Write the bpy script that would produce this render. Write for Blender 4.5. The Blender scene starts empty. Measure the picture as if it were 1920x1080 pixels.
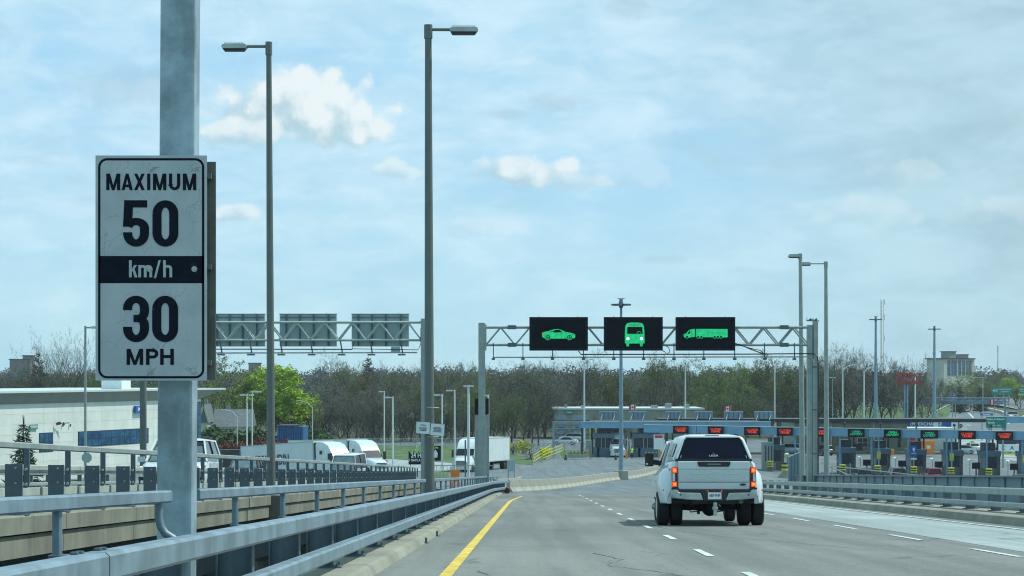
import bpy, math, random
from mathutils import Vector, Matrix
R = math.radians
random.seed(7)
SC = bpy.context.scene
COL = SC.collection
EYE = 13.3          # eye height above the border plaza
F = 4000.0          # focal length in pixels of the 1920 px wide photograph

# ------------------------------------------------------------------ camera
cam_d = bpy.data.cameras.new('camera')
cam = bpy.data.objects.new('camera', cam_d)
COL.objects.link(cam)
cam.location = (0, 0, EYE)
cam.rotation_euler = (R(90), 0, 0)
cam_d.sensor_width = 36
cam_d.lens = 75
cam_d.shift_y = 160 / 1920
cam_d.clip_start = 0.5
cam_d.clip_end = 12000
SC.camera = cam

# ------------------------------------------------------------------ sun, sky, exposure
SUN_EL, SUN_AZ = 56.0, 72.0      # azimuth clockwise from +Y (the way the road runs): right, a little ahead
SUN_POWER = 3.5
SKY_STRENGTH = 0.10
EXPOSURE = 0.27
sun_d = bpy.data.lights.new('sun', 'SUN')
sun_d.energy = SUN_POWER
sun_d.angle = R(0.6)
sun_d.color = (1.0, 0.96, 0.90)
sun = bpy.data.objects.new('sun', sun_d)
COL.objects.link(sun)
sd = Vector((math.sin(R(SUN_AZ)) * math.cos(R(SUN_EL)), math.cos(R(SUN_AZ)) * math.cos(R(SUN_EL)), math.sin(R(SUN_EL))))
sun.rotation_euler = sd.to_track_quat('Z', 'Y').to_euler()
SC.view_settings.view_transform = 'Standard'
SC.view_settings.look = 'None'
SC.view_settings.gamma = 1
SC.view_settings.exposure = EXPOSURE
SC.view_settings.use_curve_mapping = False
SC.cycles.filter_width = 1.1


class NT:
    """tiny node-tree helper"""
    def __init__(s, tree):
        s.t = tree
        for n in list(tree.nodes):
            tree.nodes.remove(n)

    def n(s, typ, ins=None, **props):
        nd = s.t.nodes.new(typ)
        for k, v in props.items():
            setattr(nd, k, v)
        for k, v in (ins or {}).items():
            if isinstance(v, bpy.types.NodeSocket):
                s.t.links.new(v, nd.inputs[k])
            else:
                nd.inputs[k].default_value = v
        return nd

    def math(s, op, a, b=0.0, clamp=False):
        return s.n('ShaderNodeMath', {0: a, 1: b}, operation=op, use_clamp=clamp).outputs[0]

    def vmath(s, op, a, b=(0, 0, 0)):
        return s.n('ShaderNodeVectorMath', {0: a, 1: b}, operation=op).outputs[0]

    def noise(s, vec, scale, detail=4, rough=.55, out='Fac', dist=0.0):
        return s.n('ShaderNodeTexNoise', {'Vector': vec, 'Scale': scale, 'Detail': detail, 'Roughness': rough, 'Distortion': dist}).outputs[out]

    def ramp(s, fac, lo, hi, smooth=True):
        return s.n('ShaderNodeMapRange', {'Value': fac, 'From Min': lo, 'From Max': hi}, clamp=True,
                   interpolation_type='SMOOTHSTEP' if smooth else 'LINEAR').outputs[0]

    def mix(s, fac, a, b, mode='MIX'):
        m = s.n('ShaderNodeMix', data_type='RGBA', blend_type=mode)
        for sock, v in ((m.inputs[0], fac), (m.inputs[6], a), (m.inputs[7], b)):
            if isinstance(v, bpy.types.NodeSocket):
                s.t.links.new(v, sock)
            else:
                sock.default_value = v if not isinstance(v, tuple) or len(v) == 4 else v + (1,)
        return m.outputs[2]


def build_world():
    w = bpy.data.worlds.new('World')
    SC.world = w
    w.use_nodes = True
    t = NT(w.node_tree)
    sky = t.n('ShaderNodeTexSky', sky_type='NISHITA', sun_disc=False)
    sky.sun_elevation = R(SUN_EL)
    sky.sun_rotation = R(SUN_AZ)
    sky.altitude = 180
    sky.air_density = 1.0
    sky.dust_density = 1.2
    sky.ozone_density = 1.6
    d = t.n('ShaderNodeTexCoord').outputs['Generated']
    col = t.mix(.72, sky.outputs[0], CL_BLUE)
    # thin high cloud, drawn out along the horizon
    v1 = t.vmath('MULTIPLY', d, (1, 1, 3.4))
    n1 = t.noise(v1, 7.0, 7, .56, dist=.5)
    n2 = t.noise(v1, 2.3, 3, .5)
    n3 = t.noise(t.vmath('MULTIPLY', d, (1, 1, 2.6)), 26.0, 6, .6, dist=.4)
    m = t.math('ADD', t.math('MULTIPLY', n1, .62), t.math('ADD', t.math('MULTIPLY', n2, .5), t.math('MULTIPLY', n3, .16)))
    thin = t.ramp(m, .45, .71)
    thincol = t.mix(t.ramp(n3, .3, .7), CL_THIN_A, CL_THIN_B)
    col = t.mix(t.math('MULTIPLY', thin, .86), col, thincol)
    # pale milky air near the horizon all round
    z = t.n('ShaderNodeSeparateXYZ', {0: d}).outputs[2]
    hz = t.ramp(z, .115, -.02)
    col = t.mix(t.math('MULTIPLY', hz, .60), col, CL_HORIZON)
    # the bank of greyer cloud filling the sky on the right
    sx = t.n('ShaderNodeSeparateXYZ', {0: d}).outputs[0]
    bank = t.ramp(t.math('ADD', sx, t.math('MULTIPLY', t.math('SUBTRACT', n2, .5), .25)), .02, .24)
    col = t.mix(t.math('MULTIPLY', bank, .88), col, t.mix(t.ramp(t.math('ADD', t.math('MULTIPLY', n1, .7), t.math('MULTIPLY', n3, .3)), .38, .62), CL_GREY, CL_BANK))
    # grey flat patches of cloud
    n4 = t.noise(t.vmath('ADD', t.vmath('MULTIPLY', d, (1, 1, 2.8)), (3.1, 0, 1.7)), 13.0, 6, .55, dist=.3)
    col = t.mix(t.math('MULTIPLY', t.ramp(n4, .57, .74), .34), col, CL_GREY)
    # cumulus heads: (x, y, rx, ry) given as directions
    nd = t.noise(d, 60.0, 6, .6, out='Color')
    nb = t.noise(d, 150.0, 5, .62)
    puff = t.n('ShaderNodeTexVoronoi', {'Vector': t.vmath('ADD', d, t.vmath('MULTIPLY', nd, (.012, .012, .012))), 'Scale': 85.0, 'Smoothness': .6}, feature='SMOOTH_F1').outputs['Distance']
    for (cx, cy, rx, ry, st) in ((560, 208, 150, 88, 1.0), (655, 240, 85, 56, .9), (465, 255, 95, 30, .75), (990, 322, 125, 38, .85), (1080, 345, 80, 22, .5),
                                 (440, 402, 50, 24, .7), (745, 322, 60, 22, .5), (1700, 325, 75, 26, .22), (910, 425, 80, 26, .28),
                                 (1890, 405, 110, 36, .26), (1600, 405, 120, 34, .22), (300, 190, 130, 46, .22), (1180, 330, 120, 34, .25)):
        c = Vector(((cx - 960) / F, 1, (700 - cy) / F)).normalized()
        v = t.vmath('MULTIPLY', t.vmath('SUBTRACT', d, tuple(c)), (F / rx, 8.0, F / ry))
        v = t.vmath('ADD', v, t.vmath('MULTIPLY', t.vmath('SUBTRACT', nd, (.5, .5, .5)), (1.25, 0, 1.25)))
        zz = t.n('ShaderNodeSeparateXYZ', {0: v}).outputs[2]
        # flatter below than above
        flat = t.math('MULTIPLY', t.math('MINIMUM', zz, 0.0), .55)
        ln = t.n('ShaderNodeVectorMath', {0: t.vmath('ADD', v, t.n('ShaderNodeCombineXYZ', {2: flat}).outputs[0])}, operation='LENGTH').outputs['Value']
        ln = t.math('ADD', ln, t.math('MULTIPLY', t.math('SUBTRACT', puff, .38), .95))
        mk = t.math('MULTIPLY', t.ramp(ln, 1.22, .72), st)
        xx = t.n('ShaderNodeSeparateXYZ', {0: v}).outputs[0]
        body = t.math('ADD', t.math('ADD', zz, t.math('MULTIPLY', xx, .35)), t.math('ADD', t.math('MULTIPLY', t.math('SUBTRACT', nb, .5), 1.3), t.math('MULTIPLY', t.math('SUBTRACT', .42, puff), 1.6)))
        cc = t.mix(t.ramp(body, -.70, .35), CL_BASE, CL_TOP)
        col = t.mix(mk, col, cc)
    for (cx, cy, rx, ry, st) in ((1040, 190, 90, 22, .42), (1180, 15, 75, 30, .4), (1690, 155, 110, 22, .3), (945, 215, 50, 14, .35), (1250, 485, 60, 12, .3), (260, 160, 150, 50, .3)):
        c = Vector(((cx - 960) / F, 1, (700 - cy) / F)).normalized()
        v = t.vmath('MULTIPLY', t.vmath('SUBTRACT', d, tuple(c)), (F / rx, 8.0, F / ry))
        v = t.vmath('ADD', v, t.vmath('MULTIPLY', t.vmath('SUBTRACT', nd, (.5, .5, .5)), (1.8, 0, 1.8)))
        ln = t.n('ShaderNodeVectorMath', {0: v}, operation='LENGTH').outputs['Value']
        col = t.mix(t.math('MULTIPLY', t.ramp(ln, 1.0, .3), st), col, CL_GREY)
    bg = t.n('ShaderNodeBackground', {'Color': col, 'Strength': SKY_STRENGTH})
    out = t.n('ShaderNodeOutputWorld', {'Surface': bg.outputs[0]})


CL_THIN_A = (4.1, 6.35, 7.5, 1)
CL_THIN_B = (5.6, 7.4, 8.3, 1)
CL_HORIZON = (4.3, 6.9, 7.5, 1)
CL_GREY = (3.2, 4.75, 5.5, 1)
CL_TOP = (6.9, 7.7, 7.9, 1)
CL_BASE = (3.9, 5.6, 6.4, 1)
CL_BLUE = (3.2, 6.2, 8.6, 1)
CL_BANK = (4.1, 6.0, 6.9, 1)
build_world()


# ------------------------------------------------------------------ materials
def cast(c):
    return (c[0] * .90, c[1] * 1.04, c[2] * 1.04)


def mat(name, col, rough=.6, metal=0.0, var=.12, scale=2.5, bump=0.0, bscale=60, streak=0.0, emis=0.0, spec=.5, rnd=0.0, coat=0.0, detail=5, trans=0.0):
    m = bpy.data.materials.new(name)
    m.use_nodes = True
    t = NT(m.node_tree)
    oc = t.n('ShaderNodeTexCoord').outputs['Object']
    c = (cast(col) if emis == 0 else tuple(col[:3])) + (1,)
    out = c
    if var > 0:
        nz = t.noise(oc, scale, detail, .6)
        dark = tuple(x * (1 - var) for x in c[:3]) + (1,)
        lite = tuple(min(1, x * (1 + var)) for x in c[:3]) + (1,)
        out = t.mix(t.ramp(nz, .3, .7), dark, lite)
    if streak > 0:
        ns = t.noise(t.vmath('MULTIPLY', oc, (1, 1, .06)), 7.0, 4, .6)
        out = t.mix(t.math('MULTIPLY', t.ramp(ns, .5, .75), streak), out, tuple(x * .55 for x in c[:3]) + (1,))
    if rnd > 0:
        oi = t.n('ShaderNodeObjectInfo').outputs['Random']
        hsv = t.n('ShaderNodeHueSaturation', {'Hue': t.n('ShaderNodeMapRange', {'Value': oi, 'To Min': .5 - rnd * .06, 'To Max': .5 + rnd * .05}).outputs[0],
                                              'Value': t.n('ShaderNodeMapRange', {'Value': oi, 'To Min': 1 - rnd * .4, 'To Max': 1 + rnd * .4}).outputs[0], 'Color': out})
        out = hsv.outputs[0]
    p = t.n('ShaderNodeBsdfPrincipled', {'Roughness': rough, 'Metallic': metal, 'Base Color': out, 'Specular IOR Level': spec, 'Coat Weight': coat})
    if emis > 0:
        t.t.links.new(out, p.inputs['Emission Color']) if isinstance(out, bpy.types.NodeSocket) else setattr(p.inputs['Emission Color'], 'default_value', out)
        p.inputs['Emission Strength'].default_value = emis
    if trans > 0:
        p.inputs['Transmission Weight'].default_value = trans
    if bump > 0:
        b = t.n('ShaderNodeBump', {'Height': t.noise(oc, bscale, 4, .6), 'Strength': bump, 'Distance': .02})
        t.t.links.new(b.outputs[0], p.inputs['Normal'])
    t.n('ShaderNodeOutputMaterial', {'Surface': p.outputs[0]})
    return m


def asphalt_mat(name, base, worn, crack=1.0, speck=.55):
    base, worn = cast(base), cast(worn)
    m = bpy.data.materials.new(name)
    m.use_nodes = True
    t = NT(m.node_tree)
    oc = t.n('ShaderNodeTexCoord').outputs['Object']
    big = t.noise(oc, .12, 5, .6)
    lane = t.noise(t.vmath('MULTIPLY', oc, (1.6, .03, 1)), 1.0, 3, .5)
    c = t.mix(t.ramp(big, .35, .68), base + (1,), worn + (1,))
    c = t.mix(t.math('MULTIPLY', t.ramp(lane, .35, .7), .68), c, tuple(x * .72 for x in base) + (1,))
    fine = t.noise(oc, 45.0, 2, .7)
    mid = t.noise(oc, 9.0, 3, .6)
    f = t.math('ADD', t.math('MULTIPLY', fine, speck), t.math('MULTIPLY', mid, speck * .6))
    fv = t.math('ADD', f, 1 - speck * .8)
    c = t.mix(1.0, c, t.n('ShaderNodeCombineColor', {0: fv, 1: fv, 2: fv}).outputs[0], 'MULTIPLY')
    # aggregate specks, pale and dark
    vo = t.n('ShaderNodeTexVoronoi', {'Vector': oc, 'Scale': 26.0}, feature='F1')
    sp = t.n('ShaderNodeSeparateColor', {0: vo.outputs['Color']}).outputs[0]
    c = t.mix(t.math('MULTIPLY', t.ramp(sp, .90, 1.0), .35), c, (.30, .31, .30, 1))
    c = t.mix(t.math('MULTIPLY', t.ramp(sp, .12, .0), .40), c, (.05, .055, .06, 1))
    if crack > 0:
        wv = t.vmath('ADD', oc, t.vmath('MULTIPLY', t.noise(oc, .9, 5, .65, out='Color'), (1.5, 1.5, 0)))
        ve = t.n('ShaderNodeTexVoronoi', {'Vector': t.vmath('MULTIPLY', wv, (1, .45, 1)), 'Scale': .26}, feature='DISTANCE_TO_EDGE').outputs['Distance']
        lim = t.math('MULTIPLY', t.ramp(t.noise(oc, .35, 2, .5), .48, .6), .012)
        ck = t.math('MULTIPLY', t.math('LESS_THAN', ve, lim), .75 * crack)
        c = t.mix(ck, c, tuple(x * .35 for x in base) + (1,))
    p = t.n('ShaderNodeBsdfPrincipled', {'Roughness': .85, 'Base Color': c, 'Specular IOR Level': .35})
    b = t.n('ShaderNodeBump', {'Height': fine, 'Strength': .5, 'Distance': .01})
    t.t.links.new(b.outputs[0], p.inputs['Normal'])
    t.n('ShaderNodeOutputMaterial', {'Surface': p.outputs[0]})
    return m


def concrete_mat(name, col, streak=.5, edge=0.0):
    col = cast(col)
    m = bpy.data.materials.new(name)
    m.use_nodes = True
    t = NT(m.node_tree)
    oc = t.n('ShaderNodeTexCoord').outputs['Object']
    a = t.noise(oc, .8, 6, .62)
    c = t.mix(t.ramp(a, .3, .72), tuple(x * .74 for x in col) + (1,), tuple(min(1, x * 1.15) for x in col) + (1,))
    st = t.noise(t.vmath('MULTIPLY', oc, (1, 1, .07)), 2.2, 6, .7)
    c = t.mix(t.math('MULTIPLY', t.ramp(st, .46, .72), streak), c, tuple(x * .42 for x in col) + (1,))
    g = t.noise(oc, 55, 3, .6)
    c = t.mix(t.math('MULTIPLY', t.ramp(g, .58, .75), .3), c, tuple(x * .6 for x in col) + (1,))
    p = t.n('ShaderNodeBsdfPrincipled', {'Roughness': .88, 'Base Color': c, 'Specular IOR Level': .3})
    b = t.n('ShaderNodeBump', {'Height': g, 'Strength': .35, 'Distance': .01})
    t.t.links.new(b.outputs[0], p.inputs['Normal'])
    t.n('ShaderNodeOutputMaterial', {'Surface': p.outputs[0]})
    return m


def sign_face_mat():
    """old white sheeting with a net of hairline cracks and grime"""
    m = bpy.data.materials.new('cracked_sheeting')
    m.use_nodes = True
    t = NT(m.node_tree)
    oc = t.n('ShaderNodeTexCoord').outputs['Object']
    c = t.mix(t.ramp(t.noise(oc, 3, 5, .6), .3, .7), (.36, .45, .48, 1), (.46, .54, .56, 1))
    wv = t.vmath('ADD', oc, t.vmath('MULTIPLY', t.noise(oc, 7, 4, .6, out='Color'), (.12, .12, .12)))
    ve = t.n('ShaderNodeTexVoronoi', {'Vector': wv, 'Scale': 6.5}, feature='DISTANCE_TO_EDGE').outputs['Distance']
    on = t.ramp(t.noise(oc, 4.0, 2, .5), .40, .60)
    c = t.mix(t.math('MULTIPLY', t.math('MULTIPLY', t.ramp(ve, .022, .0), on), .45), c, (.17, .20, .21, 1))
    p = t.n('ShaderNodeBsdfPrincipled', {'Roughness': .55, 'Base Color': c, 'Specular IOR Level': .3})
    t.n('ShaderNodeOutputMaterial', {'Surface': p.outputs[0]})
    return m


def galv_mat(name, col, rough=.5, metal=.25, var=.14):
    col = cast(col)
    m = bpy.data.materials.new(name)
    m.use_nodes = True
    t = NT(m.node_tree)
    oc = t.n('ShaderNodeTexCoord').outputs['Object']
    a = t.noise(oc, 2.2, 6, .65)
    b = t.noise(t.vmath('MULTIPLY', oc, (1, 1, .12)), 14, 5, .65)
    c = t.mix(t.ramp(a, .3, .7), tuple(x * (1 - var) for x in col) + (1,), tuple(min(1, x * (1 + var)) for x in col) + (1,))
    c = t.mix(t.math('MULTIPLY', t.ramp(b, .52, .8), .5), c, tuple(min(1, x * 1.35) for x in col) + (1,))
    d = t.noise(oc, .7, 5, .7)
    c = t.mix(t.math('MULTIPLY', t.ramp(d, .58, .74), .38), c, tuple(x * .55 for x in col) + (1,))
    p = t.n('ShaderNodeBsdfPrincipled', {'Roughness': t.n('ShaderNodeMapRange', {'Value': a, 'To Min': rough - .12, 'To Max': rough + .15}).outputs[0],
                                         'Metallic': metal, 'Base Color': c})
    bm = t.n('ShaderNodeBump', {'Height': b, 'Strength': .12, 'Distance': .01})
    t.t.links.new(bm.outputs[0], p.inputs['Normal'])
    t.n('ShaderNodeOutputMaterial', {'Surface': p.outputs[0]})
    return m


MT = {
    'asphalt': asphalt_mat('asphalt', (.155, .162, .152), (.205, .206, .188), crack=.6),
    'asphalt_far': asphalt_mat('plaza_asphalt', (.115, .142, .155), (.165, .190, .195), crack=.4, speck=.2),
    'lane_concrete': asphalt_mat('pale_lane_surface', (.27, .31, .31), (.36, .39, .38), crack=.4, speck=.22),
    'grass': mat('grass', (.055, .105, .032), .95, var=.45, scale=.25, bump=.4, bscale=20, detail=8),
    'scrub': mat('scrub_ground', (.062, .068, .036), .95, var=.4, scale=.12, detail=8),
    'concrete': concrete_mat('weathered_concrete', (.245, .235, .190), .5),
    'barrier_conc': concrete_mat('barrier_concrete', (.35, .335, .285), .3),
    'kerb': concrete_mat('kerb_concrete', (.28, .265, .215), 0),
    'dark_conc': concrete_mat('dark_concrete', (.16, .16, .14), .5),  # darker concrete tone with the same streaks
    'yellow': mat('yellow_paint', (.60, .41, .06), .75, var=.3, scale=5, bump=.2),
    'white_line': mat('white_line_paint', (.52, .54, .52), .7, var=.3, scale=5),
    'rail': galv_mat('pale_blue_grey_galvanised', (.185, .245, .295), .5, .25, .24),
    'rail_grey': galv_mat('grey_green_galvanised', (.31, .34, .33)),
    'rail_dark': galv_mat('dark_weathered_steel', (.10, .135, .165), .6, .2),
    'rail_beige': galv_mat('dusty_galvanised', (.40, .42, .38), .6, .1),
    'pole': galv_mat('lamp_pole_grey', (.135, .150, .142), .5, .15, .08),
    'sign_pole': galv_mat('galvanised_sign_pole', (.30, .37, .42), .45, .3, .36),
    'galv_light': galv_mat('light_galvanised', (.42, .45, .43), .5, .2),
    'mast_blue': galv_mat('blue_grey_mast', (.20, .28, .36), .5, .2),
    'white_pole': mat('white_pole_paint', (.60, .62, .60), .5, var=.08),
    'sheeting': sign_face_mat(),
    'sign_black': mat('sign_black', (.006, .010, .02), .6, var=.2, scale=9, spec=.12),
    'sign_grey_print': mat('faded_white_print', (.40, .44, .46), .5, var=.1),
    'sign_back': mat('brown_sign_back', (.095, .098, .088), .7, var=.25, scale=4),
    'panel_back': galv_mat('sign_panel_back', (.34, .42, .44), .55, .1, .06),
    'led_black': mat('led_panel_black', (.006, .009, .014), .7, var=.2, scale=2, spec=.1),
    'led_frame': mat('led_frame_black', (.011, .014, .02), .6, var=.1, spec=.15),
    'led_green': mat('led_green', (.01, .62, .22), .5, var=.22, scale=5, emis=.30),
    'led_red': mat('led_red', (.70, .05, .02), .5, var=0, emis=.50),
    'led_darkgreen': mat('led_dim_green', (.02, .38, .2), .5, var=0, emis=.45),
    'led_white': mat('led_white', (.9, .8, .95), .5, var=0, emis=1.0),
    'paint_white': mat('white_car_paint', (.58, .61, .62), .28, var=.07, scale=1.4, coat=.5),
    'paint_tail': mat('tailgate_paint', (.60, .62, .63), .3, var=.04, coat=.5),
    'paint_silver': mat('silver_car_paint', (.50, .53, .54), .3, .2, var=.03, coat=.5),
    'paint_black': mat('black_car_paint', (.018, .02, .024), .25, var=.05, coat=.5),
    'paint_dark': mat('dark_grey_car_paint', (.05, .06, .07), .3, var=.05, coat=.5),
    'paint_blue': mat('blue_car_paint', (.03, .08, .2), .3, var=.05, coat=.5),
    'paint_red': mat('red_car_paint', (.35, .02, .02), .3, var=.05, coat=.5),
    'glass': mat('dark_glass', (.010, .016, .026), .12, var=.1, spec=.32),
    'glass_truck': mat('tinted_rear_glass', (.007, .009, .024), .2, var=.15, scale=1.5, spec=.12),
    'glass_pale': mat('windscreen_glass', (.10, .15, .17), .12, var=.2, spec=.7),
    'rubber': mat('tyre_rubber', (.012, .013, .015), .85, var=.2),
    'black_plastic': mat('black_plastic', (.014, .017, .022), .5, var=.15),
    'under': mat('underbody_black', (.012, .014, .015), .8, var=.3),
    'chrome': mat('chrome', (.52, .53, .52), .22, .85, var=.08),
    'bumper_chrome': mat('dusty_chrome_bumper', (.40, .42, .40), .33, .6, var=.15, scale=4),
    'steel': mat('bare_steel', (.42, .42, .40), .4, .6, var=.2),
    'tail_red': mat('tail_lamp_red', (.35, .012, .01), .3, var=.1),
    'tail_lit': mat('tail_lamp_lit', (1.0, .08, .012), .3, var=0, emis=.7),
    'tail_core': mat('tail_lamp_core', (1.0, .30, .05), .3, var=0, emis=.8),
    'marker_red': mat('marker_lamp_red', (.75, .03, .04), .4, var=0, emis=.35),
    'lamp_clear': mat('headlamp_glass', (.55, .6, .62), .12, var=.2, scale=14, coat=.6),
    'headlamp_lit': mat('headlamp_lit', (.9, .95, 1.0), .3, var=0, emis=1.2),
    'trailer': mat('white_trailer_side', (.62, .655, .66), .45, var=.06, scale=.6, streak=.12),
    'navy_print': mat('navy_lettering', (.02, .035, .11), .5, var=.1),
    'bldg_white': mat('white_wall_panel', (.62, .62, .57), .7, var=.06, scale=.3, streak=.14, rnd=.10),
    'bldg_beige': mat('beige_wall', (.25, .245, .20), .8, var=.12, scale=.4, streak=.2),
    'bldg_tan': mat('tan_far_wall', (.46, .45, .37), .8, var=.1, scale=.1),
    'bldg_grey': mat('grey_wall', (.24, .26, .25), .8, var=.12, scale=.3),
    'soffit': mat('shade_grey_soffit', (.22, .22, .19), .8, var=.08, scale=.3, streak=.1),  # grey holds the shade of the outward-sloping underside
    'roof_edge': mat('pale_metal_flashing', (.50, .53, .52), .5, var=.06),
    'roof_dark': mat('dark_roof_edge', (.018, .022, .03), .6, var=.15),
    'shingle': mat('grey_roof_shingle', (.11, .13, .14), .9, var=.2, scale=1.5),
    'win_blue': mat('blue_window_glass', (.02, .075, .15), .12, var=.45, scale=.6, spec=.7, rnd=.12),
    'win_dark': mat('dark_window_glass', (.015, .025, .04), .15, var=.3, rnd=.5),
    'beam_blue': mat('pale_blue_beam', (.17, .32, .46), .5, var=.10, scale=.4, streak=.12),
    'booth_blue': mat('booth_blue_panel', (.07, .13, .18), .5, var=.1),
    'booth_dark': mat('booth_dark', (.02, .03, .045), .5, var=.2),
    'booth_grey': mat('booth_grey', (.22, .25, .25), .6, var=.12),
    'door_grey': mat('roller_door', (.25, .29, .34), .6, var=.1),
    'orange': mat('orange_plastic', (.85, .22, .02), .55, var=.08),
    'safety_yellow': mat('safety_yellow', (.56, .52, .05), .6, var=.1, scale=3),
    'red': mat('red_print', (.60, .025, .03), .5, var=.06),
    'red_letter': mat('red_letter', (.36, .012, .02), .5, var=.05),
    'white': mat('white_print', (.75, .76, .76), .5, var=.05),
    'green_sign': mat('green_sign', (.005, .22, .17), .5, var=.08),
    'blue_sign': mat('blue_sign', (.01, .09, .36), .5, var=.08),
    'lime': mat('lime_vest', (.55, .9, .08), .7, var=.06),
    'skin': mat('skin', (.45, .27, .19), .6, var=.05),
    'cloth_dark': mat('dark_cloth', (.02, .025, .04), .85, var=.2),
    'barrel': mat('rusty_red_drum', (.11, .025, .02), .8, var=.35, scale=10),
    'girder': galv_mat('blue_grey_girder', (.17, .235, .285), .55, .15, .1),
    'container': mat('blue_container', (.012, .09, .22), .5, var=.15),
    'bark': mat('bark', (.060, .052, .042), .95, var=.25, rnd=.5),
    'twig': mat('bare_twigs', (.088, .090, .066), .95, var=.2, scale=.3, rnd=.8),
    'twig_red': mat('reddish_twigs', (.096, .084, .064), .95, var=.2, scale=.3, rnd=.6),
    'leaf_bud': mat('budding_leaves', (.105, .128, .040), .9, var=.3, scale=.4, rnd=.7),
    'leaf_green': mat('fresh_spring_leaves', (.34, .44, .03), .85, var=.35, scale=.35, rnd=.2),
    'leaf_willow': mat('willow_leaves', (.165, .20, .05), .9, var=.3, scale=.4, rnd=.3),
    'needle': mat('conifer_needles', (.020, .042, .026), .95, var=.3, scale=.6, rnd=.4),
    'spruce': mat('spruce_needles', (.024, .058, .040), .95, var=.3, scale=2),
    'bush_green': mat('bush_leaves', (.05, .095, .03), .9, var=.35, scale=.7, rnd=.4),
    'bush_red': mat('red_bush_leaves', (.16, .045, .03), .9, var=.35, scale=.7),
    'forsythia': mat('yellow_forsythia', (.52, .46, .02), .85, var=.25, scale=.9),
    'far_trees': mat('haze_blue_trees', (.075, .085, .072), .95, var=.35, scale=.03, detail=9),  # blue of the far haze is mixed into this colour
}


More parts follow.
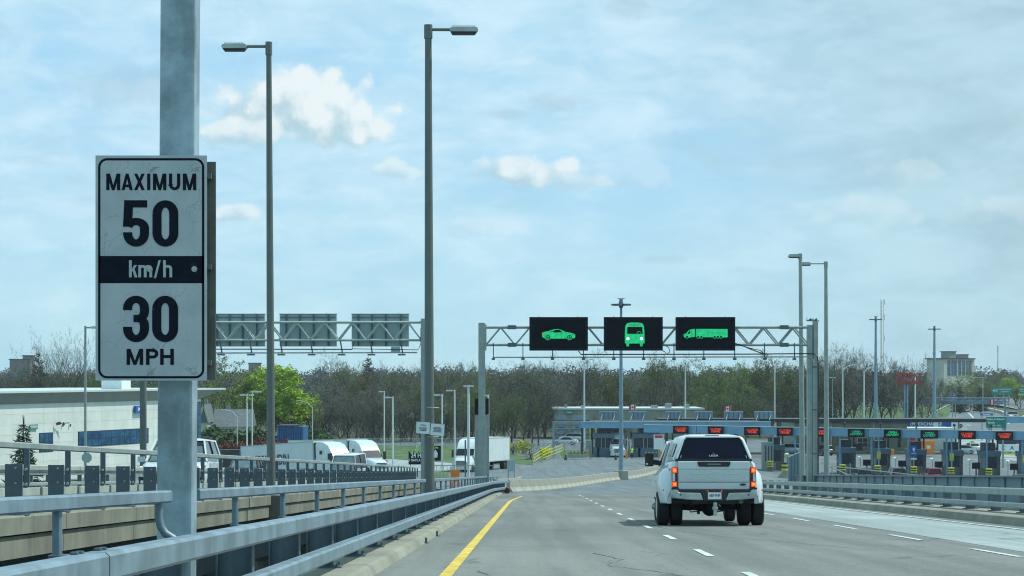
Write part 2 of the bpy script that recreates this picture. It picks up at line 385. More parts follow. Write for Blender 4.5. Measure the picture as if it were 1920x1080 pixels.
# ------------------------------------------------------------------ mesh helpers
class MB:
    def __init__(s, origin=(0, 0, 0)):
        s.v, s.f, s.o = [], [], Vector(origin)

    def add(s, vs, fs):
        b = len(s.v)
        s.v.extend([tuple(Vector(p) - s.o) for p in vs])
        s.f.extend([tuple(i + b for i in f) for f in fs])
        return s

    def box(s, x0, x1, y0, y1, z0, z1):
        vs = [(x, y, z) for z in (z0, z1) for y in (y0, y1) for x in (x0, x1)]
        return s.add(vs, [(0, 2, 3, 1), (4, 5, 7, 6), (0, 1, 5, 4), (2, 6, 7, 3), (0, 4, 6, 2), (1, 3, 7, 5)])

    def bar(s, p0, p1, w, h, up=(0, 0, 1)):
        """rectangular bar from p0 to p1, w across and h along 'up'"""
        p0, p1 = Vector(p0), Vector(p1)
        d = (p1 - p0).normalized()
        u = Vector(up)
        x = d.cross(u)
        if x.length < 1e-5:
            x = d.cross(Vector((0, 1, 0)))
        x.normalize()
        u = x.cross(d).normalized()
        a, b = x * w / 2, u * h / 2
        vs = [p0 - a - b, p0 + a - b, p0 + a + b, p0 - a + b, p1 - a - b, p1 + a - b, p1 + a + b, p1 - a + b]
        return s.add(vs, [(0, 3, 2, 1), (4, 5, 6, 7), (0, 1, 5, 4), (1, 2, 6, 5), (2, 3, 7, 6), (3, 0, 4, 7)])

    def tube(s, pts, r, n=8, caps=True):
        pts = [Vector(p) for p in pts]
        rs = r if isinstance(r, (list, tuple)) else [r] * len(pts)
        vs, fs = [], []
        ref = None
        for i, p in enumerate(pts):
            d = (pts[min(i + 1, len(pts) - 1)] - pts[max(i - 1, 0)]).normalized()
            if ref is None:
                ref = d.orthogonal().normalized()
            x = (ref - d * ref.dot(d)).normalized()
            ref = x
            y = d.cross(x)
            for k in range(n):
                a = 2 * math.pi * (k + .5) / n
                vs.append(p + (x * math.cos(a) + y * math.sin(a)) * rs[i])
        for i in range(len(pts) - 1):
            for k in range(n):
                k2 = (k + 1) % n
                fs.append((i * n + k, i * n + k2, (i + 1) * n + k2, (i + 1) * n + k))
        if caps:
            fs.append(tuple(range(n - 1, -1, -1)))
            fs.append(tuple(range((len(pts) - 1) * n, len(pts) * n)))
        return s.add(vs, fs)

    def prism(s, poly, axis, a, b):
        """extrude a 2-D outline: axis x -> poly (y, z); y -> (x, z); z -> (x, y)"""
        f = {'x': lambda t, p: (t, p[0], p[1]), 'y': lambda t, p: (p[0], t, p[1]), 'z': lambda t, p: (p[0], p[1], t)}[axis]
        n = len(poly)
        area = sum(poly[i][0] * poly[(i + 1) % n][1] - poly[(i + 1) % n][0] * poly[i][1] for i in range(n))
        vs = [f(a, p) for p in poly] + [f(b, p) for p in poly]
        fs = [tuple(range(n)), tuple(range(2 * n - 1, n - 1, -1))] + [(i, i + n, (i + 1) % n + n, (i + 1) % n) for i in range(n)]
        flip = (area > 0) == (axis != 'y')
        if a > b:
            flip = not flip
        if flip:
            fs = [tuple(reversed(q)) for q in fs]
        return s.add(vs, fs)

    def loft(s, secs, caps=True, closed=True):
        n = len(secs[0])
        vs = [p for q in secs for p in q]
        fs = []
        for i in range(len(secs) - 1):
            for k in range(n if closed else n - 1):
                k2 = (k + 1) % n
                fs.append((i * n + k, i * n + k2, (i + 1) * n + k2, (i + 1) * n + k))
        if caps:
            fs.append(tuple(range(n - 1, -1, -1)))
            fs.append(tuple(range((len(secs) - 1) * n, len(secs) * n)))
        return s.add(vs, fs)

    def wheel(s, c, r, w, axis='x', n=20):
        """a tyre with rounded shoulders, axis along x"""
        prof = [(-w / 2, r * .62), (-w / 2, r * .9), (-w * .38, r), (w * .38, r), (w / 2, r * .9), (w / 2, r * .62)]
        secs = []
        for (t, q) in prof:
            secs.append([(c[0] + t, c[1] + q * math.cos(2 * math.pi * k / n), c[2] + q * math.sin(2 * math.pi * k / n)) for k in range(n)])
        return s.loft(secs)

    def build(s, name, m, parent=None, smooth=0, loc=None, bevel=0.0):
        me = bpy.data.meshes.new(name)
        me.from_pydata(s.v, [], s.f)
        me.update()
        ms = m if isinstance(m, (list, tuple)) else [m]
        for q in ms:
            me.materials.append(MT[q] if isinstance(q, str) else q)
        if smooth:
            me.shade_smooth()
            me.set_sharp_from_angle(angle=R(smooth))
        o = bpy.data.objects.new(name, me)
        COL.objects.link(o)
        if parent is not None:
            o.parent = parent
        if loc is not None:
            o.location = loc
        elif parent is None:
            o.location = s.o
        if bevel:
            bv = o.modifiers.new('bevel', 'BEVEL')
            bv.width = bevel
            bv.segments = 2
            bv.limit_method = 'ANGLE'
        return o


def tag(o, label=None, cat=None, group=None, kind=None):
    if label:
        o['label'] = label
    if cat:
        o['category'] = cat
    if group:
        o['group'] = group
    if kind:
        o['kind'] = kind
    return o


def empty(name, loc, label, cat, group=None, rz=0.0, rot=None):
    o = bpy.data.objects.new(name, None)
    COL.objects.link(o)
    o.location = loc
    o.rotation_euler = rot if rot else (0, 0, rz)
    return tag(o, label, cat, group)


def kids(o):
    return [c for c in o.children]


def copy_tree(o, parent=None, depth=0):
    c = o.copy()
    COL.objects.link(c)
    if parent is not None:
        c.parent = parent
    for ch in kids(o):
        copy_tree(ch, c, depth + 1)
    return c


def clone(root, loc, rz=None, label=None, group=None, scale=None):
    c = copy_tree(root)
    c.location = loc
    if rz is not None:
        c.rotation_euler = (0, 0, rz)
    if scale:
        c.scale = (scale,) * 3 if not isinstance(scale, tuple) else scale
    if label:
        c['label'] = label
    if group:
        c['group'] = group
    return c


def part(name, me, m, parent, loc=(0, 0, 0), rot=(0, 0, 0), scale=(1, 1, 1)):
    """a child object that shares mesh data"""
    o = bpy.data.objects.new(name, me)
    COL.objects.link(o)
    o.parent = parent
    o.location, o.rotation_euler, o.scale = loc, rot, scale
    return o


def text(s, size, loc, m, parent, sx=1.0, bold=0.0, depth=.004, name='lettering', rz=0.0, tilt=0.0, align='CENTER', lines=1.0):
    """lettering standing in the plane that faces -Y (turned by rz); loc is the centre of the text"""
    cu = bpy.data.curves.new('t', 'FONT')
    cu.body = s
    cu.size = size
    cu.align_x = align
    cu.align_y = 'CENTER'
    cu.offset = bold
    cu.extrude = depth
    cu.resolution_u = 3
    cu.space_line = lines
    ob = bpy.data.objects.new('t', cu)
    COL.objects.link(ob)
    dg = bpy.context.evaluated_depsgraph_get()
    me = bpy.data.meshes.new_from_object(ob.evaluated_get(dg))
    bpy.data.objects.remove(ob)
    bpy.data.curves.remove(cu)
    me.name = name
    me.materials.clear()
    me.materials.append(MT[m])
    me.transform(Matrix.Rotation(R(90), 4, 'X') @ Matrix.Rotation(tilt, 4, 'Z') @ Matrix.Diagonal((sx, 1, 1, 1)))
    o = bpy.data.objects.new(name, me)
    COL.objects.link(o)
    if parent is not None:
        o.parent = parent
    o.location = loc
    o.rotation_euler = (0, 0, rz)
    return o


# ------------------------------------------------------------------ the lie of the land
GR = .04725           # bridge approach gradient
LOFF = .51            # the left carriageway stands a little higher


def G(y):
    """height of our road surface at distance y"""
    if y <= 135:
        return 12.1 - GR * y
    t = min(y, 377) - 135
    return 5.72 - GR * t + GR * t * t / 484


def lat(l, y):
    return l + .01 * y


def sst(a, b, x):
    t = max(0, min(1, (x - a) / (b - a)))
    return t * t * (3 - 2 * t)


def H(x, y):
    """terrain: the approach embankment falling away to the flat plaza"""
    l = x - .01 * y
    f = sst(-46, -19, l) * (1 - sst(15, 40, l))
    return G(y) * f if y >= 128 else 0.0


def px(x, d):
    return (x - 960) * d / F


def pz(y, d):
    return EYE - (y - 700) * d / F


def sheet(name, rows, m, off, nx=8, kind='structure', parent=None, hf=H):
    """rows: (y, x0, x1); a draped sheet that follows the land"""
    b = MB()
    vs, fs = [], []
    for (y, x0, x1) in rows:
        for k in range(nx + 1):
            x = x0 + (x1 - x0) * k / nx
            vs.append((x, y, hf(x, y) + off))
    for i in range(len(rows) - 1):
        for k in range(nx):
            a = i * (nx + 1) + k
            fs.append((a, a + 1, a + nx + 2, a + nx + 1))
    b.add(vs, fs)
    o = b.build(name, m, parent, smooth=40)
    if kind:
        o['kind'] = kind
    return o

# ------------------------------------------------------------------ terrain and road surfaces
def build_land():
    xs = [-4000, -2000, -900, -400, -200, -110] + [-80 + 2.0 * i for i in range(81)] + [110, 200, 400, 900, 2000, 4000]
    ys = [-300, -60, 0, 60, 127.98, 128.0] + [130 + 5 * i for i in range(50)] + [400, 450, 520, 600, 750, 1000, 1500, 2500, 4500, 7000]
    b = MB()
    b.add([(x, y, H(x, y) - .06) for y in ys for x in xs],
          [(j * len(xs) + i, j * len(xs) + i + 1, (j + 1) * len(xs) + i + 1, (j + 1) * len(xs) + i) for j in range(len(ys) - 1) for i in range(len(xs) - 1)])
    o = b.build('ground', 'scrub', smooth=40)
    tag(o, kind='structure')
    # our carriageway on the bridge
    g = lambda x, y: G(y)
    sheet('road_surface', [(y, lat(-1.9, y), lat(11.2, y)) for y in (3, 40, 80, 110, 130)], 'asphalt', 0.0, 4, hf=g)
    sheet('pale_lane', [(y, lat(7.55, y), lat(10.35, y)) for y in (20, 50, 80, 100, 120, 134)], 'lane_concrete', .004, 2, hf=g)
    sheet('left_road_surface', [(y, lat(-17, y), lat(-7.4, y)) for y in (3, 40, 80, 110, 130)], 'asphalt_far', LOFF, 4, hf=g)
    # plaza and the flare at the foot of the bridge
    rows = [(130, lat(-1.9, 130), lat(11.2, 130)), (136, -1.6, 13.5), (142, -1.4, 15.5), (150, -3, 18), (160, -6, 20), (170, -9, 24), (185, -14, 30), (200, -20, 36), (215, -26, 44),
            (230, -34, 60), (245, -42, 84), (260, -50, 110)] + [(y, -58, 125) for y in range(270, 431, 10)]
    sheet('plaza_surface', rows, 'asphalt_far', .03, 60, hf=lambda x, y: H(x, y) - (.03 if y <= 130 else 0))
    rows = [(y, lat(-17, y), lat(-7.4, y)) for y in range(130, 171, 5)] + [(y, lat(-20 - (y - 170) * .25, y), lat(-7 + (y - 170) * .05, y)) for y in range(175, 231, 5)]
    sheet('left_road_foot', rows, 'asphalt_far', .05, 16, hf=lambda x, y: max(H(x, y), G(y) + LOFF * (1 - sst(130, 170, y)) - .02) - (.05 if y <= 130 else 0))
    # deck slabs
    for nm, l0, l1, off in (('bridge_deck', -2.62, 12.9, 0.0), ('left_bridge_deck', -18.2, -7.42, LOFF)):
        b = MB()
        secs = []
        for y in (-6, 129.9):
            z = G(y) + off
            secs.append([(lat(l0, y), y, z - .04), (lat(l1, y), y, z - .04), (lat(l1, y), y, z - .5), (lat(l0, y), y, z - .5)])
        b.loft(secs)
        tag(b.build(nm, 'concrete'), kind='structure')
        for k, fr in enumerate((.12, .5, .88)):
            b = MB()
            secs = []
            for y in (-6, 129.9):
                z = G(y) + off
                l = l0 + (l1 - l0) * fr
                secs.append([(lat(l - .25, y), y, z - .5), (lat(l + .25, y), y, z - .5), (lat(l + .25, y), y, z - 1.9), (lat(l - .25, y), y, z - 1.9)])
            b.loft(secs)
            tag(b.build('deck_girder', 'rail_dark'), kind='structure')
        for y in (20, 56, 92, 126):
            b = MB()
            c = lat((l0 + l1) / 2, y)
            b.box(c - (l1 - l0) * .45, c + (l1 - l0) * .45, y - .8, y + .8, G(y) + off - 3.0, G(y) + off - 1.9)
            for q in (-.3, .3):
                b.tube([(c + (l1 - l0) * q, y, 0), (c + (l1 - l0) * q, y, G(y) + off - 3.0)], .75, 16)
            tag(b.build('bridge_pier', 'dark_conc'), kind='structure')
    # kerbs
    for nm, prof in (('left_kerb', [(-1.88, 0), (-1.93, .10), (-1.99, .12), (-2.62, .12), (-2.62, -.5), (-1.88, -.5)]),
                     ('right_kerb', [(11.2, 0), (11.26, .19), (11.34, .22), (12.9, .22), (12.9, -.5), (11.2, -.5)])):
        ys_ = [-6 + 3.5 * i for i in range(40)]
        b = MB()
        b.loft([[(lat(l, y), y, G(y) + z) for (l, z) in prof] for y in (-6, 60, 128, 131)])
        kb = tag(b.build(nm, 'kerb'), kind='structure')
    # the ledge of the kerb under the barrier that flares out towards the concrete blocks
    b = MB()
    b.loft([[(lat(l, y), y, G(y) + z) for (l, z) in [(-1.88 + (y - 131) * .03, 0), (-1.95 + (y - 131) * .03, .12), (-2.62, .12), (-2.62, -.3)]] for y in (131, 136)])
    tag(b.build('kerb_end', 'kerb'), kind='structure')

    # painted lines
    def line(nm, pts, w, m, off=.008, dash=None, hf=g):
        b = MB()
        for (a, c) in dash or [(pts[0][1], pts[-1][1])]:
            n = max(1, int((c - a) / 6))
            row = []
            for i in range(n + 1):
                y = a + (c - a) * i / n
                for (l0, y0), (l1, y1) in zip(pts, pts[1:]):
                    if y0 <= y <= y1 + 1e-6:
                        l = l0 + (l1 - l0) * (y - y0) / (y1 - y0)
                        break
                row.append((l, y))
            vs, fs = [], []
            for (l, y) in row:
                vs += [(lat(l - w / 2, y), y, hf(l, y) + off), (lat(l + w / 2, y), y, hf(l, y) + off)]
            for i in range(len(row) - 1):
                fs.append((2 * i, 2 * i + 1, 2 * i + 3, 2 * i + 2))
            b.add(vs, fs)
        return tag(b.build(nm, m), kind='structure')
    line('yellow_edge_line', [(-1.03, 5), (-1.03, 95), (-.62, 116)], .15, 'yellow')
    cyc = 7.9
    line('lane_line', [(2.58, 6), (2.6, 150)], .12, 'white_line', dash=[(23.2 + cyc * i, 26.0 + cyc * i) for i in range(13)])
    line('lane_line', [(7.03, 6), (7.05, 150)], .11, 'white_line', dash=[(30.8 + cyc * i, 34.2 + cyc * i) for i in range(11)])
    line('white_edge_line', [(10.55, 10), (10.6, 135)], .13, 'white_line')
    # tar-filled cracks and joints across the shoulder
    b = MB()
    rr = random.Random(3)
    for y in (21.6, 24.0, 27.3, 33.5, 41.0, 52, 62):
        x = -1.85
        while x < -.2 + rr.random() * .7:
            x2 = x + .22
            ya, yb = y + rr.uniform(-.06, .06), y + rr.uniform(-.06, .06)
            w = rr.uniform(.012, .03)
            b.add([(lat(x, ya), ya, G(ya) + .005), (lat(x2, yb), yb, G(yb) + .005), (lat(x2, yb), yb + w, G(yb + w) + .005), (lat(x, ya), ya + w, G(ya + w) + .005)], [(0, 1, 2, 3)])
            x = x2
    tag(b.build('tar_crack', mat('crack_tar', (.118, .126, .122), .85, var=.35, scale=6)), kind='structure')

    def crack(pts, w):
        b = MB()
        r2 = random.Random(int(pts[0][1] * 10))
        P = []
        for (a, c) in zip(pts, pts[1:]):
            for i in range(6):
                t = i / 6
                P.append((a[0] + (c[0] - a[0]) * t + r2.uniform(-.035, .035), a[1] + (c[1] - a[1]) * t + r2.uniform(-.12, .12)))
        vs, fs = [], []
        for i, (l, y) in enumerate(P):
            ww = w * r2.uniform(.2, .75)
            vs += [(lat(l - ww, y), y, G(y) + .006), (lat(l + ww, y), y + .03, G(y + .03) + .006)]
            if i:
                fs.append((2 * i - 2, 2 * i - 1, 2 * i + 1, 2 * i))
        b.add(vs, fs)
        tag(b.build('tar_crack', bpy.data.materials['crack_tar']), kind='structure')
    crack([(.9, 32.5), (1.25, 29.8), (.95, 28.0), (1.5, 26.3), (1.9, 24.6), (2.3, 23.6)], .018)
    crack([(1.4, 23.8), (1.2, 22.0), (1.6, 20.5)], .018)
    crack([(2.55, 58), (2.75, 52), (2.95, 46), (3.6, 41), (4.6, 37), (5.5, 33)], .02)
    crack([(2.4, 21.5), (3.3, 20.6), (3.9, 19.5), (4.2, 18.3)], .03)
    crack([(-.7, 26.5), (-.45, 24.6), (-.55, 22.8), (-.2, 21.6)], .03)


build_land()


def turf(name, pts, m='grass', off=.06):
    """a patch of lawn or paving given by ground corners (x, y), draped over the land"""
    b = MB()
    P = [Vector(p) for p in pts]
    quads = [(P[0], P[1], P[2], P[3])] if len(P) == 4 else [(P[0], P[i], (P[i] + P[i + 1]) / 2, P[i + 1]) for i in range(1, len(P) - 1)]
    n = 20
    for (p, q, r_, s_) in quads:
        vs = []
        for j in range(n + 1):
            for i in range(n + 1):
                u, v = i / n, j / n
                w = p * (1 - u) * (1 - v) + q * u * (1 - v) + r_ * u * v + s_ * (1 - u) * v
                vs.append((w.x, w.y, H(w.x, w.y) + off))
        b.add(vs, [(j * (n + 1) + i, j * (n + 1) + i + 1, (j + 1) * (n + 1) + i + 1, (j + 1) * (n + 1) + i) for j in range(n) for i in range(n)])
    return tag(b.build(name, m, smooth=40), kind='structure')


def gp(x, d):
    return (px(x, d), d)


# ------------------------------------------------------------------ guard rails along our carriageway
POST_D = 3.5


def railbox(b, l, h0, h1, w, y0, y1, off=0.0, step=None, lfun=None):
    """a box section rail following the road, l = centre offset, h0..h1 heights above the road, rounded corners"""
    n = max(1, int((y1 - y0) / 8)) if step is None else step
    secs = []
    c = min(w, h1 - h0) * .14
    for i in range(n + 1):
        y = y0 + (y1 - y0) * i / n
        z = G(y) + off
        ll = l if lfun is None else l + lfun(y)
        a, e = lat(ll - w / 2, y), lat(ll + w / 2, y)
        secs.append([(a + c, y, z + h0), (e - c, y, z + h0), (e, y, z + h0 + c), (e, y, z + h1 - c), (e - c, y, z + h1), (a + c, y, z + h1), (a, y, z + h1 - c), (a, y, z + h0 + c)])
    b.loft(secs)
    return b


def left_barrier():
    t = empty('guard_rail', (lat(-2.3, 20), 20, G(20)), 'long double box-beam guard rail in pale blue-grey steel beside the yellow line', 'guard rail')
    o = t.location
    flare = lambda y: .0 if y < 112 else (y - 112) ** 2 * .0012
    joints = [3.2, 10.9] + [10.9 + 14.0 * i for i in range(1, 9)] + [134.5]
    for (a, c) in zip(joints, joints[1:]):
        for (h0, h1) in ((.645, .80), (.25, .40)):
            b = MB(o)
            railbox(b, -2.24, h0, h1, .15, a + .012, c - .012, step=6, lfun=flare)
            b.build('rail_beam', 'rail', t, smooth=30)
            b = MB(o)   # sleeve showing in the joint
            railbox(b, -2.24, h0 + .012, h1 - .012, .12, c - .2, c + .2, step=1, lfun=flare)
            b.build('joint_sleeve', 'rail_dark', t)
    # stanchions: an I-section of dark weathered steel on a base plate
    p = MB()
    p.box(-.30, -.286, -.075, .075, .0, .62)          # back flange
    p.box(-.014, 0, -.075, .075, .0, .62)             # front flange
    p.box(-.286, -.014, -.006, .006, .0, .62)         # web
    p.box(-.34, .10, -.13, .13, -.0, .022)
    p.box(-.09, 0.0, -.05, .05, .62, .645)
    pm = p.build('post', 'rail_dark', t)
    pme = pm.data
    bpy.data.objects.remove(pm)
    q = MB()
    for (x, y) in ((.06, .09), (.06, -.09)):
        q.tube([(x, y, .022), (x, y, .06)], .016, 6)
    qm = q.build('anchor_bolt', 'rail_dark', t)
    qme = qm.data
    bpy.data.objects.remove(qm)
    y = 7.1
    while y < 134:
        c = part('post', pme, 'x', t, Vector((lat(-2.31 + flare(y), y), y, G(y) + .12)) - o)
        part('anchor_bolt', qme, 'x', c)
        y += POST_D
    # bolts on the top of the beams, nearest joints
    for jy in (10.9, 24.9, 38.9):
        b = MB(o)
        for dy in (-.35, -.22, .22, .35):
            b.tube([(lat(-2.27, jy + dy), jy + dy, G(jy + dy) + .795), (lat(-2.27, jy + dy), jy + dy, G(jy + dy) + .815)], .022, 6)
        b.build('bolt', 'rail_dark', t)

    # handrail behind, on round pipes standing on the top beam
    def hand(y0, y1, posts, bent=None, lab='', endcap=True, lfun=None):
        h = empty('handrail', (lat(-2.6, y0), y0, G(y0)), lab, 'handrail')
        ho = h.location
        b = MB(ho)
        n = max(1, int((y1 - y0) / 10.5))
        for i in range(n):
            b = MB(ho)
            a, c = y0 + (y1 - y0) * i / n, y0 + (y1 - y0) * (i + 1) / n
            railbox(b, -2.6, 1.0, 1.085, .11, a + (.006 if i else 0), c - (.006 if i < n - 1 else 0), step=2, lfun=lfun)
            b.build('rail_section', 'rail', h, smooth=30)
        for y in posts:
            b = MB(ho)
            x = lat(-2.6 + (lfun(y) if lfun else 0), y)
            b.tube([(x, y, G(y) + .56), (x, y, G(y) + 1.001)], .028, 12)
            c = b.build('post', 'rail', h, smooth=30)
            b = MB(ho)
            b.box(x - .04, x + .28, y - .055, y + .055, G(y) + .72, G(y) + .76)
            b.build('bracket', 'rail_dark', c)
        if bent:
            y = bent
            b = MB(ho)
            x = lat(-2.6, y)
            pts = [(0, 1.001), (0, .96), (.0, .90), (.015, .84), (.05, .79), (.11, .755), (.16, .72), (.19, .67), (.20, .60), (.20, .56)]
            b.tube([(x + .0 + p_ * .9, y, G(y) + z) for (p_, z) in pts], .028, 14)
            b.build('bent_post', 'rail', h, smooth=40)
        return h
    hand(5.0, 15.05, [11.65, 8.1], 14.8, 'short near handrail ending in a kinked pipe at the speed sign pole')
    hand(16.31, 50.6, [18.6 + 3.52 * i for i in range(9)] + [49.4], None, 'long pipe-post handrail between the speed sign pole and the tall lamp pole')
    hand(54.6, 133.8, [56.5 + 3.5 * i for i in range(22)], None, 'far handrail beyond the tall lamp pole running down to the concrete barrier', lfun=flare)


left_barrier()


# ------------------------------------------------------------------ barrier of the left carriageway, seen from its back
def left_carriage_barrier():
    L = -7.1
    # parapet panels
    w = empty('concrete_parapet', (lat(L, 20), 20, G(20) + LOFF), 'stained beige concrete parapet of the left carriageway, below its steel railing', 'parapet')
    o = w.location
    y = 4.0
    k = 0
    while y < 130:
        y2 = y + 5.6
        gap = .012
        skip = 52.2 < y < 50
        b = MB(o)
        prof = [(-7.42, .12), (-7.02, .12), (-7.0, .10), (-7.0, -.13), (-7.42, -.13)]
        b.loft([[(lat(l, q), q, G(q) + LOFF + z) for (l, z) in prof] for q in (y + gap, y2 - gap)])
        b.build('coping_panel', 'concrete', w)
        b = MB(o)
        prof = [(-7.40, -.155), (-7.05, -.155), (-7.05, -.46), (-7.40, -.46)]
        b.loft([[(lat(l, q), q, G(q) + LOFF + z) for (l, z) in prof] for q in (y + gap, y2 - gap)])
        b.build('fascia_panel', 'concrete', w)
        y = y2
        k += 1
    # pilaster behind the second lamp pole
    b = MB(o)
    q = 57.3
    b.box(lat(-7.45, q), lat(-6.72, q), q - .35, q + .35, G(q) + LOFF - .75, G(q) + LOFF + .13)
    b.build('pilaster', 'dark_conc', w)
    # the railing
    t = empty('guard_rail', (lat(L, 20), 20, G(20) + LOFF), 'dark-posted steel railing with a thin top rail on the left concrete parapet', 'guard rail')
    o = t.location
    for (a, c) in [(4 + 10.3 * i, 4 + 10.3 * (i + 1)) for i in range(12)]:
        b = MB(o)
        railbox(b, -7.12, 1.04, 1.13, .12, a + .01, min(c, 131) - .01, LOFF, 2)
        b.build('top_rail', 'rail_grey', t, smooth=30)
        b = MB(o)
        railbox(b, -7.46, .70, .83, .10, a + .01, min(c, 131) - .01, LOFF, 2)
        b.build('mid_rail', 'rail_beige', t, smooth=30)
        b = MB(o)
        railbox(b, -7.46, .36, .50, .10, a + .01, min(c, 131) - .01, LOFF, 2)
        b.build('low_rail', 'rail_beige', t, smooth=30)
    p = MB()
    p.box(-.19, .03, -.05, -.038, .12, .83)       # broad dark plate facing the camera
    p.box(-.19, -.178, -.038, .07, .12, .83)
    p.box(.02, .032, -.038, .07, .12, .83)
    p.box(-.26, .12, -.13, .13, .12, .14)
    post = p.build('post', 'rail_dark', t).data
    bpy.data.objects.remove(bpy.data.objects['post'] if 'post' in bpy.data.objects and bpy.data.objects['post'].data == post else [x for x in bpy.data.objects if x.data == post][0])
    p = MB()
    p.prism([(-.04, 1.04), (.04, 1.04), (.04, .56), (.01, .50), (-.04, .50)], 'y', -.02, .02)
    br = p.build('rail_bracket', 'rail_dark', t)
    brm = br.data
    bpy.data.objects.remove(br)
    p = MB()
    for z in (.55, .76):
        p.tube([(.0, -.03, z), (.0, -.06, z)], .022, 6)
        p.tube([(-.14, -.05, z + .02), (-.14, -.075, z + .02)], .016, 6)
    bo = p.build('bolt', 'rail_beige', t)
    bom = bo.data
    bpy.data.objects.remove(bo)
    y = 8.6
    while y < 131:
        c = part('post', post, 'x', t, Vector((lat(-7.12, y), y, G(y) + LOFF)) - o)
        c2 = part('rail_bracket', brm, 'x', t, Vector((lat(-7.02, y), y, G(y) + LOFF)) - o)
        part('bolt', bom, 'x', c2)
        y += 2.62
    # outer barrier of the left carriageway
    t = empty('guard_rail', (lat(-17.6, 40), 40, G(40) + LOFF), 'low grey outer rail on the far side of the left carriageway', 'guard rail')
    o = t.location
    b = MB(o)
    for (h0, h1) in ((.28, .40), (.66, .80)):
        b = MB(o)
        railbox(b, -17.6, h0, h1, .12, 20, 150, LOFF)
        b.build('rail_beam', 'rail_grey', t)
    for i in range(48):
        y = 21 + 2.7 * i
        b = MB(o)
        b.box(lat(-17.75, y), lat(-17.6, y), y - .06, y + .06, G(y) + LOFF - .1, G(y) + LOFF + .8)
        b.build('post', 'rail_dark', t)
    b = MB()
    b.loft([[(lat(l, q), q, G(q) + LOFF + z) for (l, z) in [(-17.9, .22), (-17.2, .22), (-17.2, -.4), (-17.9, -.4)]] for q in (10, 130)])
    tag(b.build('left_outer_kerb', 'concrete'), kind='structure')


left_carriage_barrier()


# ------------------------------------------------------------------ right-hand barrier and the girder beyond
def right_barrier():
    t = empty('guard_rail', (lat(12.2, 60), 60, G(60)), 'two-beam grey-green guard rail with dark posts along the right kerb', 'guard rail')
    o = t.location
    joints = [38 + 14.2 * i for i in range(8)]
    for (a, c) in zip(joints, joints[1:]):
        for (h0, h1) in ((.66, .85), (.33, .475)):
            b = MB(o)
            railbox(b, 12.12, h0, h1, .15, a + .012, c - .012, step=3)
            b.build('rail_beam', 'rail_grey', t, smooth=30)
    p = MB()
    p.box(.07, .30, -.085, -.07, .0, .66)
    p.box(.07, .085, -.07, .08, .0, .66)
    p.box(.285, .30, -.07, .08, .0, .66)
    p.box(.0, .38, -.16, .16, 0, .022)
    pm = p.build('post', 'rail_dark', t)
    me = pm.data
    bpy.data.objects.remove(pm)
    y = 43.4
    while y < 136:
        part('post', me, 'x', t, Vector((lat(12.13, y), y, G(y) + .22)) - o)
        y += 3.35
    # blackened scuff blocks on the kerb face
    # plate girder / screen of the next ramp
    g = empty('steel_screen_wall', (lat(15, 90), 90, G(90)), 'long blue-grey ribbed steel wall beyond the right guard rail', 'steel wall')
    o = g.location
    y = 56.0
    step = 2.35
    while y < 121:
        b = MB(o)
        L = 15.0
        b.loft([[(lat(L, q), q, G(q) + z) for z in (.30, 1.10)] + [(lat(L + .05, q), q, G(q) + z) for z in (1.10, .30)] for q in (y + .01, y + step - .01)])
        b.build('panel', 'girder', g)
        b = MB(o)
        b.bar((lat(L - .03, y), y, G(y) + .12), (lat(L - .03, y), y, G(y) + 1.10), .05, .03)
        b.build('rib', 'girder', g)
        y += step
    for (z0, z1, w) in ((1.10, 1.155, .24), (.06, .12, .26)):
        b = MB(o)
        b.loft([[(lat(15.0 - w / 2, q), q, G(q) + z0), (lat(15.0 + w / 2, q), q, G(q) + z0), (lat(15.0 + w / 2, q), q, G(q) + z1), (lat(15.0 - w / 2, q), q, G(q) + z1)] for q in (56, 90, 121.2)])
        b.build('flange', 'girder', g)
    # the raised stub at its far end (sloping top) and the cabinet
    s = empty('steel_end_wall', (px(1488, 122), 122, G(122)), 'sloping-topped blue-grey ribbed steel end wall left of the signal gantry column', 'steel wall')
    o = s.location
    D = 122
    xs = [1479 + 5.6 * i for i in range(6)]
    ztop = lambda x: pz(857 - (x - 1479) * .42 if x < 1503 else 847, D)
    for a, c in zip(xs, xs[1:]):
        b = MB(o)
        zb = pz(910, D)
        b.prism([(px(a, D) + .01, zb), (px(c, D) - .01, zb), (px(c, D) - .01, ztop(c)), (px(a, D) + .01, ztop(a))], 'y', D, D + .5)
        b.build('panel', 'girder', s)
    c = empty('control_cabinet', (px(1514, 119), 119, G(119)), 'pale grey electrical cabinet beside the foot of the right gantry column', 'cabinet')
    o = c.location
    b = MB(o)
    b.box(px(1505, 119), px(1524, 119), 119, 119.6, G(119), pz(853, 119))
    b.build('case', 'rail_grey', c, bevel=.02)
    b = MB(o)
    b.box(px(1509, 119), px(1523, 119), 118.97, 119, pz(890, 119), pz(855, 119))
    dd = b.build('door', 'rail_grey', c)
    b = MB(o)
    b.box(px(1510, 119), px(1510.8, 119), 118.93, 118.97, pz(874, 119), pz(870, 119))
    b.build('handle', 'rail_dark', dd)


right_barrier()


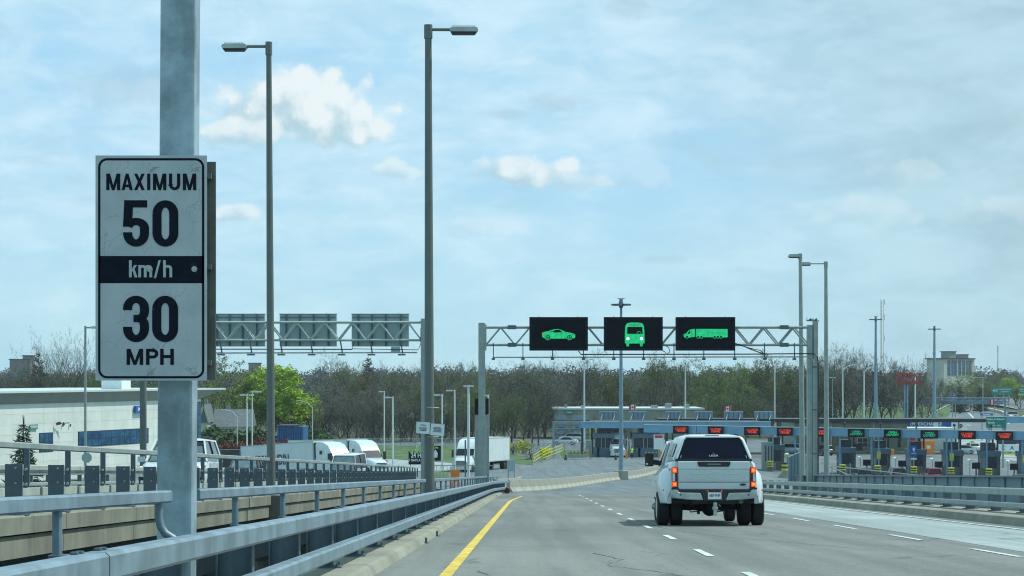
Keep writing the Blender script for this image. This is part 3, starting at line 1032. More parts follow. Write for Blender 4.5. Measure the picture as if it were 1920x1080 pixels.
# ------------------------------------------------------------------ speed limit sign
def ribbon(b, pts, wx, wz, y):
    """thick stroke through pts (x, z) in the plane y, thickness wx for upright runs and wz for level ones"""
    P = [Vector((p[0], p[1])) for p in pts]
    n = len(P)
    vs = []
    for i in range(n):
        d0 = (P[i] - P[i - 1]).normalized() if i else (P[1] - P[0]).normalized()
        d1 = (P[i + 1] - P[i]).normalized() if i < n - 1 else d0
        t = (d0 + d1)
        t = d0 if t.length < 1e-6 else t.normalized()
        nn = Vector((-t.y, t.x))
        k = 1 / max(.5, nn.dot(Vector((-d0.y, d0.x))))
        off = Vector((nn.x * wx / 2, nn.y * wz / 2)) * k
        vs += [(P[i].x + off.x, y, P[i].y + off.y), (P[i].x - off.x, y, P[i].y - off.y)]
    b.add(vs, [(2 * i, 2 * i + 1, 2 * i + 3, 2 * i + 2) for i in range(n - 1)])


def arc(cx, cz, rx, rz, a0, a1, n=12):
    return [(cx + rx * math.cos(R(a0 + (a1 - a0) * i / n)), cz + rz * math.sin(R(a0 + (a1 - a0) * i / n))) for i in range(n + 1)]


def glyph(b, ch, x, z, w, h, wx, wz, y):
    """narrow grotesque capitals and figures; (x, z) = lower left corner"""
    lay = [0]

    def S(pts):
        lay[0] += 1
        ribbon(b, [(x + p[0], z + p[1]) for p in pts], wx, wz, y - .0012 - lay[0] * .0003)
    a, e, c = wx / 2, w - wx / 2, w / 2
    lo, hi = wz / 2, h - wz / 2
    r = c - a
    if ch == '0':
        S(arc(c, h - c * 1.05, r, c * 1.05 - lo, 180, 0, 14) + arc(c, c * 1.05, r, c * 1.05 - lo, 0, -180, 14) + [(a, h - c * 1.05)])
    elif ch == '5':
        S([(w - wx * .2, hi), (a + wx * .12, hi)])
        ribbon(b, [(x + a + wx * .12, z + h), (x + a - wx * .02, z + h * .43)], wx, wz, y)
        S(arc(c, h * .40, r, h * .60 - lo - h * .40 + h * .02, 165, 0, 12) + arc(c, c * 1.05, r, c * 1.05 - lo, 0, -180, 14) + [(a, h * .31)])
    elif ch == '3':
        S([(a, h * .69)] + arc(c, h - c * .95, r, c * .95 - lo, 180, 0, 12) + arc(c + .08 * w, h * .66, r - .08 * w, h * .15, 0, -90, 8) + [(w * .40, h * .51)])
        S([(w * .40, h * .51)] + arc(c + .08 * w, h * .36, r - .08 * w, h * .15, 90, 0, 8) + arc(c, c * 1.05, r, c * 1.05 - lo, 0, -180, 14) + [(a, h * .33)])
    elif ch == 'M':
        S([(a, 0), (a, h)]); S([(e, 0), (e, h)])
        b.add([(x + wx * .15, y - .0004, z + h), (x + wx * 1.15, y - .0004, z + h), (x + c + wx * .42, y - .0004, z), (x + c - wx * .42, y - .0004, z)], [(0, 1, 2, 3)])
        b.add([(x + w - wx * .15, y - .0008, z + h), (x + w - wx * 1.15, y - .0008, z + h), (x + c - wx * .42, y - .0008, z), (x + c + wx * .42, y - .0008, z)], [(0, 1, 2, 3)])
    elif ch == 'A':
        b.add([(x, y, z), (x + wx, y, z), (x + c + wx * .35, y, z + h), (x + c - wx * .45, y, z + h)], [(0, 1, 2, 3)])
        b.add([(x + w, y - .0004, z), (x + w - wx, y - .0004, z), (x + c - wx * .35, y - .0004, z + h), (x + c + wx * .45, y - .0004, z + h)], [(0, 1, 2, 3)])
        ribbon(b, [(x + w * .22, z + h * .26), (x + w * .78, z + h * .26)], wx, wz * .95, y - .0008)
    elif ch == 'X':
        b.add([(x, y, z), (x + wx, y, z), (x + w, y, z + h), (x + w - wx, y, z + h)], [(0, 1, 2, 3)])
        b.add([(x, y - .0004, z + h), (x + wx, y - .0004, z + h), (x + w, y - .0004, z), (x + w - wx, y - .0004, z)], [(0, 1, 2, 3)])
    elif ch in 'I|':
        S([(c, 0), (c, h)])
    elif ch == 'U':
        S([(a, h), (a, c)] + arc(c, c, r, c - lo, 180, 360, 12) + [(e, h)])
    elif ch == 'P':
        S([(a, 0), (a, h)])
        ribbon(b, [(x + a, z + hi), (x + w * .55, z + hi)] + [(x + q[0], z + q[1]) for q in arc(w * .55, h * .70, e - w * .55, hi - h * .70, 90, -90, 12)] + [(x + a, z + h * .70 - (hi - h * .70))], wx, wz, y - .0004)
    elif ch == 'H':
        S([(a, 0), (a, h)]); S([(e, 0), (e, h)])
        ribbon(b, [(x + a, z + h * .52), (x + e, z + h * .52)], wx, wz, y - .0004)
    elif ch == 'k':
        S([(a, 0), (a, h)])
        b.add([(x + wx, y - .0004, z + h * .30), (x + wx, y - .0004, z + h * .46), (x + w - wx * 1.1, y - .0004, z + h * .72), (x + w, y - .0004, z + h * .72)], [(0, 3, 2, 1)])
        b.add([(x + w * .42, y - .0008, z + h * .46), (x + w * .62, y - .0008, z + h * .55), (x + w + wx * .1, y - .0008, z), (x + w - wx, y - .0008, z)], [(0, 1, 2, 3)])
    elif ch == 'm':
        S([(a, 0), (a, h * .72)])
        for q in (0, 1):
            x0, x1 = a + (e - a) / 2 * q, a + (e - a) / 2 * (q + 1)
            ribbon(b, [(x + x0, z + h * .50)] + [(x + p[0], z + p[1]) for p in arc((x0 + x1) / 2, h * .52, (x1 - x0) / 2, h * .72 - lo - h * .52, 180, 0, 10)] + [(x + x1, z)], wx, wz, y - .0004 * (q + 1))
    elif ch == 'h':
        S([(a, 0), (a, h)])
        ribbon(b, [(x + a, z + h * .48)] + [(x + p[0], z + p[1]) for p in arc(c, h * .52, r, h * .72 - lo - h * .52, 180, 0, 10)] + [(x + e, z)], wx, wz, y - .0004)
    elif ch == '/':
        b.add([(x, y, z - h * .05), (x + wx * .8, y, z - h * .05), (x + w, y, z + h), (x + w - wx * .8, y, z + h)], [(0, 1, 2, 3)])


def speed_sign():
    D = 15.6
    s = F / D
    pole = empty('sign_pole', (px(272, 16), 16.0, 0), 'thick square galvanised pole that carries the maximum 50 speed sign', 'pole')
    o = pole.location
    b = MB(o)
    w = .265
    x0 = px(272, 16)
    pole.rotation_euler = (0, .007, 0)
    b.box(x0, x0 + w, 16, 16 + w, G(16) - 1.0, EYE + 3.6)
    b.build('shaft', 'sign_pole', pole, bevel=.022)
    b = MB(o)
    b.box(x0 - .12, x0 + w + .12, 16 - .1, 16 + w + .12, G(16) - 1.03, G(16) - 1.0)
    b.build('base_plate', 'rail_dark', pole)
    b = MB(o)
    b.box(x0 + .02, x0 + w - .04, 15.93, 16.0, G(16) + .58, G(16) + .63)
    b.build('clamp', 'rail_dark', pole)

    X = lambda u: px(u, D)
    Z = lambda v: pz(v, D)
    sg = empty('speed_sign', (X(283), D, Z(714)), 'tall white speed limit sign reading MAXIMUM 50 km/h 30 MPH with cracked sheeting', 'road sign')
    o = sg.location
    b = MB(o)
    b.box(X(179), X(388), D, D + .006, Z(713.5), Z(291.5))
    b.build('face_panel', 'sheeting', sg)
    # border, a rounded rectangle outline
    b = MB(o)
    y = D - .0012
    xa, xb, za, zb = X(184), X(383), Z(709.5), Z(296.5)
    rr = 17 / s
    t = 4.3 / s

    def rrect(i):
        q = []
        for (cx, cz, a0) in ((xb - rr, zb - rr, 0), (xa + rr, zb - rr, 90), (xa + rr, za + rr, 180), (xb - rr, za + rr, 270)):
            q += [(cx + (rr - i) * math.cos(R(a0 + 90 * k / 8)), y, cz + (rr - i) * math.sin(R(a0 + 90 * k / 8))) for k in range(9)]
        return q
    A, B = rrect(0), rrect(t)
    n = len(A)
    b.add(A + B, [(i, (i + 1) % n, (i + 1) % n + n, i + n) for i in range(n)])
    b.build('border', 'sign_black', sg)
    b = MB(o)
    b.add([(X(184) + t * .2, y, Z(531)), (X(383) - t * .2, y, Z(531)), (X(383) - t * .2, y, Z(480)), (X(184) + t * .2, y, Z(480))], [(0, 1, 2, 3)])
    b.build('band', 'sign_black', sg)
    u = 1 / s
    yl = D - .002
    for (ch, x, w_) in (('M', 199.5, 26), ('A', 228, 21), ('X', 251.5, 20), ('I', 276, 6), ('M', 287, 25), ('U', 317, 21), ('M', 343, 25)):
        b = MB(o)
        glyph(b, ch, X(x), Z(356.5), w_ * u, 31 * u, 5.9 * u, 5.2 * u, yl)
        b.build('letter', 'sign_black', sg)
    for (ch, x, z) in (('5', 231, 462.5), ('0', 286, 462.5), ('3', 231, 641.5), ('0', 285.5, 641.5)):
        b = MB(o)
        glyph(b, ch, X(x), Z(z), 48.5 * u, 87 * u, 17 * u, 13.5 * u, yl)
        b.build('digit', 'sign_black', sg)
    for (ch, x, w_) in (('M', 237.5, 31), ('P', 274, 23), ('H', 300.5, 25.5)):
        b = MB(o)
        glyph(b, ch, X(x), Z(684), w_ * u, 30 * u, 6.4 * u, 5.4 * u, yl)
        b.build('letter', 'sign_black', sg)
    for (ch, x, w_) in (('k', 242, 15.5), ('m', 259.5, 26), ('/', 288.5, 13), ('h', 306, 17)):
        b = MB(o)
        glyph(b, ch, X(x), Z(520), w_ * u, 32 * u, 5.2 * u, 4.6 * u, yl - .001)
        b.build('letter', 'sign_grey_print', sg)
    for (x, z) in ((284.5, 315), (366, 314), (281, 505), (364.5, 504.5), (282, 696), (363, 696)):
        b = MB(o)
        c = (X(x), D, Z(z))
        b.tube([(c[0], D - .001, c[2]), (c[0], D - .006, c[2])], .021, 14)
        bo = b.build('washer', 'steel', sg)
        b = MB(o)
        b.tube([(c[0], D - .006, c[2]), (c[0], D - .018, c[2])], .011, 6)
        b.build('bolt_head', 'steel', bo)
        # star cracks round the bolts
        b = MB(o)
        r2 = random.Random(int(x * z))
        for k in range(5):
            a = r2.uniform(0, 6.28)
            ln = r2.uniform(.03, .06)
            p0 = (c[0] + .018 * math.cos(a), c[2] + .018 * math.sin(a))
            p1 = (c[0] + ln * math.cos(a + .15), c[2] + ln * math.sin(a + .15))
            ribbon(b, [p0, ((p0[0] + p1[0]) / 2 + .004, (p0[1] + p1[1]) / 2), p1], .0014, .0014, D - .0028)
        b.build('crack_star', 'sign_back', sg)
    # second sign back to back, facing the other way
    b = empty('sign_back_panel', (X(292), D + .1, Z(712)), 'brown back of the second sign plate peeping out behind the speed sign', 'road sign')
    o2 = b.location
    q = MB(o2)
    q.box(X(194), X(402.5), D + .05, D + .075, Z(712), Z(302))
    q.build('plate', 'sign_back', b)
    q = MB(o2)
    for z in (330, 500, 680):
        q.box(X(200), X(396), D + .006, D + .05, Z(z + 5), Z(z - 5))
    q.build('rail', 'sign_back', b)


speed_sign()


# ------------------------------------------------------------------ street lights on the bridge
def led_head(parent, o, x, y, z, sgn, ln=1.0, w=.34, wide=True):
    b = MB(o)
    x0, x1 = (x, x + sgn * ln)
    a, c = min(x0, x1), max(x0, x1)
    b.prism([(a + .02, z - .02), (c - .05, z - .02), (c, z + .03), (c - .02, z + .09), (a + .02, z + .09), (a - .02, z + .03)], 'y', y - w / 2, y + w / 2)
    h = b.build('lamp_head', 'galv_light', parent)
    b = MB(o)
    b.prism([(a + .01, z - .022), (c - .04, z - .022), (c - .09, z - .075), (a + .05, z - .075)], 'y', y - w / 2 + .02, y + w / 2 - .02)
    b.build('lens', 'black_plastic', h)
    b = MB(o)
    k = a + .06
    while k < c - .08:
        b.box(k, k + .022, y - w / 2 + .02, y + w / 2 - .02, z + .09, z + .135)
        k += .045
    b.build('cooling_fin', 'galv_light', h)


def tall_light(name, xb, D, base, ytop, r0, r1, arm_dir, arm, label, head=1.0, xt=None, collar=True, m='pole', rise=0.0, w=.34):
    x = px(xb, D)
    z1 = pz(ytop, D)
    t = empty(name, (x, D, base), label, 'street light')
    o = t.location
    b = MB(o)
    xt_ = px(xt if xt else xb, D)
    b.tube([(x, D, base), (x + (xt_ - x) * .5, D, (base + z1) / 2), (xt_, D, z1)], [r0, (r0 + r1) / 2, r1], 16)
    b.build('pole', m, t, smooth=40)
    b = MB(o)
    b.box(x - r0 * 1.7, x + r0 * 1.7, D - r0 * 1.7, D + r0 * 1.7, base, base + .04)
    b.build('base_plate', 'rail_dark', t)
    if collar:
        b = MB(o)
        b.tube([(xt_, D, z1 - .33), (xt_, D, z1 + .02)], r1 + .022, 14)
        b.build('collar', m, t, smooth=40)
        b = MB(o)
        for z in (.1, .22):
            b.tube([(xt_ + r1 * .6, D - r1 - .03, z1 - z), (xt_ + r1 * .6, D - r1 - .055, z1 - z)], .018, 6)
        b.build('bolt', 'rail_dark', t)
    b = MB(o)
    b.tube([(xt_, D, z1 - .10), (xt_ + arm_dir * arm, D, z1 - .10 + rise)], .042, 8)
    b.build('arm', m, t, smooth=40)
    led_head(t, o, xt_ + arm_dir * (arm - .02), D, z1 - .15 + rise, arm_dir, head, w)
    return t


tall_light('street_light', 805.5, 54.0, G(54) + .1, 48, .135, .085, 1, .58, 'tall grey lamp pole with its lamp head to the right, small notice board on it', .70, xt=803)
t = tall_light('street_light', 508.5, 57.3, G(57.3) + LOFF + .1, 80, .118, .07, -1, .60, 'tall grey lamp pole on the left parapet with its lamp head to the left', .66, xt=504)
tall_light('street_light', 1505, 117.5, G(117.5) - .3, 476, .17, .09, -1, .05, 'right-hand slim lamp pole nearest the signal gantry with its lamp to the left', .62, xt=1500.5, m='rail_grey', w=.3)
tall_light('street_light', 1550, 122, G(122) - .4, 491, .17, .09, -1, .85, 'outer slim lamp pole right of the gantry column with a longer arm', .62, xt=1548.5, m='rail_grey', w=.3)


def pole_notice():
    D = 53.75
    t = empty('notice_board', (px(807, D), D, pz(816, D)), 'small tilted bilingual notice board strapped to the tall lamp pole', 'notice board')
    o = t.location
    t.rotation_euler = (0, 0, R(-14))
    w, h = px(832, D) - px(782, D), pz(793, D) - pz(816, D)
    for k, (a, c) in enumerate(((-w / 2 - .04, -.002), (.002, w / 2 + .04))):
        tl = -.055 if k == 0 else -.075
        zz = h / 2 + (0.02 if k == 0 else .0)
        b = MB()
        b.prism([(a, -h / 2), (c, -h / 2), (c, h / 2), (a, h / 2)], 'y', -.015, .0)
        f = b.build('frame', 'sign_back', t, loc=(0, 0, zz))
        f.rotation_euler = (0, -tl, 0)
        b = MB()
        b.add([(a + .008, -.017, -h / 2 + .008), (c - .008, -.017, -h / 2 + .008), (c - .008, -.017, h / 2 - .008), (a + .008, -.017, h / 2 - .008)], [(0, 1, 2, 3)])
        fp = b.build('face', 'white', f)
        tx = ('WARNING\n \nNO STOPPING\nNO PARKING\nON BRIDGE', 'ATTENTION\nARRET INTERDIT\nSUR LE PONT\nEN TOUT TEMPS') [k]
        text(tx, .034, ((a + c) / 2, -.022, 0), 'navy_print', f, sx=.9, bold=.001, depth=.001)
    b = MB()
    for z in (-.05, h + .38):
        b.tube([(-.15 * math.cos(a) - .0, .2 + .15 * math.sin(a), z) for a in [i * math.pi / 8 for i in range(17)]], .012, 6, caps=False)
    b.build('strap', 'steel', t)


pole_notice()

# ------------------------------------------------------------------ lane signal gantry
def col_post(t, o, x, y, z0, z1, w, d, m='rail_grey', caps=True):
    """H-section style column"""
    b = MB(o)
    b.box(x - w / 2, x + w / 2, y - d / 2, y - d / 2 + .03, z0, z1)
    b.box(x - w / 2, x + w / 2, y + d / 2 - .03, y + d / 2, z0, z1)
    b.box(x - .02, x + .02, y - d / 2 + .03, y + d / 2 - .03, z0, z1)
    return b.build('column', m, t)


def truss(t, o, x0, x1, D, depth, zt, zb, r, n, m, rb=None):
    for dy in (0, depth):
        for z in (zt, zb):
            b = MB(o)
            b.tube([(x0, D + dy, z), (x1, D + dy, z)], r, 10)
            b.build('chord', m, t, smooth=40)
    rb = rb or r * .5
    st = (x1 - x0) / n
    for dy in (0, depth):
        for i in range(n):
            a, c = x0 + st * i, x0 + st * (i + 1)
            mid = (a + c) / 2
            for (p, q) in (((a, zb), (mid, zt)), ((mid, zt), (c, zb))):
                b = MB(o)
                b.tube([(p[0], D + dy, p[1]), (q[0], D + dy, q[1])], rb, 6)
                b.build('brace', m, t, smooth=40)
    b = MB(o)
    for i in range(n + 1):
        for z in (zt, zb):
            b.tube([(x0 + st * i, D, z), (x0 + st * i, D + depth, z)], rb, 6)
    b.build('cross_tie', m, t)


def lane_gantry():
    D = 113
    X, Z = (lambda u: px(u, D)), (lambda v: pz(v, D))
    t = empty('sign_gantry', (X(904), D, G(D)), 'grey tubular truss gantry across our lanes carrying three dark lane displays', 'gantry')
    o = t.location
    b = MB(o)
    b.box(X(897), X(909.5), D, D + .6, G(D) - .3, Z(605))
    b.build('column', 'rail_grey', t, bevel=.02)
    b = MB(o)
    b.box(X(909.8), X(912), D + .1, D + .5, Z(657), Z(608))
    b.build('end_plate', 'rail_grey', t)
    for (x0, x1) in ((1515, 1524), (1526, 1534.5)):
        b = MB(o)
        b.box(X(x0), X(x1), D + .1, D + .6, G(D) - .3, Z(602 if x0 > 1520 else 609))
        b.build('column', 'rail_grey', t, bevel=.02)
    b = MB(o)
    for z in (640, 700, 760, 820):
        b.bar((X(1523), D + .3, Z(z)), (X(1527), D + .3, Z(z)), .1, .12)
    b.build('batten', 'rail_grey', t)
    truss(t, o, X(911), X(1517), D + .15, .9, Z(613.5), Z(646.5), .062, 11, 'rail_grey', .04)
    # splice flanges
    for x in (960, 1471):
        for z in (613.5, 646.5):
            b = MB(o)
            b.box(X(x - 8), X(x + 8), D + .03, D + .27, Z(z + 3.8), Z(z - 3.8))
            b.build('splice', 'rail_dark', t)
    # hangers and the low conduit rail
    for x in (925, 980.5, 1036, 1094, 1151, 1207, 1264, 1320, 1378, 1434, 1490):
        b = MB(o)
        b.bar((X(x), D + .1, Z(643)), (X(x), D + .1, Z(673)), .05, .07, (0, 1, 0))
        b.box(X(x) - .09, X(x) + .09, D + .02, D + .2, Z(675), Z(671))
        b.build('hanger', 'rail_dark', t)
    b = MB(o)
    b.tube([(X(924), D + .1, Z(670)), (X(1517), D + .1, Z(669)), (X(1523), D - .05, Z(672)), (X(1525), D - .1, Z(680)), (X(1525), D - .1, G(D))], .035, 6)
    b.build('conduit', 'rail_grey', t)
    b = MB(o)
    b.tube([(X(1085), D + .1, Z(658)), (X(1089), D + .1, Z(664.5)), (X(1400), D + .05, Z(664)), (X(1526), D - .02, Z(663)), (X(1532), D - .1, Z(668)), (X(1533.5), D - .1, Z(680)), (X(1533.5), D - .1, G(D))], .035, 6)
    b.build('cable', 'black_plastic', t)
    b = MB(o)
    b.tube([(X(1377), D, Z(644)), (X(1392), D, Z(648)), (X(1408), D, Z(655)), (X(1430), D, Z(663))], .03, 6)
    b.tube([(X(1377), D, Z(643)), (X(1396), D, Z(650)), (X(1415), D, Z(655)), (X(1426), D, Z(657)), (X(1432), D, Z(663))], .022, 6)
    b.tube([(X(1240), D, Z(656)), (X(1247), D, Z(660)), (X(1250), D, Z(664)), (X(1256), D, Z(660)), (X(1254), D, Z(652)), (X(1248), D, Z(648))], .022, 6)
    b.build('loose_cable', 'black_plastic', t)
    b = MB(o)
    for (z) in (688, 768, 850):
        b.bar((X(1522), D - .12, Z(z)), (X(1536), D - .12, Z(z)), .05, .07)
    b.build('cable_clamp', 'rail_dark', t)
    # traffic counter camera on the right column
    c = empty('camera_cluster', (X(1525), D + .3, Z(601)), 'cluster of cameras on a small bracket topping the right gantry column', 'camera')
    oc = c.location
    b = MB(oc)
    b.tube([(X(1513), D + .2, Z(601)), (X(1537), D + .2, Z(601.5))], .03, 6)
    b.tube([(X(1514), D + .2, Z(601)), (X(1514), D + .2, Z(595))], .02, 6)
    b.build('bracket', 'rail_dark', c)
    for x in (1519, 1524, 1530):
        b = MB(oc)
        b.tube([(X(x), D + .1, Z(600)), (X(x + .5), D - .1, Z(598.5))], [.07, .05], 8)
        b.build('camera', 'galv_light' if x == 1524 else 'rail_dark', c)
    for (k, (x0, x1, lab, shp)) in enumerate(((992.5, 1102, 'dark lane display showing a green car', 'car'),
                                              (1132, 1242, 'dark lane display showing a green bus seen from the front', 'bus'),
                                              (1266.5, 1377.5, 'dark lane display showing a green semi-trailer truck', 'truck'))):
        s = empty('lane_display', (X((x0 + x1) / 2), D - .35, Z(657)), lab + ' on the gantry', 'led sign', 'lane displays on the gantry')
        os_ = s.location
        zt, zb = Z(595), Z(657.5)
        b = MB(os_)
        b.box(X(x0), X(x1), D - .33, D + .05, zb, zt)
        b.build('housing', 'led_frame', s, bevel=.02)
        b = MB(os_)
        e = .13
        b.add([(X(x0) + e, D - .334, zb + e), (X(x1) - e, D - .334, zb + e), (X(x1) - e, D - .334, zt - e), (X(x0) + e, D - .334, zt - e)], [(0, 1, 2, 3)])
        b.build('screen', 'led_black', s)
        b = MB(os_)
        for x in (x0 + 18, x1 - 19):
            b.tube([(X(x), D - .1, zt), (X(x), D - .1, zt + .05), (X(x) + .05, D - .1, zt + .07)], .014, 5)
        b.build('lifting_eye', 'rail_dark', s)
        b = MB(os_)
        b.box(X(x0), X(x1), D - .37, D - .33, zt - .03, zt + .005)
        b.build('rain_lip', 'led_frame', s)
        yy = D - .345

        def poly(name, pts, m, cx=None, dy=0):
            q = MB(os_)
            P = [(X(a), Z(c)) for (a, c) in pts]
            q.prism(P, 'y', yy - dy, yy - dy + .006)
            return q.build(name, m, s)

        def ring(name, cx, cz, r, m, dy, r0=0):
            q = MB(os_)
            k = D / F
            if r0:
                A = [(X(cx) + r * k * math.cos(i * math.pi / 10), yy - dy, Z(cz) + r * k * math.sin(i * math.pi / 10)) for i in range(20)]
                B = [(X(cx) + r0 * k * math.cos(i * math.pi / 10), yy - dy, Z(cz) + r0 * k * math.sin(i * math.pi / 10)) for i in range(20)]
                q.add(A + B, [(i, (i + 1) % 20, (i + 1) % 20 + 20, i + 20) for i in range(20)])
            else:
                q.tube([(X(cx), yy - dy + .003, Z(cz)), (X(cx), yy - dy, Z(cz))], r * k, 18)
            return q.build(name, m, s)
        if shp == 'car':
            c = lambda L: [(800 + a / 4, 560 + z / 4) for (a, z) in L]
            poly('pictogram_body', c([(863, 268), (868, 252), (890, 248), (908, 246), (935, 236), (960, 230), (985, 229), (1008, 235), (1040, 250), (1080, 256), (1100, 262), (1113, 272), (1113, 286),
                                      (1110, 297), (1092, 298), (1086, 280), (1070, 272), (1054, 280), (1048, 300), (930, 301), (924, 281), (908, 272), (892, 280), (886, 298), (868, 291)]), 'led_green')
            poly('pictogram_window', c([(948, 250), (952, 240), (972, 234), (994, 235), (1014, 248), (1012, 253), (955, 256)]), 'led_black', dy=.008)
            poly('pictogram_window', c([(928, 250), (938, 242), (944, 241), (941, 252)]), 'led_black', dy=.008)
            for cx in (908, 1070):
                ring('pictogram_wheel', 800 + cx / 4, 560 + 290 / 4, 5.4, 'led_green', .010, 4.3)
                ring('pictogram_wheel', 800 + cx / 4, 560 + 290 / 4, 2.8, 'led_green', .010, 1.5)
            poly('pictogram_lamp', c([(864, 255), (872, 251), (884, 253), (876, 263), (865, 266)]), 'marker_red', dy=.010)
        elif shp == 'bus':
            c = lambda L: [(800 + a / 4, 560 + z / 4) for (a, z) in L]
            poly('pictogram_body', c([(1484, 335), (1484, 250), (1488, 205), (1500, 186), (1530, 180), (1585, 180), (1614, 186), (1626, 205), (1630, 250), (1632, 335), (1618, 337), (1616, 358), (1598, 358), (1596, 337),
                                      (1516, 337), (1514, 358), (1496, 358), (1494, 337)]), 'led_green')
            poly('pictogram_window', c([(1501, 265), (1503, 213), (1614, 213), (1617, 265)]), 'led_black', dy=.008)
            poly('pictogram_blind', c([(1519, 191), (1593, 191), (1593, 204), (1519, 204)]), 'led_darkgreen', dy=.008)
            ring('pictogram_steering', 800 + 1590 / 4, 560 + 262 / 4, 4.2, 'led_green', .010, 3.4)
            poly('pictogram_dash', c([(1501, 265), (1617, 265), (1617, 285), (1501, 285)]), 'led_green', dy=.014)
            for cx in (1507, 1607):
                ring('pictogram_lamp', 800 + cx / 4, 560 + 301 / 4, 2.7, 'led_white', .016)
        else:
            c = lambda L: [(1200 + a / 4.5, 560 + z / 4.5) for (a, z) in L]
            poly('pictogram_trailer', c([(468, 256), (733, 257), (735, 322), (728, 328), (540, 326), (468, 322)]), 'led_green')
            poly('pictogram_cab', c([(364, 318), (364, 303), (372, 296), (388, 292), (402, 272), (420, 262), (448, 256), (460, 256), (460, 322), (410, 330), (372, 328)]), 'led_green')
            poly('pictogram_window', c([(398, 290), (410, 276), (420, 276), (418, 296), (402, 298)]), 'led_black', dy=.008)
            for cx in (392, 486, 513, 626, 652, 678):
                ring('pictogram_wheel', 1200 + cx / 4.5, 560 + 324 / 4.5, 3.0, 'led_green', .010, 2.0)
                ring('pictogram_wheel', 1200 + cx / 4.5, 560 + 324 / 4.5, 2.0, 'led_black', .009)
    return t


lane_gantry()


def back_gantry():
    D = 116
    X, Z = (lambda u: px(u, D)), (lambda v: pz(v, D))
    t = empty('sign_gantry', (X(794), D, G(D)), 'truss gantry over the left carriageway, seen from behind its three sign panels', 'gantry')
    o = t.location
    b = MB(o)
    b.box(X(789), X(800.5), D, D + .6, G(D) - .3, Z(597))
    b.build('column', 'rail_grey', t, bevel=.02)
    b = MB(o)
    b.box(X(262), X(271.5), D, D + .6, G(D) - .3, Z(597))
    b.build('column', 'pole', t, bevel=.02)
    truss(t, o, X(268), X(790), D + .1, .9, Z(604), Z(637.5), .062, 10, 'galv_light', .042)
    for x in (300, 360, 414, 470, 527, 584, 640, 696, 753):
        b = MB(o)
        b.bar((X(x - 3), D + .1, Z(634)), (X(x + 2), D + .1, Z(663)), .07, .09, (0, 1, 0))
        b.box(X(x) - .2, X(x) + .2, D + .02, D + .3, Z(666.5), Z(663.5))
        b.build('hanger', 'rail_dark', t)
    b = MB(o)
    b.tube([(X(290), D + .1, Z(662)), (X(782), D + .1, Z(661))], .04, 6)
    b.build('conduit', 'rail_grey', t)
    b = MB(o)
    b.tube([(X(290), D + .05, Z(654.5)), (X(660), D + .05, Z(655)), (X(664), D + .05, Z(641))], .03, 6)
    b.tube([(X(660), D + .05, Z(654)), (X(784), D + .05, Z(656)), (X(789), D + .02, Z(645)), (X(789), D + .02, Z(615))], .02, 6)
    b.build('cable', 'black_plastic', t)
    b = MB(o)
    b.box(X(733), X(750), D + .1, D + .4, Z(661), Z(650))
    b.build('junction_box', 'panel_back', t)
    for k, (x0, x1, lab) in enumerate(((388, 491.5, 'nearest the big speed sign'), (519.5, 627.5, 'in the middle beside the left lamp pole'), (656, 764.5, 'nearest the tall lamp pole with the notice'))):
        s = empty('road_sign', (X((x0 + x1) / 2), D + 1.3, Z(650)), 'ribbed grey-blue back of the sign panel ' + lab, 'sign panel', 'sign panels seen from behind')
        os_ = s.location
        b = MB(os_)
        b.box(X(x0), X(x1), D + 1.25, D + 1.6, Z(649), Z(588))
        b.build('housing', 'panel_back', s, bevel=.02)
        for f in (.12, .36, .60, .86):
            b = MB(os_)
            b.box(X(x0 + (x1 - x0) * f) - .05, X(x0 + (x1 - x0) * f) + .05, D + 1.12, D + 1.248, Z(648), Z(588.5))
            b.build('rib', 'rail_dark', s)
        b = MB(os_)
        b.box(X(x0) - .02, X(x1) + .02, D + 1.2, D + 1.62, Z(588), Z(586.8))
        b.build('top_edge', 'galv_light', s)
        b = MB(os_)
        b.box(X(x0) + .05, X(x1) - .05, D + 1.16, D + 1.248, Z(594.5), Z(593))
        b.build('stiffener', 'rail_dark', s)
        b = MB(os_)
        for x in (x0 + 18, x1 - 19):
            b.tube([(X(x), D + 1.3, Z(587)), (X(x), D + 1.3, Z(585))], .014, 5)
        b.build('lifting_eye', 'rail_dark', s)


back_gantry()


def mast(xb, D, base, ytop, label, m='mast_blue', r0=.26, r1=.12, w=1.3, ped=True, dome=True):
    x = px(xb, D)
    z1 = pz(ytop, D)
    t = empty('light_mast', (x, D, base), label, 'light mast', 'high light masts')
    o = t.location
    b = MB(o)
    b.tube([(x, D, base), (x, D, (base + z1) / 2), (x, D, z1)], [r0, (r0 + r1) / 2, r1], 12)
    b.build('shaft', m, t, smooth=40)
    b = MB(o)
    b.tube([(x, D, z1 - .1), (x, D, z1 + .25), (x, D, z1 + .9)], [r1, .28, .14], 10)
    b.tube([(x - .35, D, z1 + .9), (x + .35, D, z1 + .9)], .05, 6)
    b.build('head_frame', 'rail_dark', t)
    for k in range(6):
        a = k * math.pi / 3 + .2
        b = MB(o)
        b.bar((x, D, z1 + .35), (x + math.cos(a) * w, D + math.sin(a) * w, z1 + .35), .10, .06)
        c = (x + math.cos(a) * w, D + math.sin(a) * w, z1 + .3)
        b.bar((c[0] - .35 * math.cos(a), c[1] - .35 * math.sin(a), c[2]), (c[0] + .35 * math.cos(a), c[1] + .35 * math.sin(a), c[2]), .38, .18)
        b.build('floodlight', 'rail_dark', t)
    if ped:
        b = MB(o)
        b.prism([(x - .75, base - .6), (x + .75, base - .6), (x + .66, base + .95), (x - .66, base + .95)], 'y', D - .7, D + .7)
        b.build('pedestal', 'barrier_conc', t, bevel=.04)
    return t


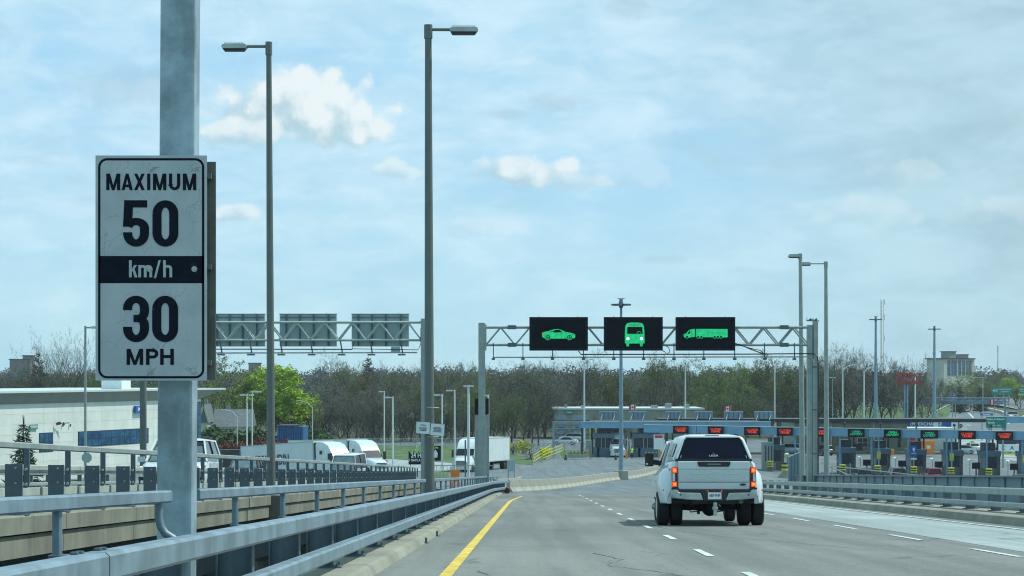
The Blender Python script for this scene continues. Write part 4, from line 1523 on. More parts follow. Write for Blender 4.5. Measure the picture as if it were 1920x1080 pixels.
mast(1164.5, 214, G(214), 577, 'blue-grey high mast on a square concrete block in front of the truck booths', w=.62)
mast(1642, 420, 0, 602, 'high light mast in front of the bare trees, beside the lattice tower', ped=False, w=.95, r0=.42, r1=.2)
mast(1752, 420, 0, 620, 'high light mast in front of the far tan building', ped=False, w=.95, r0=.42, r1=.2)


# ------------------------------------------------------------------ concrete barrier blocks
def jersey(L, m='barrier_conc'):
    prof = [(-.30, 0), (.30, 0), (.30, .08), (.13, .33), (.09, .81), (-.09, .81), (-.13, .33), (-.30, .08)]
    b = MB()
    b.loft([[(x, y, z) for (y, z) in prof] for x in (-L / 2 + .02, L / 2 - .02)])
    return b


def barriers():
    block = jersey(3.6).build('barrier_block', 'barrier_conc', bevel=.02)
    slot = MB()
    for s in (-1, 1):
        slot.box(s * .9 - .22, s * .9 + .22, -.303, -.26, 0, .07)
    first = [True]

    def chain(pts, label, group, L=3.6):
        segs = []
        P = [Vector((a, b_)) for a, b_ in pts]
        tot = sum((P[i + 1] - P[i]).length for i in range(len(P) - 1))
        n = max(1, round(tot / L))

        def at(s):
            for i in range(len(P) - 1):
                l = (P[i + 1] - P[i]).length
                if s <= l or i == len(P) - 2:
                    return P[i] + (P[i + 1] - P[i]) * (s / l)
                s -= l
        for k in range(n):
            a, c = at(tot * k / n), at(tot * (k + 1) / n)
            za, zc = H(a.x, a.y) + .02, H(c.x, c.y) + .02
            mid = (a + c) / 2
            d = c - a
            if first[0]:
                ob = block
                first[0] = False
            else:
                ob = block.copy()
                COL.objects.link(ob)
            ob.location = (mid.x, mid.y, (za + zc) / 2)
            ob.rotation_euler = (0, -math.atan2(zc - za, d.length), math.atan2(d.y, d.x))
            ob.scale = (d.length / L, 1, 1)
            xi = 960 + mid.x * F / mid.y
            far = next((w_ for (x_, w_) in ((968, 'at the nose by the drum'), (1000, 'near the drum end'), (1050, 'below the car display'), (1105, 'between the car and bus displays'), (1150, 'just left of the mast'),
                                            (1172, 'touching the mast block'), (1205, 'just right of the mast'), (1235, 'nearing the pickup mirror'), (9999, 'hidden by the pickup')) if xi < x_))
            tag(ob, label + ', ' + far, 'concrete barrier', group)
    chain([(-.25, 136.5), gp(1000, 146), gp(1050, 163), gp(1100, 187), gp(1135, 205), gp(1158, 213)], 'pale block of the curved concrete barrier', 'concrete barrier blocks along the curve')
    chain([gp(1172, 215), gp(1205, 232), gp(1240, 262), gp(1262, 285)], 'block of the concrete barrier beyond the mast', 'concrete barrier blocks beyond the mast')
    chain([gp(927, 150), gp(948, 152), gp(968, 163), gp(976, 180)], 'hooked barrier block by the grey board', 'concrete barrier blocks around the grey board')
    chain([gp(1064, 322), gp(1104, 322)], 'short low barrier on the lawn edge', 'low barrier blocks by the truck booths')
    # grey board
    D = 168
    t = empty('blank_board', (px(958, D), D, H(px(958, D), D)), 'blank grey board on two legs behind the short hooked barrier', 'board')
    o = t.location
    b = MB(o)
    b.box(px(951, D), px(966, D), D, D + .06, pz(884, D), pz(863, D))
    b.build('panel', 'panel_back', t)
    for x in (953, 964):
        b = MB(o)
        b.box(px(x, D) - .04, px(x, D) + .04, D + .06, D + .14, o.z, pz(864, D))
        b.build('leg', 'rail_grey', t)
    # the rusty drum at the start of the barrier
    D = 131.5
    x, z = px(950.5, D), G(D)
    t = empty('round_reflector', (x, D, z), 'dark red round drum end lying at the nose of the concrete barrier', 'drum')
    b = MB(t.location)
    b.tube([(x, D - .25, z + .20), (x, D - .18, z + .20), (x, D + .3, z + .20)], [.17, .2, .2], 16)
    b.build('drum', 'barrel', t, smooth=40)
    b = MB(t.location)
    b.tube([(x, D - .27, z + .20), (x, D - .25, z + .20)], [.05, .05], 10)
    b.build('bung', 'barrel', t)
    # black stub brackets on the kerb
    for (l, y) in ((-1.86, 37.0), (-1.86, 41.2)):
        z = G(y)
        q = empty('kerb_bracket', (lat(l, y), y, z), 'small black steel stub standing on the shoulder, ' + ('nearer one' if y < 39 else 'farther one') + ' beside the kerb', 'bracket')
        b = MB(q.location)
        b.box(lat(l, y) - .02, lat(l, y) + .02, y - .02, y + .02, z, z + .10)
        b.box(lat(l, y) - .03, lat(l, y) + .05, y - .03, y + .03, z, z + .015)
        b.build('stub', 'rail_dark', q)


barriers()


# ------------------------------------------------------------------ vehicles
def body_sec(y, hw, z0, z1, r=.10, tuck=.04, hw_top=None):
    ht = hw_top if hw_top is not None else hw - .05
    zs = z0 + (z1 - z0) * .55
    right = [(hw - tuck - .05, z0), (hw - tuck, z0 + .06), (hw, z0 + (z1 - z0) * .3), (hw, zs), (ht + .01, z1 - r * .5), (ht - r * .7, z1)]
    return [(x, y, z) for (x, z) in right] + [(-x, y, z) for (x, z) in reversed(right)]


def make_car(name, label, kind='sedan', paint='paint_white', facing=0, detail=False):
    """a car around its own origin, nose towards +Y"""
    t = empty(name, (0, 0, 0), label, 'car')
    if kind == 'suv':
        L, W, Hh, hood, belt = 4.7, 1.88, 1.70, 1.02, 1.06
        wsb, wst, rt, rb = 1.25, .45, -1.95, -2.25     # windscreen base/top, roof end, rear glass base (y)
    elif kind == 'van':
        L, W, Hh, hood, belt = 5.6, 2.0, 2.35, 1.25, 1.3
        wsb, wst, rt, rb = 1.9, 1.2, -2.7, -2.75
    else:
        L, W, Hh, hood, belt = 4.7, 1.82, 1.45, .90, .95
        wsb, wst, rt, rb = 1.05, .25, -1.15, -1.75
    h = L / 2
    w = W / 2
    secs = [body_sec(-h, w * .80, .42, belt * .80, .12), body_sec(-h + .10, w * .90, .30, belt * .96, .12), body_sec(-h + .45, w * .985, .24, belt, .10),
            body_sec(0, w, .22, belt, .10), body_sec(wsb - .15, w, .22, belt * .99, .10), body_sec(wsb + .2, w * .995, .22, hood * 1.0, .12),
            body_sec(h - .45, w * .96, .22, hood * .92, .14), body_sec(h - .12, w * .88, .26, hood * .80, .14), body_sec(h, w * .76, .36, hood * .62, .10)]
    b = MB()
    b.loft(secs)
    body = b.build('body', paint, t, smooth=50)
    # greenhouse
    g = w - .10
    gt = w - .28
    b = MB()
    b.loft([[(-g, wsb, belt - .03), (g, wsb, belt - .03), (g, rb, belt - .03), (-g, rb, belt - .03)],
            [(-gt, wst, Hh - .05), (gt, wst, Hh - .05), (gt, rt, Hh - .05), (-gt, rt, Hh - .05)]])
    b.build('window_band', 'glass', t)
    b = MB()
    b.loft([[(-gt - .03, wst + .06, Hh - .07), (gt + .03, wst + .06, Hh - .07), (gt + .03, rt - .04, Hh - .07), (-gt - .03, rt - .04, Hh - .07)],
            [(-gt - .01, wst - .02, Hh - .02), (gt + .01, wst - .02, Hh - .02), (gt + .01, rt, Hh - .02), (-gt - .01, rt, Hh - .02)],
            [(-gt + .15, wst - .3, Hh), (gt - .15, wst - .3, Hh), (gt - .15, rt + .25, Hh), (-gt + .15, rt + .25, Hh)]])
    b.build('roof', paint, t, smooth=50)
    # pillars
    for s in (-1, 1):
        for (y0, y1, ww) in ((wsb + .01, wst + .03, .075), (rb, rt, .14 if kind != 'van' else .3)):
            b = MB()
            b.bar((s * (g + .005), y0, belt - .03), (s * (gt + .01), y1, Hh - .06), ww, .05, (s, 0, 0))
            b.build('pillar', paint, t)
        b = MB()
        ym = (wst + rt) / 2 + .1
        b.bar((s * (g + .006), ym, belt - .03), (s * (gt + .012), ym, Hh - .06), .07, .04, (s, 0, 0))
        b.build('pillar', 'black_plastic', t)
    # windscreen and rear glass
    for nm, (y0, y1, dz) in (('windscreen', (wsb, wst, 1)), ('rear_window', (rb, rt, -1))):
        b = MB()
        e = .014 * dz
        b.add([(-g + .09, y0 + e, belt), (g - .09, y0 + e, belt), (gt - .05, y1 + e + .02 * dz, Hh - .09), (-gt + .05, y1 + e + .02 * dz, Hh - .09)], [(0, 1, 2, 3)])
        b.build(nm, 'glass_pale' if dz > 0 else 'glass', t)
    r = .35 if kind != 'sedan' else .32
    for s in (-1, 1):
        for y in (h - .90, -h + .90):
            b = MB()
            b.wheel((s * (w - .11), y, r), r, .22)
            ty = b.build('tyre', 'rubber', t, smooth=40)
            b = MB()
            b.tube([(s * (w - .03), y, r), (s * (w + .006), y, r)], r * .62, 14)
            b.build('rim', 'chrome', ty)
        b = MB()
        b.prism([(s * (w * .60), hood * .66), (s * (w * .92), hood * .70), (s * (w * .90), hood * .86), (s * (w * .66), hood * .80)], 'y', h - .16, h - .03)
        b.build('headlight', 'lamp_clear', t)
        b = MB()
        b.prism([(s * (w * .60), belt * .72), (s * (w * .90), belt * .72), (s * (w * .90), belt * .92), (s * (w * .60), belt * .86)], 'y', -h + .12, -h - .005 + .02)
        b.build('tail_light', 'tail_red', t)
        b = MB()
        b.box(min(s * (w - .02), s * (w + .17)), max(s * (w - .02), s * (w + .17)), wsb - .32, wsb - .18, belt - .03, belt + .12)
        b.build('wing_mirror', paint, t)
    b = MB()
    b.box(-w * .55, w * .55, h - .04, h + .012, .40, hood * .62)
    b.build('grille', 'black_plastic', t)
    b = MB()
    b.box(-w * .8, w * .8, -h - .012, -h + .1, .32, .50)
    b.build('rear_bumper', 'black_plastic' if kind == 'suv' else paint, t)
    b = MB()
    b.box(-.2, .2, -h - .02, -h - .0125, .58, .70)
    b.build('number_plate', 'white', t)
    if kind == 'suv':
        for s in (-1, 1):
            b = MB()
            b.tube([(s * (gt - .03), wst - .15, Hh - .02), (s * (gt - .03), wst - .3, Hh + .05), (s * (gt - .03), rt + .3, Hh + .05), (s * (gt - .03), rt + .15, Hh - .02)], .018, 6)
            b.build('roof_rail', 'black_plastic', t)
    return t


def place(t, x, y, z, heading, label=None, group=None):
    """heading in degrees: 0 = nose pointing away from the camera"""
    t.location = (x, y, z)
    t.rotation_euler = (0, 0, R(heading))
    if label:
        t['label'] = label
    if group:
        t['group'] = group
    return t


# the white SUV on the left carriageway
suv = make_car('suv', 'white SUV coming towards us on the left carriageway, half hidden by the sign pole', 'suv', 'paint_white')
yS = 60.5
place(suv, px(342, yS), yS, G(yS) + LOFF, 181)
suv.rotation_euler = (R(GR * 57), 0, R(181))


def suv_face(t):
    h = 2.35
    for s in (-1, 1):
        b = MB()
        b.prism([(s * .50, .74), (s * .90, .82), (s * .93, .93), (s * .62, .88), (s * .48, .82)], 'y', h - .26, h + .02)
        hl = b.build('headlight_unit', 'lamp_clear', t)
        b = MB()
        b.tube([(s * .80, h + .02, .86), (s * .80, h + .03, .86)], .045, 10)
        b.build('led_lamp', 'headlamp_lit', hl)
        b = MB()
        b.prism([(s * .60, .36), (s * .86, .40), (s * .88, .62), (s * .78, .62)], 'y', h - .2, h + .015)
        b.build('fog_lamp_housing', 'black_plastic', t)
        b = MB()
        b.tube([(s * .78, h + .015, .48), (s * .78, h + .03, .48)], .05, 10)
        b.build('fog_lamp', 'lamp_clear', t)
    b = MB()
    b.prism([(-.50, .60), (.50, .60), (.56, .86), (-.56, .86)], 'y', h - .1, h + .03)
    b.build('upper_grille', 'black_plastic', t)
    b = MB()
    b.prism([(-.55, .27), (.55, .27), (.44, .55), (-.44, .55)], 'y', h - .1, h + .03)
    b.build('lower_grille', 'black_plastic', t)
    b = MB()
    b.box(-.16, .16, h + .03, h + .04, .44, .56)
    b.build('front_plate', 'white', t)
    b = MB()
    for i in range(24):
        a = i * math.pi / 12
    b.tube([(.12 * math.cos(i * math.pi / 10), h + .045, .74 + .08 * math.sin(i * math.pi / 10)) for i in range(21)], .012, 5, caps=False)
    b.build('badge', 'chrome', t)


suv_face(suv)
dark = make_car('suv', 'black SUV following behind the white one on the left carriageway', 'suv', 'paint_black')
yS = 124
place(dark, px(461, yS), yS, G(yS) + LOFF, 181)
dark.rotation_euler = (R(GR * 57), 0, R(181))
van = make_car('van', 'white van on the left carriageway in front of the white truck cabs', 'van', 'paint_white')
yS = 150
place(van, px(652, yS), yS, max(H(px(652, yS), yS), G(yS) + LOFF * .5), 174)


# ------------------------------------------------------------------ semi-trailer trucks
def make_cab(t, roof='mid', m='paint_white', dx=0.0):
    """sleeper tractor, nose at y=0 pointing to +Y, body reaches back to -6.6"""
    w = 1.22
    # hood
    b = MB()
    b.loft([body_sec(-2.0, w, .55, 1.95, .15, hw_top=1.02), body_sec(-1.2, w, .55, 1.80, .15, hw_top=.95), body_sec(-.35, 1.15, .50, 1.60, .18, hw_top=.80), body_sec(0, 1.05, .48, 1.40, .16, hw_top=.72)])
    b.build('hood', m, t, smooth=45)
    b = MB()
    b.loft([[(-w, y, z0), (w, y, z0), (w, y, z1 - .4), (w - .12, y, z1), (-w + .12, y, z1), (-w, y, z1 - .4)] for (y, z0, z1) in ((-2.0, .8, 2.0), (-2.01, .8, 2.0), (-2.75, .8, 3.0), (-3.3, .7, 3.55), (-4.2, .7, 3.88), (-5.5, .7, 4.0))])
    b.build('sleeper', m, t, smooth=35)
    b = MB()
    b.add([(-1.08, -2.03, 2.02), (1.08, -2.03, 2.02), (1.04, -2.62, 2.80), (-1.04, -2.62, 2.80)], [(0, 1, 2, 3)])
    b.v = [(x, y + .05, z) for (x, y, z) in b.v]
    b.build('windscreen', 'glass', t)
    for s in (-1, 1):
        b = MB()
        b.add([(s * (w + .012), -2.15, 2.0), (s * (w + .012), -3.15, 2.0), (s * (w + .012), -3.15, 2.65), (s * (w + .012), -2.65, 2.68)], [(0, 1, 2, 3)])
        b.build('side_window', 'glass', t)
        b = MB()
        b.add([(s * (w + .012), -4.2, 2.6), (s * (w + .012), -4.75, 2.6), (s * (w + .012), -4.75, 3.0), (s * (w + .012), -4.2, 3.0)], [(0, 1, 2, 3)])
        b.build('sleeper_window', 'glass', t)
        b = MB()
        b.box(min(s * 1.32, s * 1.62), max(s * 1.32, s * 1.62), -2.15, -1.95, 1.75, 2.65)
        b.bar((s * 1.2, -2.3, 2.6), (s * 1.4, -2.05, 2.6), .05, .05)
        b.build('mirror', 'black_plastic', t)
        b = MB()
        b.prism([(s * .70, .95), (s * 1.10, .95), (s * 1.08, 1.25), (s * .74, 1.22)], 'y', -.3, .02)
        b.build('headlight', 'lamp_clear', t)
        for y in (-1.15, -5.0, -6.2):
            for k in ((0,) if y > -2 else (0, -.34)):
                b = MB()
                b.wheel((s * (1.08 + k), y, .5), .5, .28)
                b.build('tyre', 'rubber', t, smooth=40)
        b = MB()
        b.box(min(s * .9, s * 1.2), max(s * .9, s * 1.2), -4.4, -2.3, .45, .95)
        b.build('fuel_tank', 'chrome', t)
    b = MB()
    b.box(-.62, .62, -.05, .03, .75, 1.42)
    b.build('grille', 'chrome', t)
    b = MB()
    for i in range(6):
        b.box(-.55, .55, .03, .045, .8 + i * .1, .86 + i * .1)
    b.build('grille_slot', 'black_plastic', t)
    b = MB()
    b.box(-1.2, 1.2, -.3, .12, .34, .68)
    b.build('bumper', 'paint_white' if m == 'paint_white' else m, t)
    b = MB()
    b.box(-.5, .5, -6.8, -5.5, .75, 1.0)
    b.build('chassis', 'under', t)


def make_trailer(t, L=15.5, y0=-5.9, m='trailer'):
    """box trailer from y0 backwards"""
    w, z0, z1 = 1.28, 1.12, 4.1
    b = MB()
    b.box(-w, w, y0 - L, y0, z0, z1)
    b.build('box', m, t, bevel=.03)
    b = MB()
    for s in (-1, 1):
        b.box(min(s * w, s * (w + .02)), max(s * w, s * (w + .02)), y0 - L, y0, z1 - .12, z1 + .01)
        b.box(min(s * w, s * (w + .02)), max(s * w, s * (w + .02)), y0 - L, y0, z0 - .02, z0 + .12)
        b.box(min(s * (w), s * (w + .025)), max(s * w, s * (w + .025)), y0 - L, y0 - L + .12, z0, z1)
        b.box(min(s * (w), s * (w + .025)), max(s * w, s * (w + .025)), y0 - .12, y0, z0, z1)
    b.build('frame_rail', 'galv_light', t)
    b = MB()
    b.box(-w + .1, w - .1, y0 + .001, y0 + .4, 2.3, 3.9)
    b.build('cooling_unit', 'black_plastic', t)
    for y in (y0 - L + 1.3, y0 - L + 2.6):
        for s in (-1, 1):
            b = MB()
            b.wheel((s * 1.1, y, .5), .5, .28)
            b.wheel((s * .78, y, .5), .5, .28)
            b.build('tyre', 'rubber', t, smooth=40)
    b = MB()
    b.box(-1.0, 1.0, y0 - L + .6, y0 - L + 3.4, .75, 1.12)
    b.build('bogie', 'under', t)
    b = MB()
    for s in (-.8, .8):
        b.box(s - .06, s + .06, y0 - 2.6, y0 - 2.45, .2, 1.12)
    b.build('landing_leg', 'rail_dark', t)
    b = MB()
    b.box(-1.1, 1.1, y0 - L - .03, y0 - L, .55, .65)
    for s in (-.6, .6):
        b.box(s - .05, s + .05, y0 - L - .03, y0 - L, .6, 1.12)
    b.build('rear_guard', 'rail_dark', t)
    b = MB()
    b.box(-.015, .015, y0 - L - .015, y0 - L, z0 + .1, z1 - .1)
    for x in (-.9, -.35, .35, .9):
        b.tube([(x, y0 - L - .03, z0), (x, y0 - L - .03, z1 - .05)], .025, 6)
    b.build('door_gear', 'galv_light', t)


def set_dir(t, nose, tail, label=None):
    """put the vehicle with its nose at 'nose' and pointing away from 'tail' (world points)"""
    a, c = Vector(nose), Vector(tail)
    d = a - c
    t.location = a
    hd = math.atan2(-d.x, d.y)
    t.rotation_euler = Matrix(((1, 0, 0), (0, 1, 0), (0, 0, 1))).to_euler()
    pitch = math.atan2(d.z, math.hypot(d.x, d.y))
    t.rotation_euler = (pitch, 0, hd)
    return t


def hp(x, d, up=0.04):
    X = px(x, d)
    return (X, d, H(X, d) + up)


n1 = empty('semi_truck', (0, 0, 0), 'white semi-trailer truck with navy NORMANDIN lettering on its side, behind the left railing', 'truck')
make_cab(n1)
make_trailer(n1)
tx = text('NORMANDIN', 1.6, (1.315, -14.9, 2.25), 'navy_print', n1, sx=.80, bold=.035, depth=.004, rz=R(90))
b = MB()
b.prism([(-8.6, 1.75), (-8.2, 2.9), (-8.05, 2.9), (-8.1, 1.75)], 'x', 1.31, 1.32)
b.v = [(x, y - 11.0, z) for (x, y, z) in b.v]
b.build('tree_logo', 'navy_print', n1)
set_dir(n1, (px(664, 226), 226, H(px(664, 226), 226) + .05), (px(440, 246), 246, H(px(440, 246), 246) + .02))
n2 = empty('semi_truck', (0, 0, 0), 'white bonneted truck cab standing behind the lettered truck, nose towards the railing', 'truck')
make_cab(n2)
make_trailer(n2)
set_dir(n2, (px(716, 236), 236, H(px(716, 236), 236) + .05), (px(500, 262), 262, H(px(500, 262), 262) + .3))
n3 = empty('semi_truck', (0, 0, 0), 'plain white semi-trailer truck turning in behind the left gantry column', 'truck')
make_cab(n3)
make_trailer(n3)
set_dir(n3, (px(864, 254), 254, H(px(864, 254), 254)), (px(944, 277), 277, H(px(944, 277), 277)))
n4 = empty('semi_truck', (0, 0, 0), 'white semi truck stopped in the truck booth lane behind the blue-grey mast', 'truck')
make_cab(n4)
make_trailer(n4, m='bldg_white')
place(n4, px(1159, 331), 331, H(px(1159, 331), 331), 180)


# ------------------------------------------------------------------ the pickup
def pickup():
    D = 49.2
    x, z = px(1339, D), G(D)
    t = empty('pickup_truck', (x, D, z), 'white dual-wheel pickup with a matching bed cap and lit tail lamps in the middle lane', 'pickup truck')
    t.rotation_euler = (-math.atan(GR), 0, -.01 + R(.4))
    t.scale = (1.035, 1.035, 1.035)
    W = .86
    z_rail = 1.46

    # bed and cab lower body: tailgate at y=0.02
    def bsec(y, w, z0, z1, wt=None, r=.07):
        wt = wt or w - .03
        zm = z0 + (z1 - z0) * .45
        q = [(w - .05, z0), (w, z0 + .08), (w + .01, zm), (w, z1 - .22), (wt, z1 - r), (wt - r, z1)]
        return [(a, y, c) for (a, c) in q] + [(-a, y, c) for (a, c) in reversed(q)]
    b = MB()
    b.loft([bsec(.06, .90, .72, z_rail), bsec(.12, .955, .62, z_rail), bsec(1.2, .96, .60, z_rail), bsec(2.42, .96, .60, z_rail)])
    b.build('bed', 'paint_white', t, smooth=40)
    b = MB()
    b.loft([bsec(2.46, .99, .55, 1.42, .93), bsec(3.5, 1.0, .52, 1.40, .93), bsec(4.55, 1.0, .52, 1.38, .92), bsec(5.2, .99, .52, 1.36, .86), bsec(6.3, .97, .55, 1.27, .80, .12), bsec(6.65, .93, .6, 1.12, .78, .1)])
    b.build('cab_body', 'paint_white', t, smooth=40)
    # cab greenhouse
    b = MB()
    b.loft([[(-.90, 2.48, 1.38), (.90, 2.48, 1.38), (.90, 4.75, 1.38), (-.90, 4.75, 1.38)], [(-.73, 2.62, 1.93), (.73, 2.62, 1.93), (.72, 4.05, 1.93), (-.72, 4.05, 1.93)]])
    b.build('cab_windows', 'glass', t)
    b = MB()
    b.loft([[(-.76, 2.55, 1.89), (.76, 2.55, 1.89), (.75, 4.12, 1.89), (-.75, 4.12, 1.89)], [(-.72, 2.6, 1.96), (.72, 2.6, 1.96), (.70, 4.0, 1.96), (-.70, 4.0, 1.96)], [(-.5, 2.8, 1.985), (.5, 2.8, 1.985), (.5, 3.8, 1.985), (-.5, 3.8, 1.985)]])
    b.build('cab_roof', 'paint_white', t, smooth=50)
    for s in (-1, 1):
        for (y0, y1, w) in ((2.52, 2.64, .16), (3.55, 3.50, .10), (4.78, 4.08, .09)):
            b = MB()
            b.bar((s * .912, y0, 1.38), (s * .742, y1, 1.92), w, .05, (s, 0, 0))
            b.build('pillar', 'paint_white', t)
    # the cap (canopy) on the bed: lofted shell
    def csec(y, wb, wt, zb, zt, r=.13):
        q = [(wb, zb), (wb - .01, zb + .06), (wt + .035, zt - r), (wt, zt - r * .45), (wt - .10, zt - .03), (wt - .30, zt)]
        return [(a, y, c) for (a, c) in q] + [(-a, y, c) for (a, c) in reversed(q)]
    zb = z_rail
    b = MB()
    b.loft([csec(.15, .885, .83, zb, zb + .12, .04), csec(.25, .888, .765, zb, 1.80, .10), csec(.38, .89, .71, zb, 2.00, .12), csec(.62, .89, .70, zb, 2.055, .13), csec(1.6, .89, .70, zb, 2.075, .13), csec(2.42, .89, .70, zb, 2.06, .13)])
    cap = b.build('bed_cap', 'paint_white', t, smooth=50)

    # rear glass: sits proud of the shell
    def gp_(u, v):       # v 0..1 up the sloping rear, u -1..1 across
        zz = zb + .02 + v * .50
        yy = .055 + v * v * .02 + v * .16
        hw = (.81 - v * .185) * (1 - max(0, (v - .8) / .2) ** 3 * .07)
        return (u * hw, yy, zz)
    b = MB()
    nu, nv = 10, 8
    vs = [gp_(-1 + 2 * i / nu, j / nv) for j in range(nv + 1) for i in range(nu + 1)]
    fs = [(j * (nu + 1) + i, j * (nu + 1) + i + 1, (j + 1) * (nu + 1) + i + 1, (j + 1) * (nu + 1) + i) for j in range(nv) for i in range(nu)]
    b.add(vs, fs)
    gl = b.build('rear_glass', 'glass_truck', t, smooth=60)
    # frame round the glass
    b = MB()
    edge = [gp_(-1, j / nv) for j in range(nv + 1)] + [gp_(-1 + 2 * i / nu, 1) for i in range(1, nu + 1)] + [gp_(1, 1 - j / nv) for j in range(1, nv + 1)]
    b.tube([(p[0] * 1.02, p[1] + .012, p[2] + .01) for p in edge], .026, 6)
    b.build('glass_surround', 'paint_white', t, smooth=50)
    b = MB()
    b.loft([[(-.86, .03, zb - .01), (.86, .03, zb - .01), (.86, .12, zb - .01), (-.86, .12, zb - .01)], [(-.84, .03, zb + .045), (.84, .03, zb + .045), (.84, .12, zb + .045), (-.84, .12, zb + .045)]])
    b.build('glass_bottom_strip', 'black_plastic', t)
    # brand lettering on the glass and gas struts
    text('LEER', .055, (.0, .045, zb + .11), 'white', gl, sx=1.9, bold=.001, depth=.001)
    b = MB()
    b.add([(-.035, .05, zb + .15), (.035, .05, zb + .15), (.0, .055, zb + .185)], [(0, 1, 2)])
    b.build('glass_emblem', 'red', gl)
    for s in (-1, 1):
        b = MB()
        b.tube([(s * .74, .05, zb + .055), (s * .72, .07, zb + .12)], .008, 6)
        b.build('hinge_pin', 'steel', gl)
    # third brake lamp strip on the cap roof
    b = MB()
    b.loft([[(-.17, .30, 1.985), (.17, .30, 1.985), (.17, .40, 2.0), (-.17, .40, 2.0)], [(-.15, .33, 2.018), (.15, .33, 2.018), (.15, .42, 2.04), (-.15, .42, 2.04)]])
    b.build('high_brake_lamp', 'black_plastic', t)
    # cap side windows
    for s in (-1, 1):
        b = MB()
        b.add([(s * .874, .55, zb + .10), (s * .874, 2.15, zb + .10), (s * .772, 2.05, 1.86), (s * .772, .65, 1.86)], [(0, 1, 2, 3)])
        b.v = [(x_ + s * .012, y_, z_) for (x_, y_, z_) in b.v]
        b.build('cap_side_window', 'glass', t)
        b = MB()
        b.bar((s * .888, 1.35, zb + .09), (s * .783, 1.35, 1.87), .05, .02, (s, 0, 0))
        b.build('window_divider', 'paint_white', t)
    # tailgate
    b = MB()
    b.box(-.80, .80, .0, .07, .815, 1.445)
    tg = b.build('tailgate', 'paint_tail', t, bevel=.018)
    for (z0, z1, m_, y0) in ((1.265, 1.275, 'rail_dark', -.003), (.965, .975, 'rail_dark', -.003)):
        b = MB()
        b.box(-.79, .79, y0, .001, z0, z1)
        b.build('crease_shade', m_, tg)  # dark strip paints the shade line of a pressed crease
    b = MB()
    b.box(-.79, .79, -.014, -.001, 1.0, 1.235)
    b.build('applique', 'paint_silver', tg, bevel=.008)
    # winged outline on the applique
    pts = [(-.66, 1.10), (-.62, 1.155), (-.5, 1.17), (-.17, 1.17), (-.10, 1.19), (-.05, 1.215), (.05, 1.215), (.10, 1.19), (.17, 1.17), (.5, 1.17), (.62, 1.155), (.66, 1.10)]
    b = MB()
    b.tube([(p[0], -.016, p[1] - .01) for p in pts], .007, 5)
    pts2 = [(-.66, 1.09), (-.6, 1.05), (-.17, 1.045), (-.10, 1.03), (-.05, 1.01), (.05, 1.01), (.10, 1.03), (.17, 1.045), (.6, 1.05), (.66, 1.09)]
    b.tube([(p[0], -.016, p[1] - .005) for p in pts2], .007, 5)
    b.build('emboss_line', 'paint_tail', tg)
    text('SUPER   DUTY', .085, (0.0, -.017, 1.105), 'paint_tail', tg, sx=1.6, bold=.001, depth=.004)
    b = MB()
    b.tube([(0, -.02, 1.1), (0, -.026, 1.1)], .07, 20)
    b.build('round_badge', 'paint_silver', tg)
    b = MB()
    b.loft([[(.645 + .075 * math.cos(a), y_, .925 + .030 * math.sin(a)) for a in [i * math.pi / 10 for i in range(20)]] for y_ in (-.012, 0)])
    b.build('oval_badge', 'glass', tg)
    b = MB()
    b.tube([(.645 + .068 * math.cos(i * math.pi / 10), -.014, .925 + .025 * math.sin(i * math.pi / 10)) for i in range(21)], .003, 4, caps=False)
    b.build('badge_rim', 'paint_silver', tg)
    # handle recess
    b = MB()
    b.prism([(-.37, 1.44), (.37, 1.44), (.36, 1.37), (.33, 1.325), (-.33, 1.325), (-.36, 1.37)], 'y', -.028, 0)
    hd = b.build('handle', 'black_plastic', tg, bevel=.008)
    b = MB()
    b.box(-.15, .15, -.032, -.028, 1.375, 1.388)
    b.build('handle_chrome', 'steel', hd)
    # tail lamps
    for s in (-1, 1):
        b = MB()
        b.prism([(s * .815, .86), (s * .925, .86), (s * .94, 1.05), (s * .94, 1.31), (s * .815, 1.32)], 'y', -.015, .16)
        tl = b.build('tail_light', 'tail_red', t, bevel=.015)
        for (z0, z1) in ((1.19, 1.30), (.88, .985)):
            b = MB()
            b.box(min(s * .83, s * .928), max(s * .83, s * .928), -.024, -.013, z0, z1)
            k = b.build('lit_lens', 'tail_lit', tl, bevel=.006)
            b = MB()
            b.box(min(s * .85, s * .905), max(s * .85, s * .905), -.028, -.024, z0 + .025, z1 - .025)
            b.build('bulb_glow', 'tail_core', k)
        b = MB()
        b.box(min(s * .83, s * .86), max(s * .83, s * .86), -.022, -.013, 1.0, 1.175)
        b.build('smoked_lens', 'glass', tl)
        b = MB()
        b.box(min(s * .868, s * .925), max(s * .868, s * .925), -.022, -.013, 1.0, 1.175)
        b.build('reverse_lens', 'lamp_clear', tl)
    # dually fenders: swept pods
    for s in (-1, 1):
        b = MB()
        secs = []
        for i in range(13):
            a = i / 12
            yy = .28 + a * 1.65
            k = math.sin(math.pi * min(1, max(0, a * .94 + .03))) ** .42
            ztop = .60 + .70 * k
            ow = .95 + .245 * k
            secs.append([(s * .93, yy, min(ztop, 1.30)), (s * (ow - .14), yy, ztop - .02), (s * (ow - .04), yy, ztop - .14), (s * ow, yy, ztop - .33), (s * (ow + .005), yy, max(.52, ztop - .62)), (s * (ow - .02), yy, .50), (s * .93, yy, .50)])
        b.loft(secs)
        b.build('rear_fender', 'paint_white', t, smooth=50)
        b = MB()
        b.tube([(s * 1.11, .36, .80), (s * 1.11, .35, .80)], .022, 8)
        b.v = [(x_, y_ - .04, z_) for (x_, y_, z_) in b.v]
        b.build('marker_lamp', 'marker_red', t)
        # wheels: paired at the rear, single in front
        for xx in (1.075, .775):
            b = MB()
            b.wheel((s * xx, 1.10, .40), .40, .265, n=28)
            b.build('tyre', 'rubber', t, smooth=40)
        b = MB()
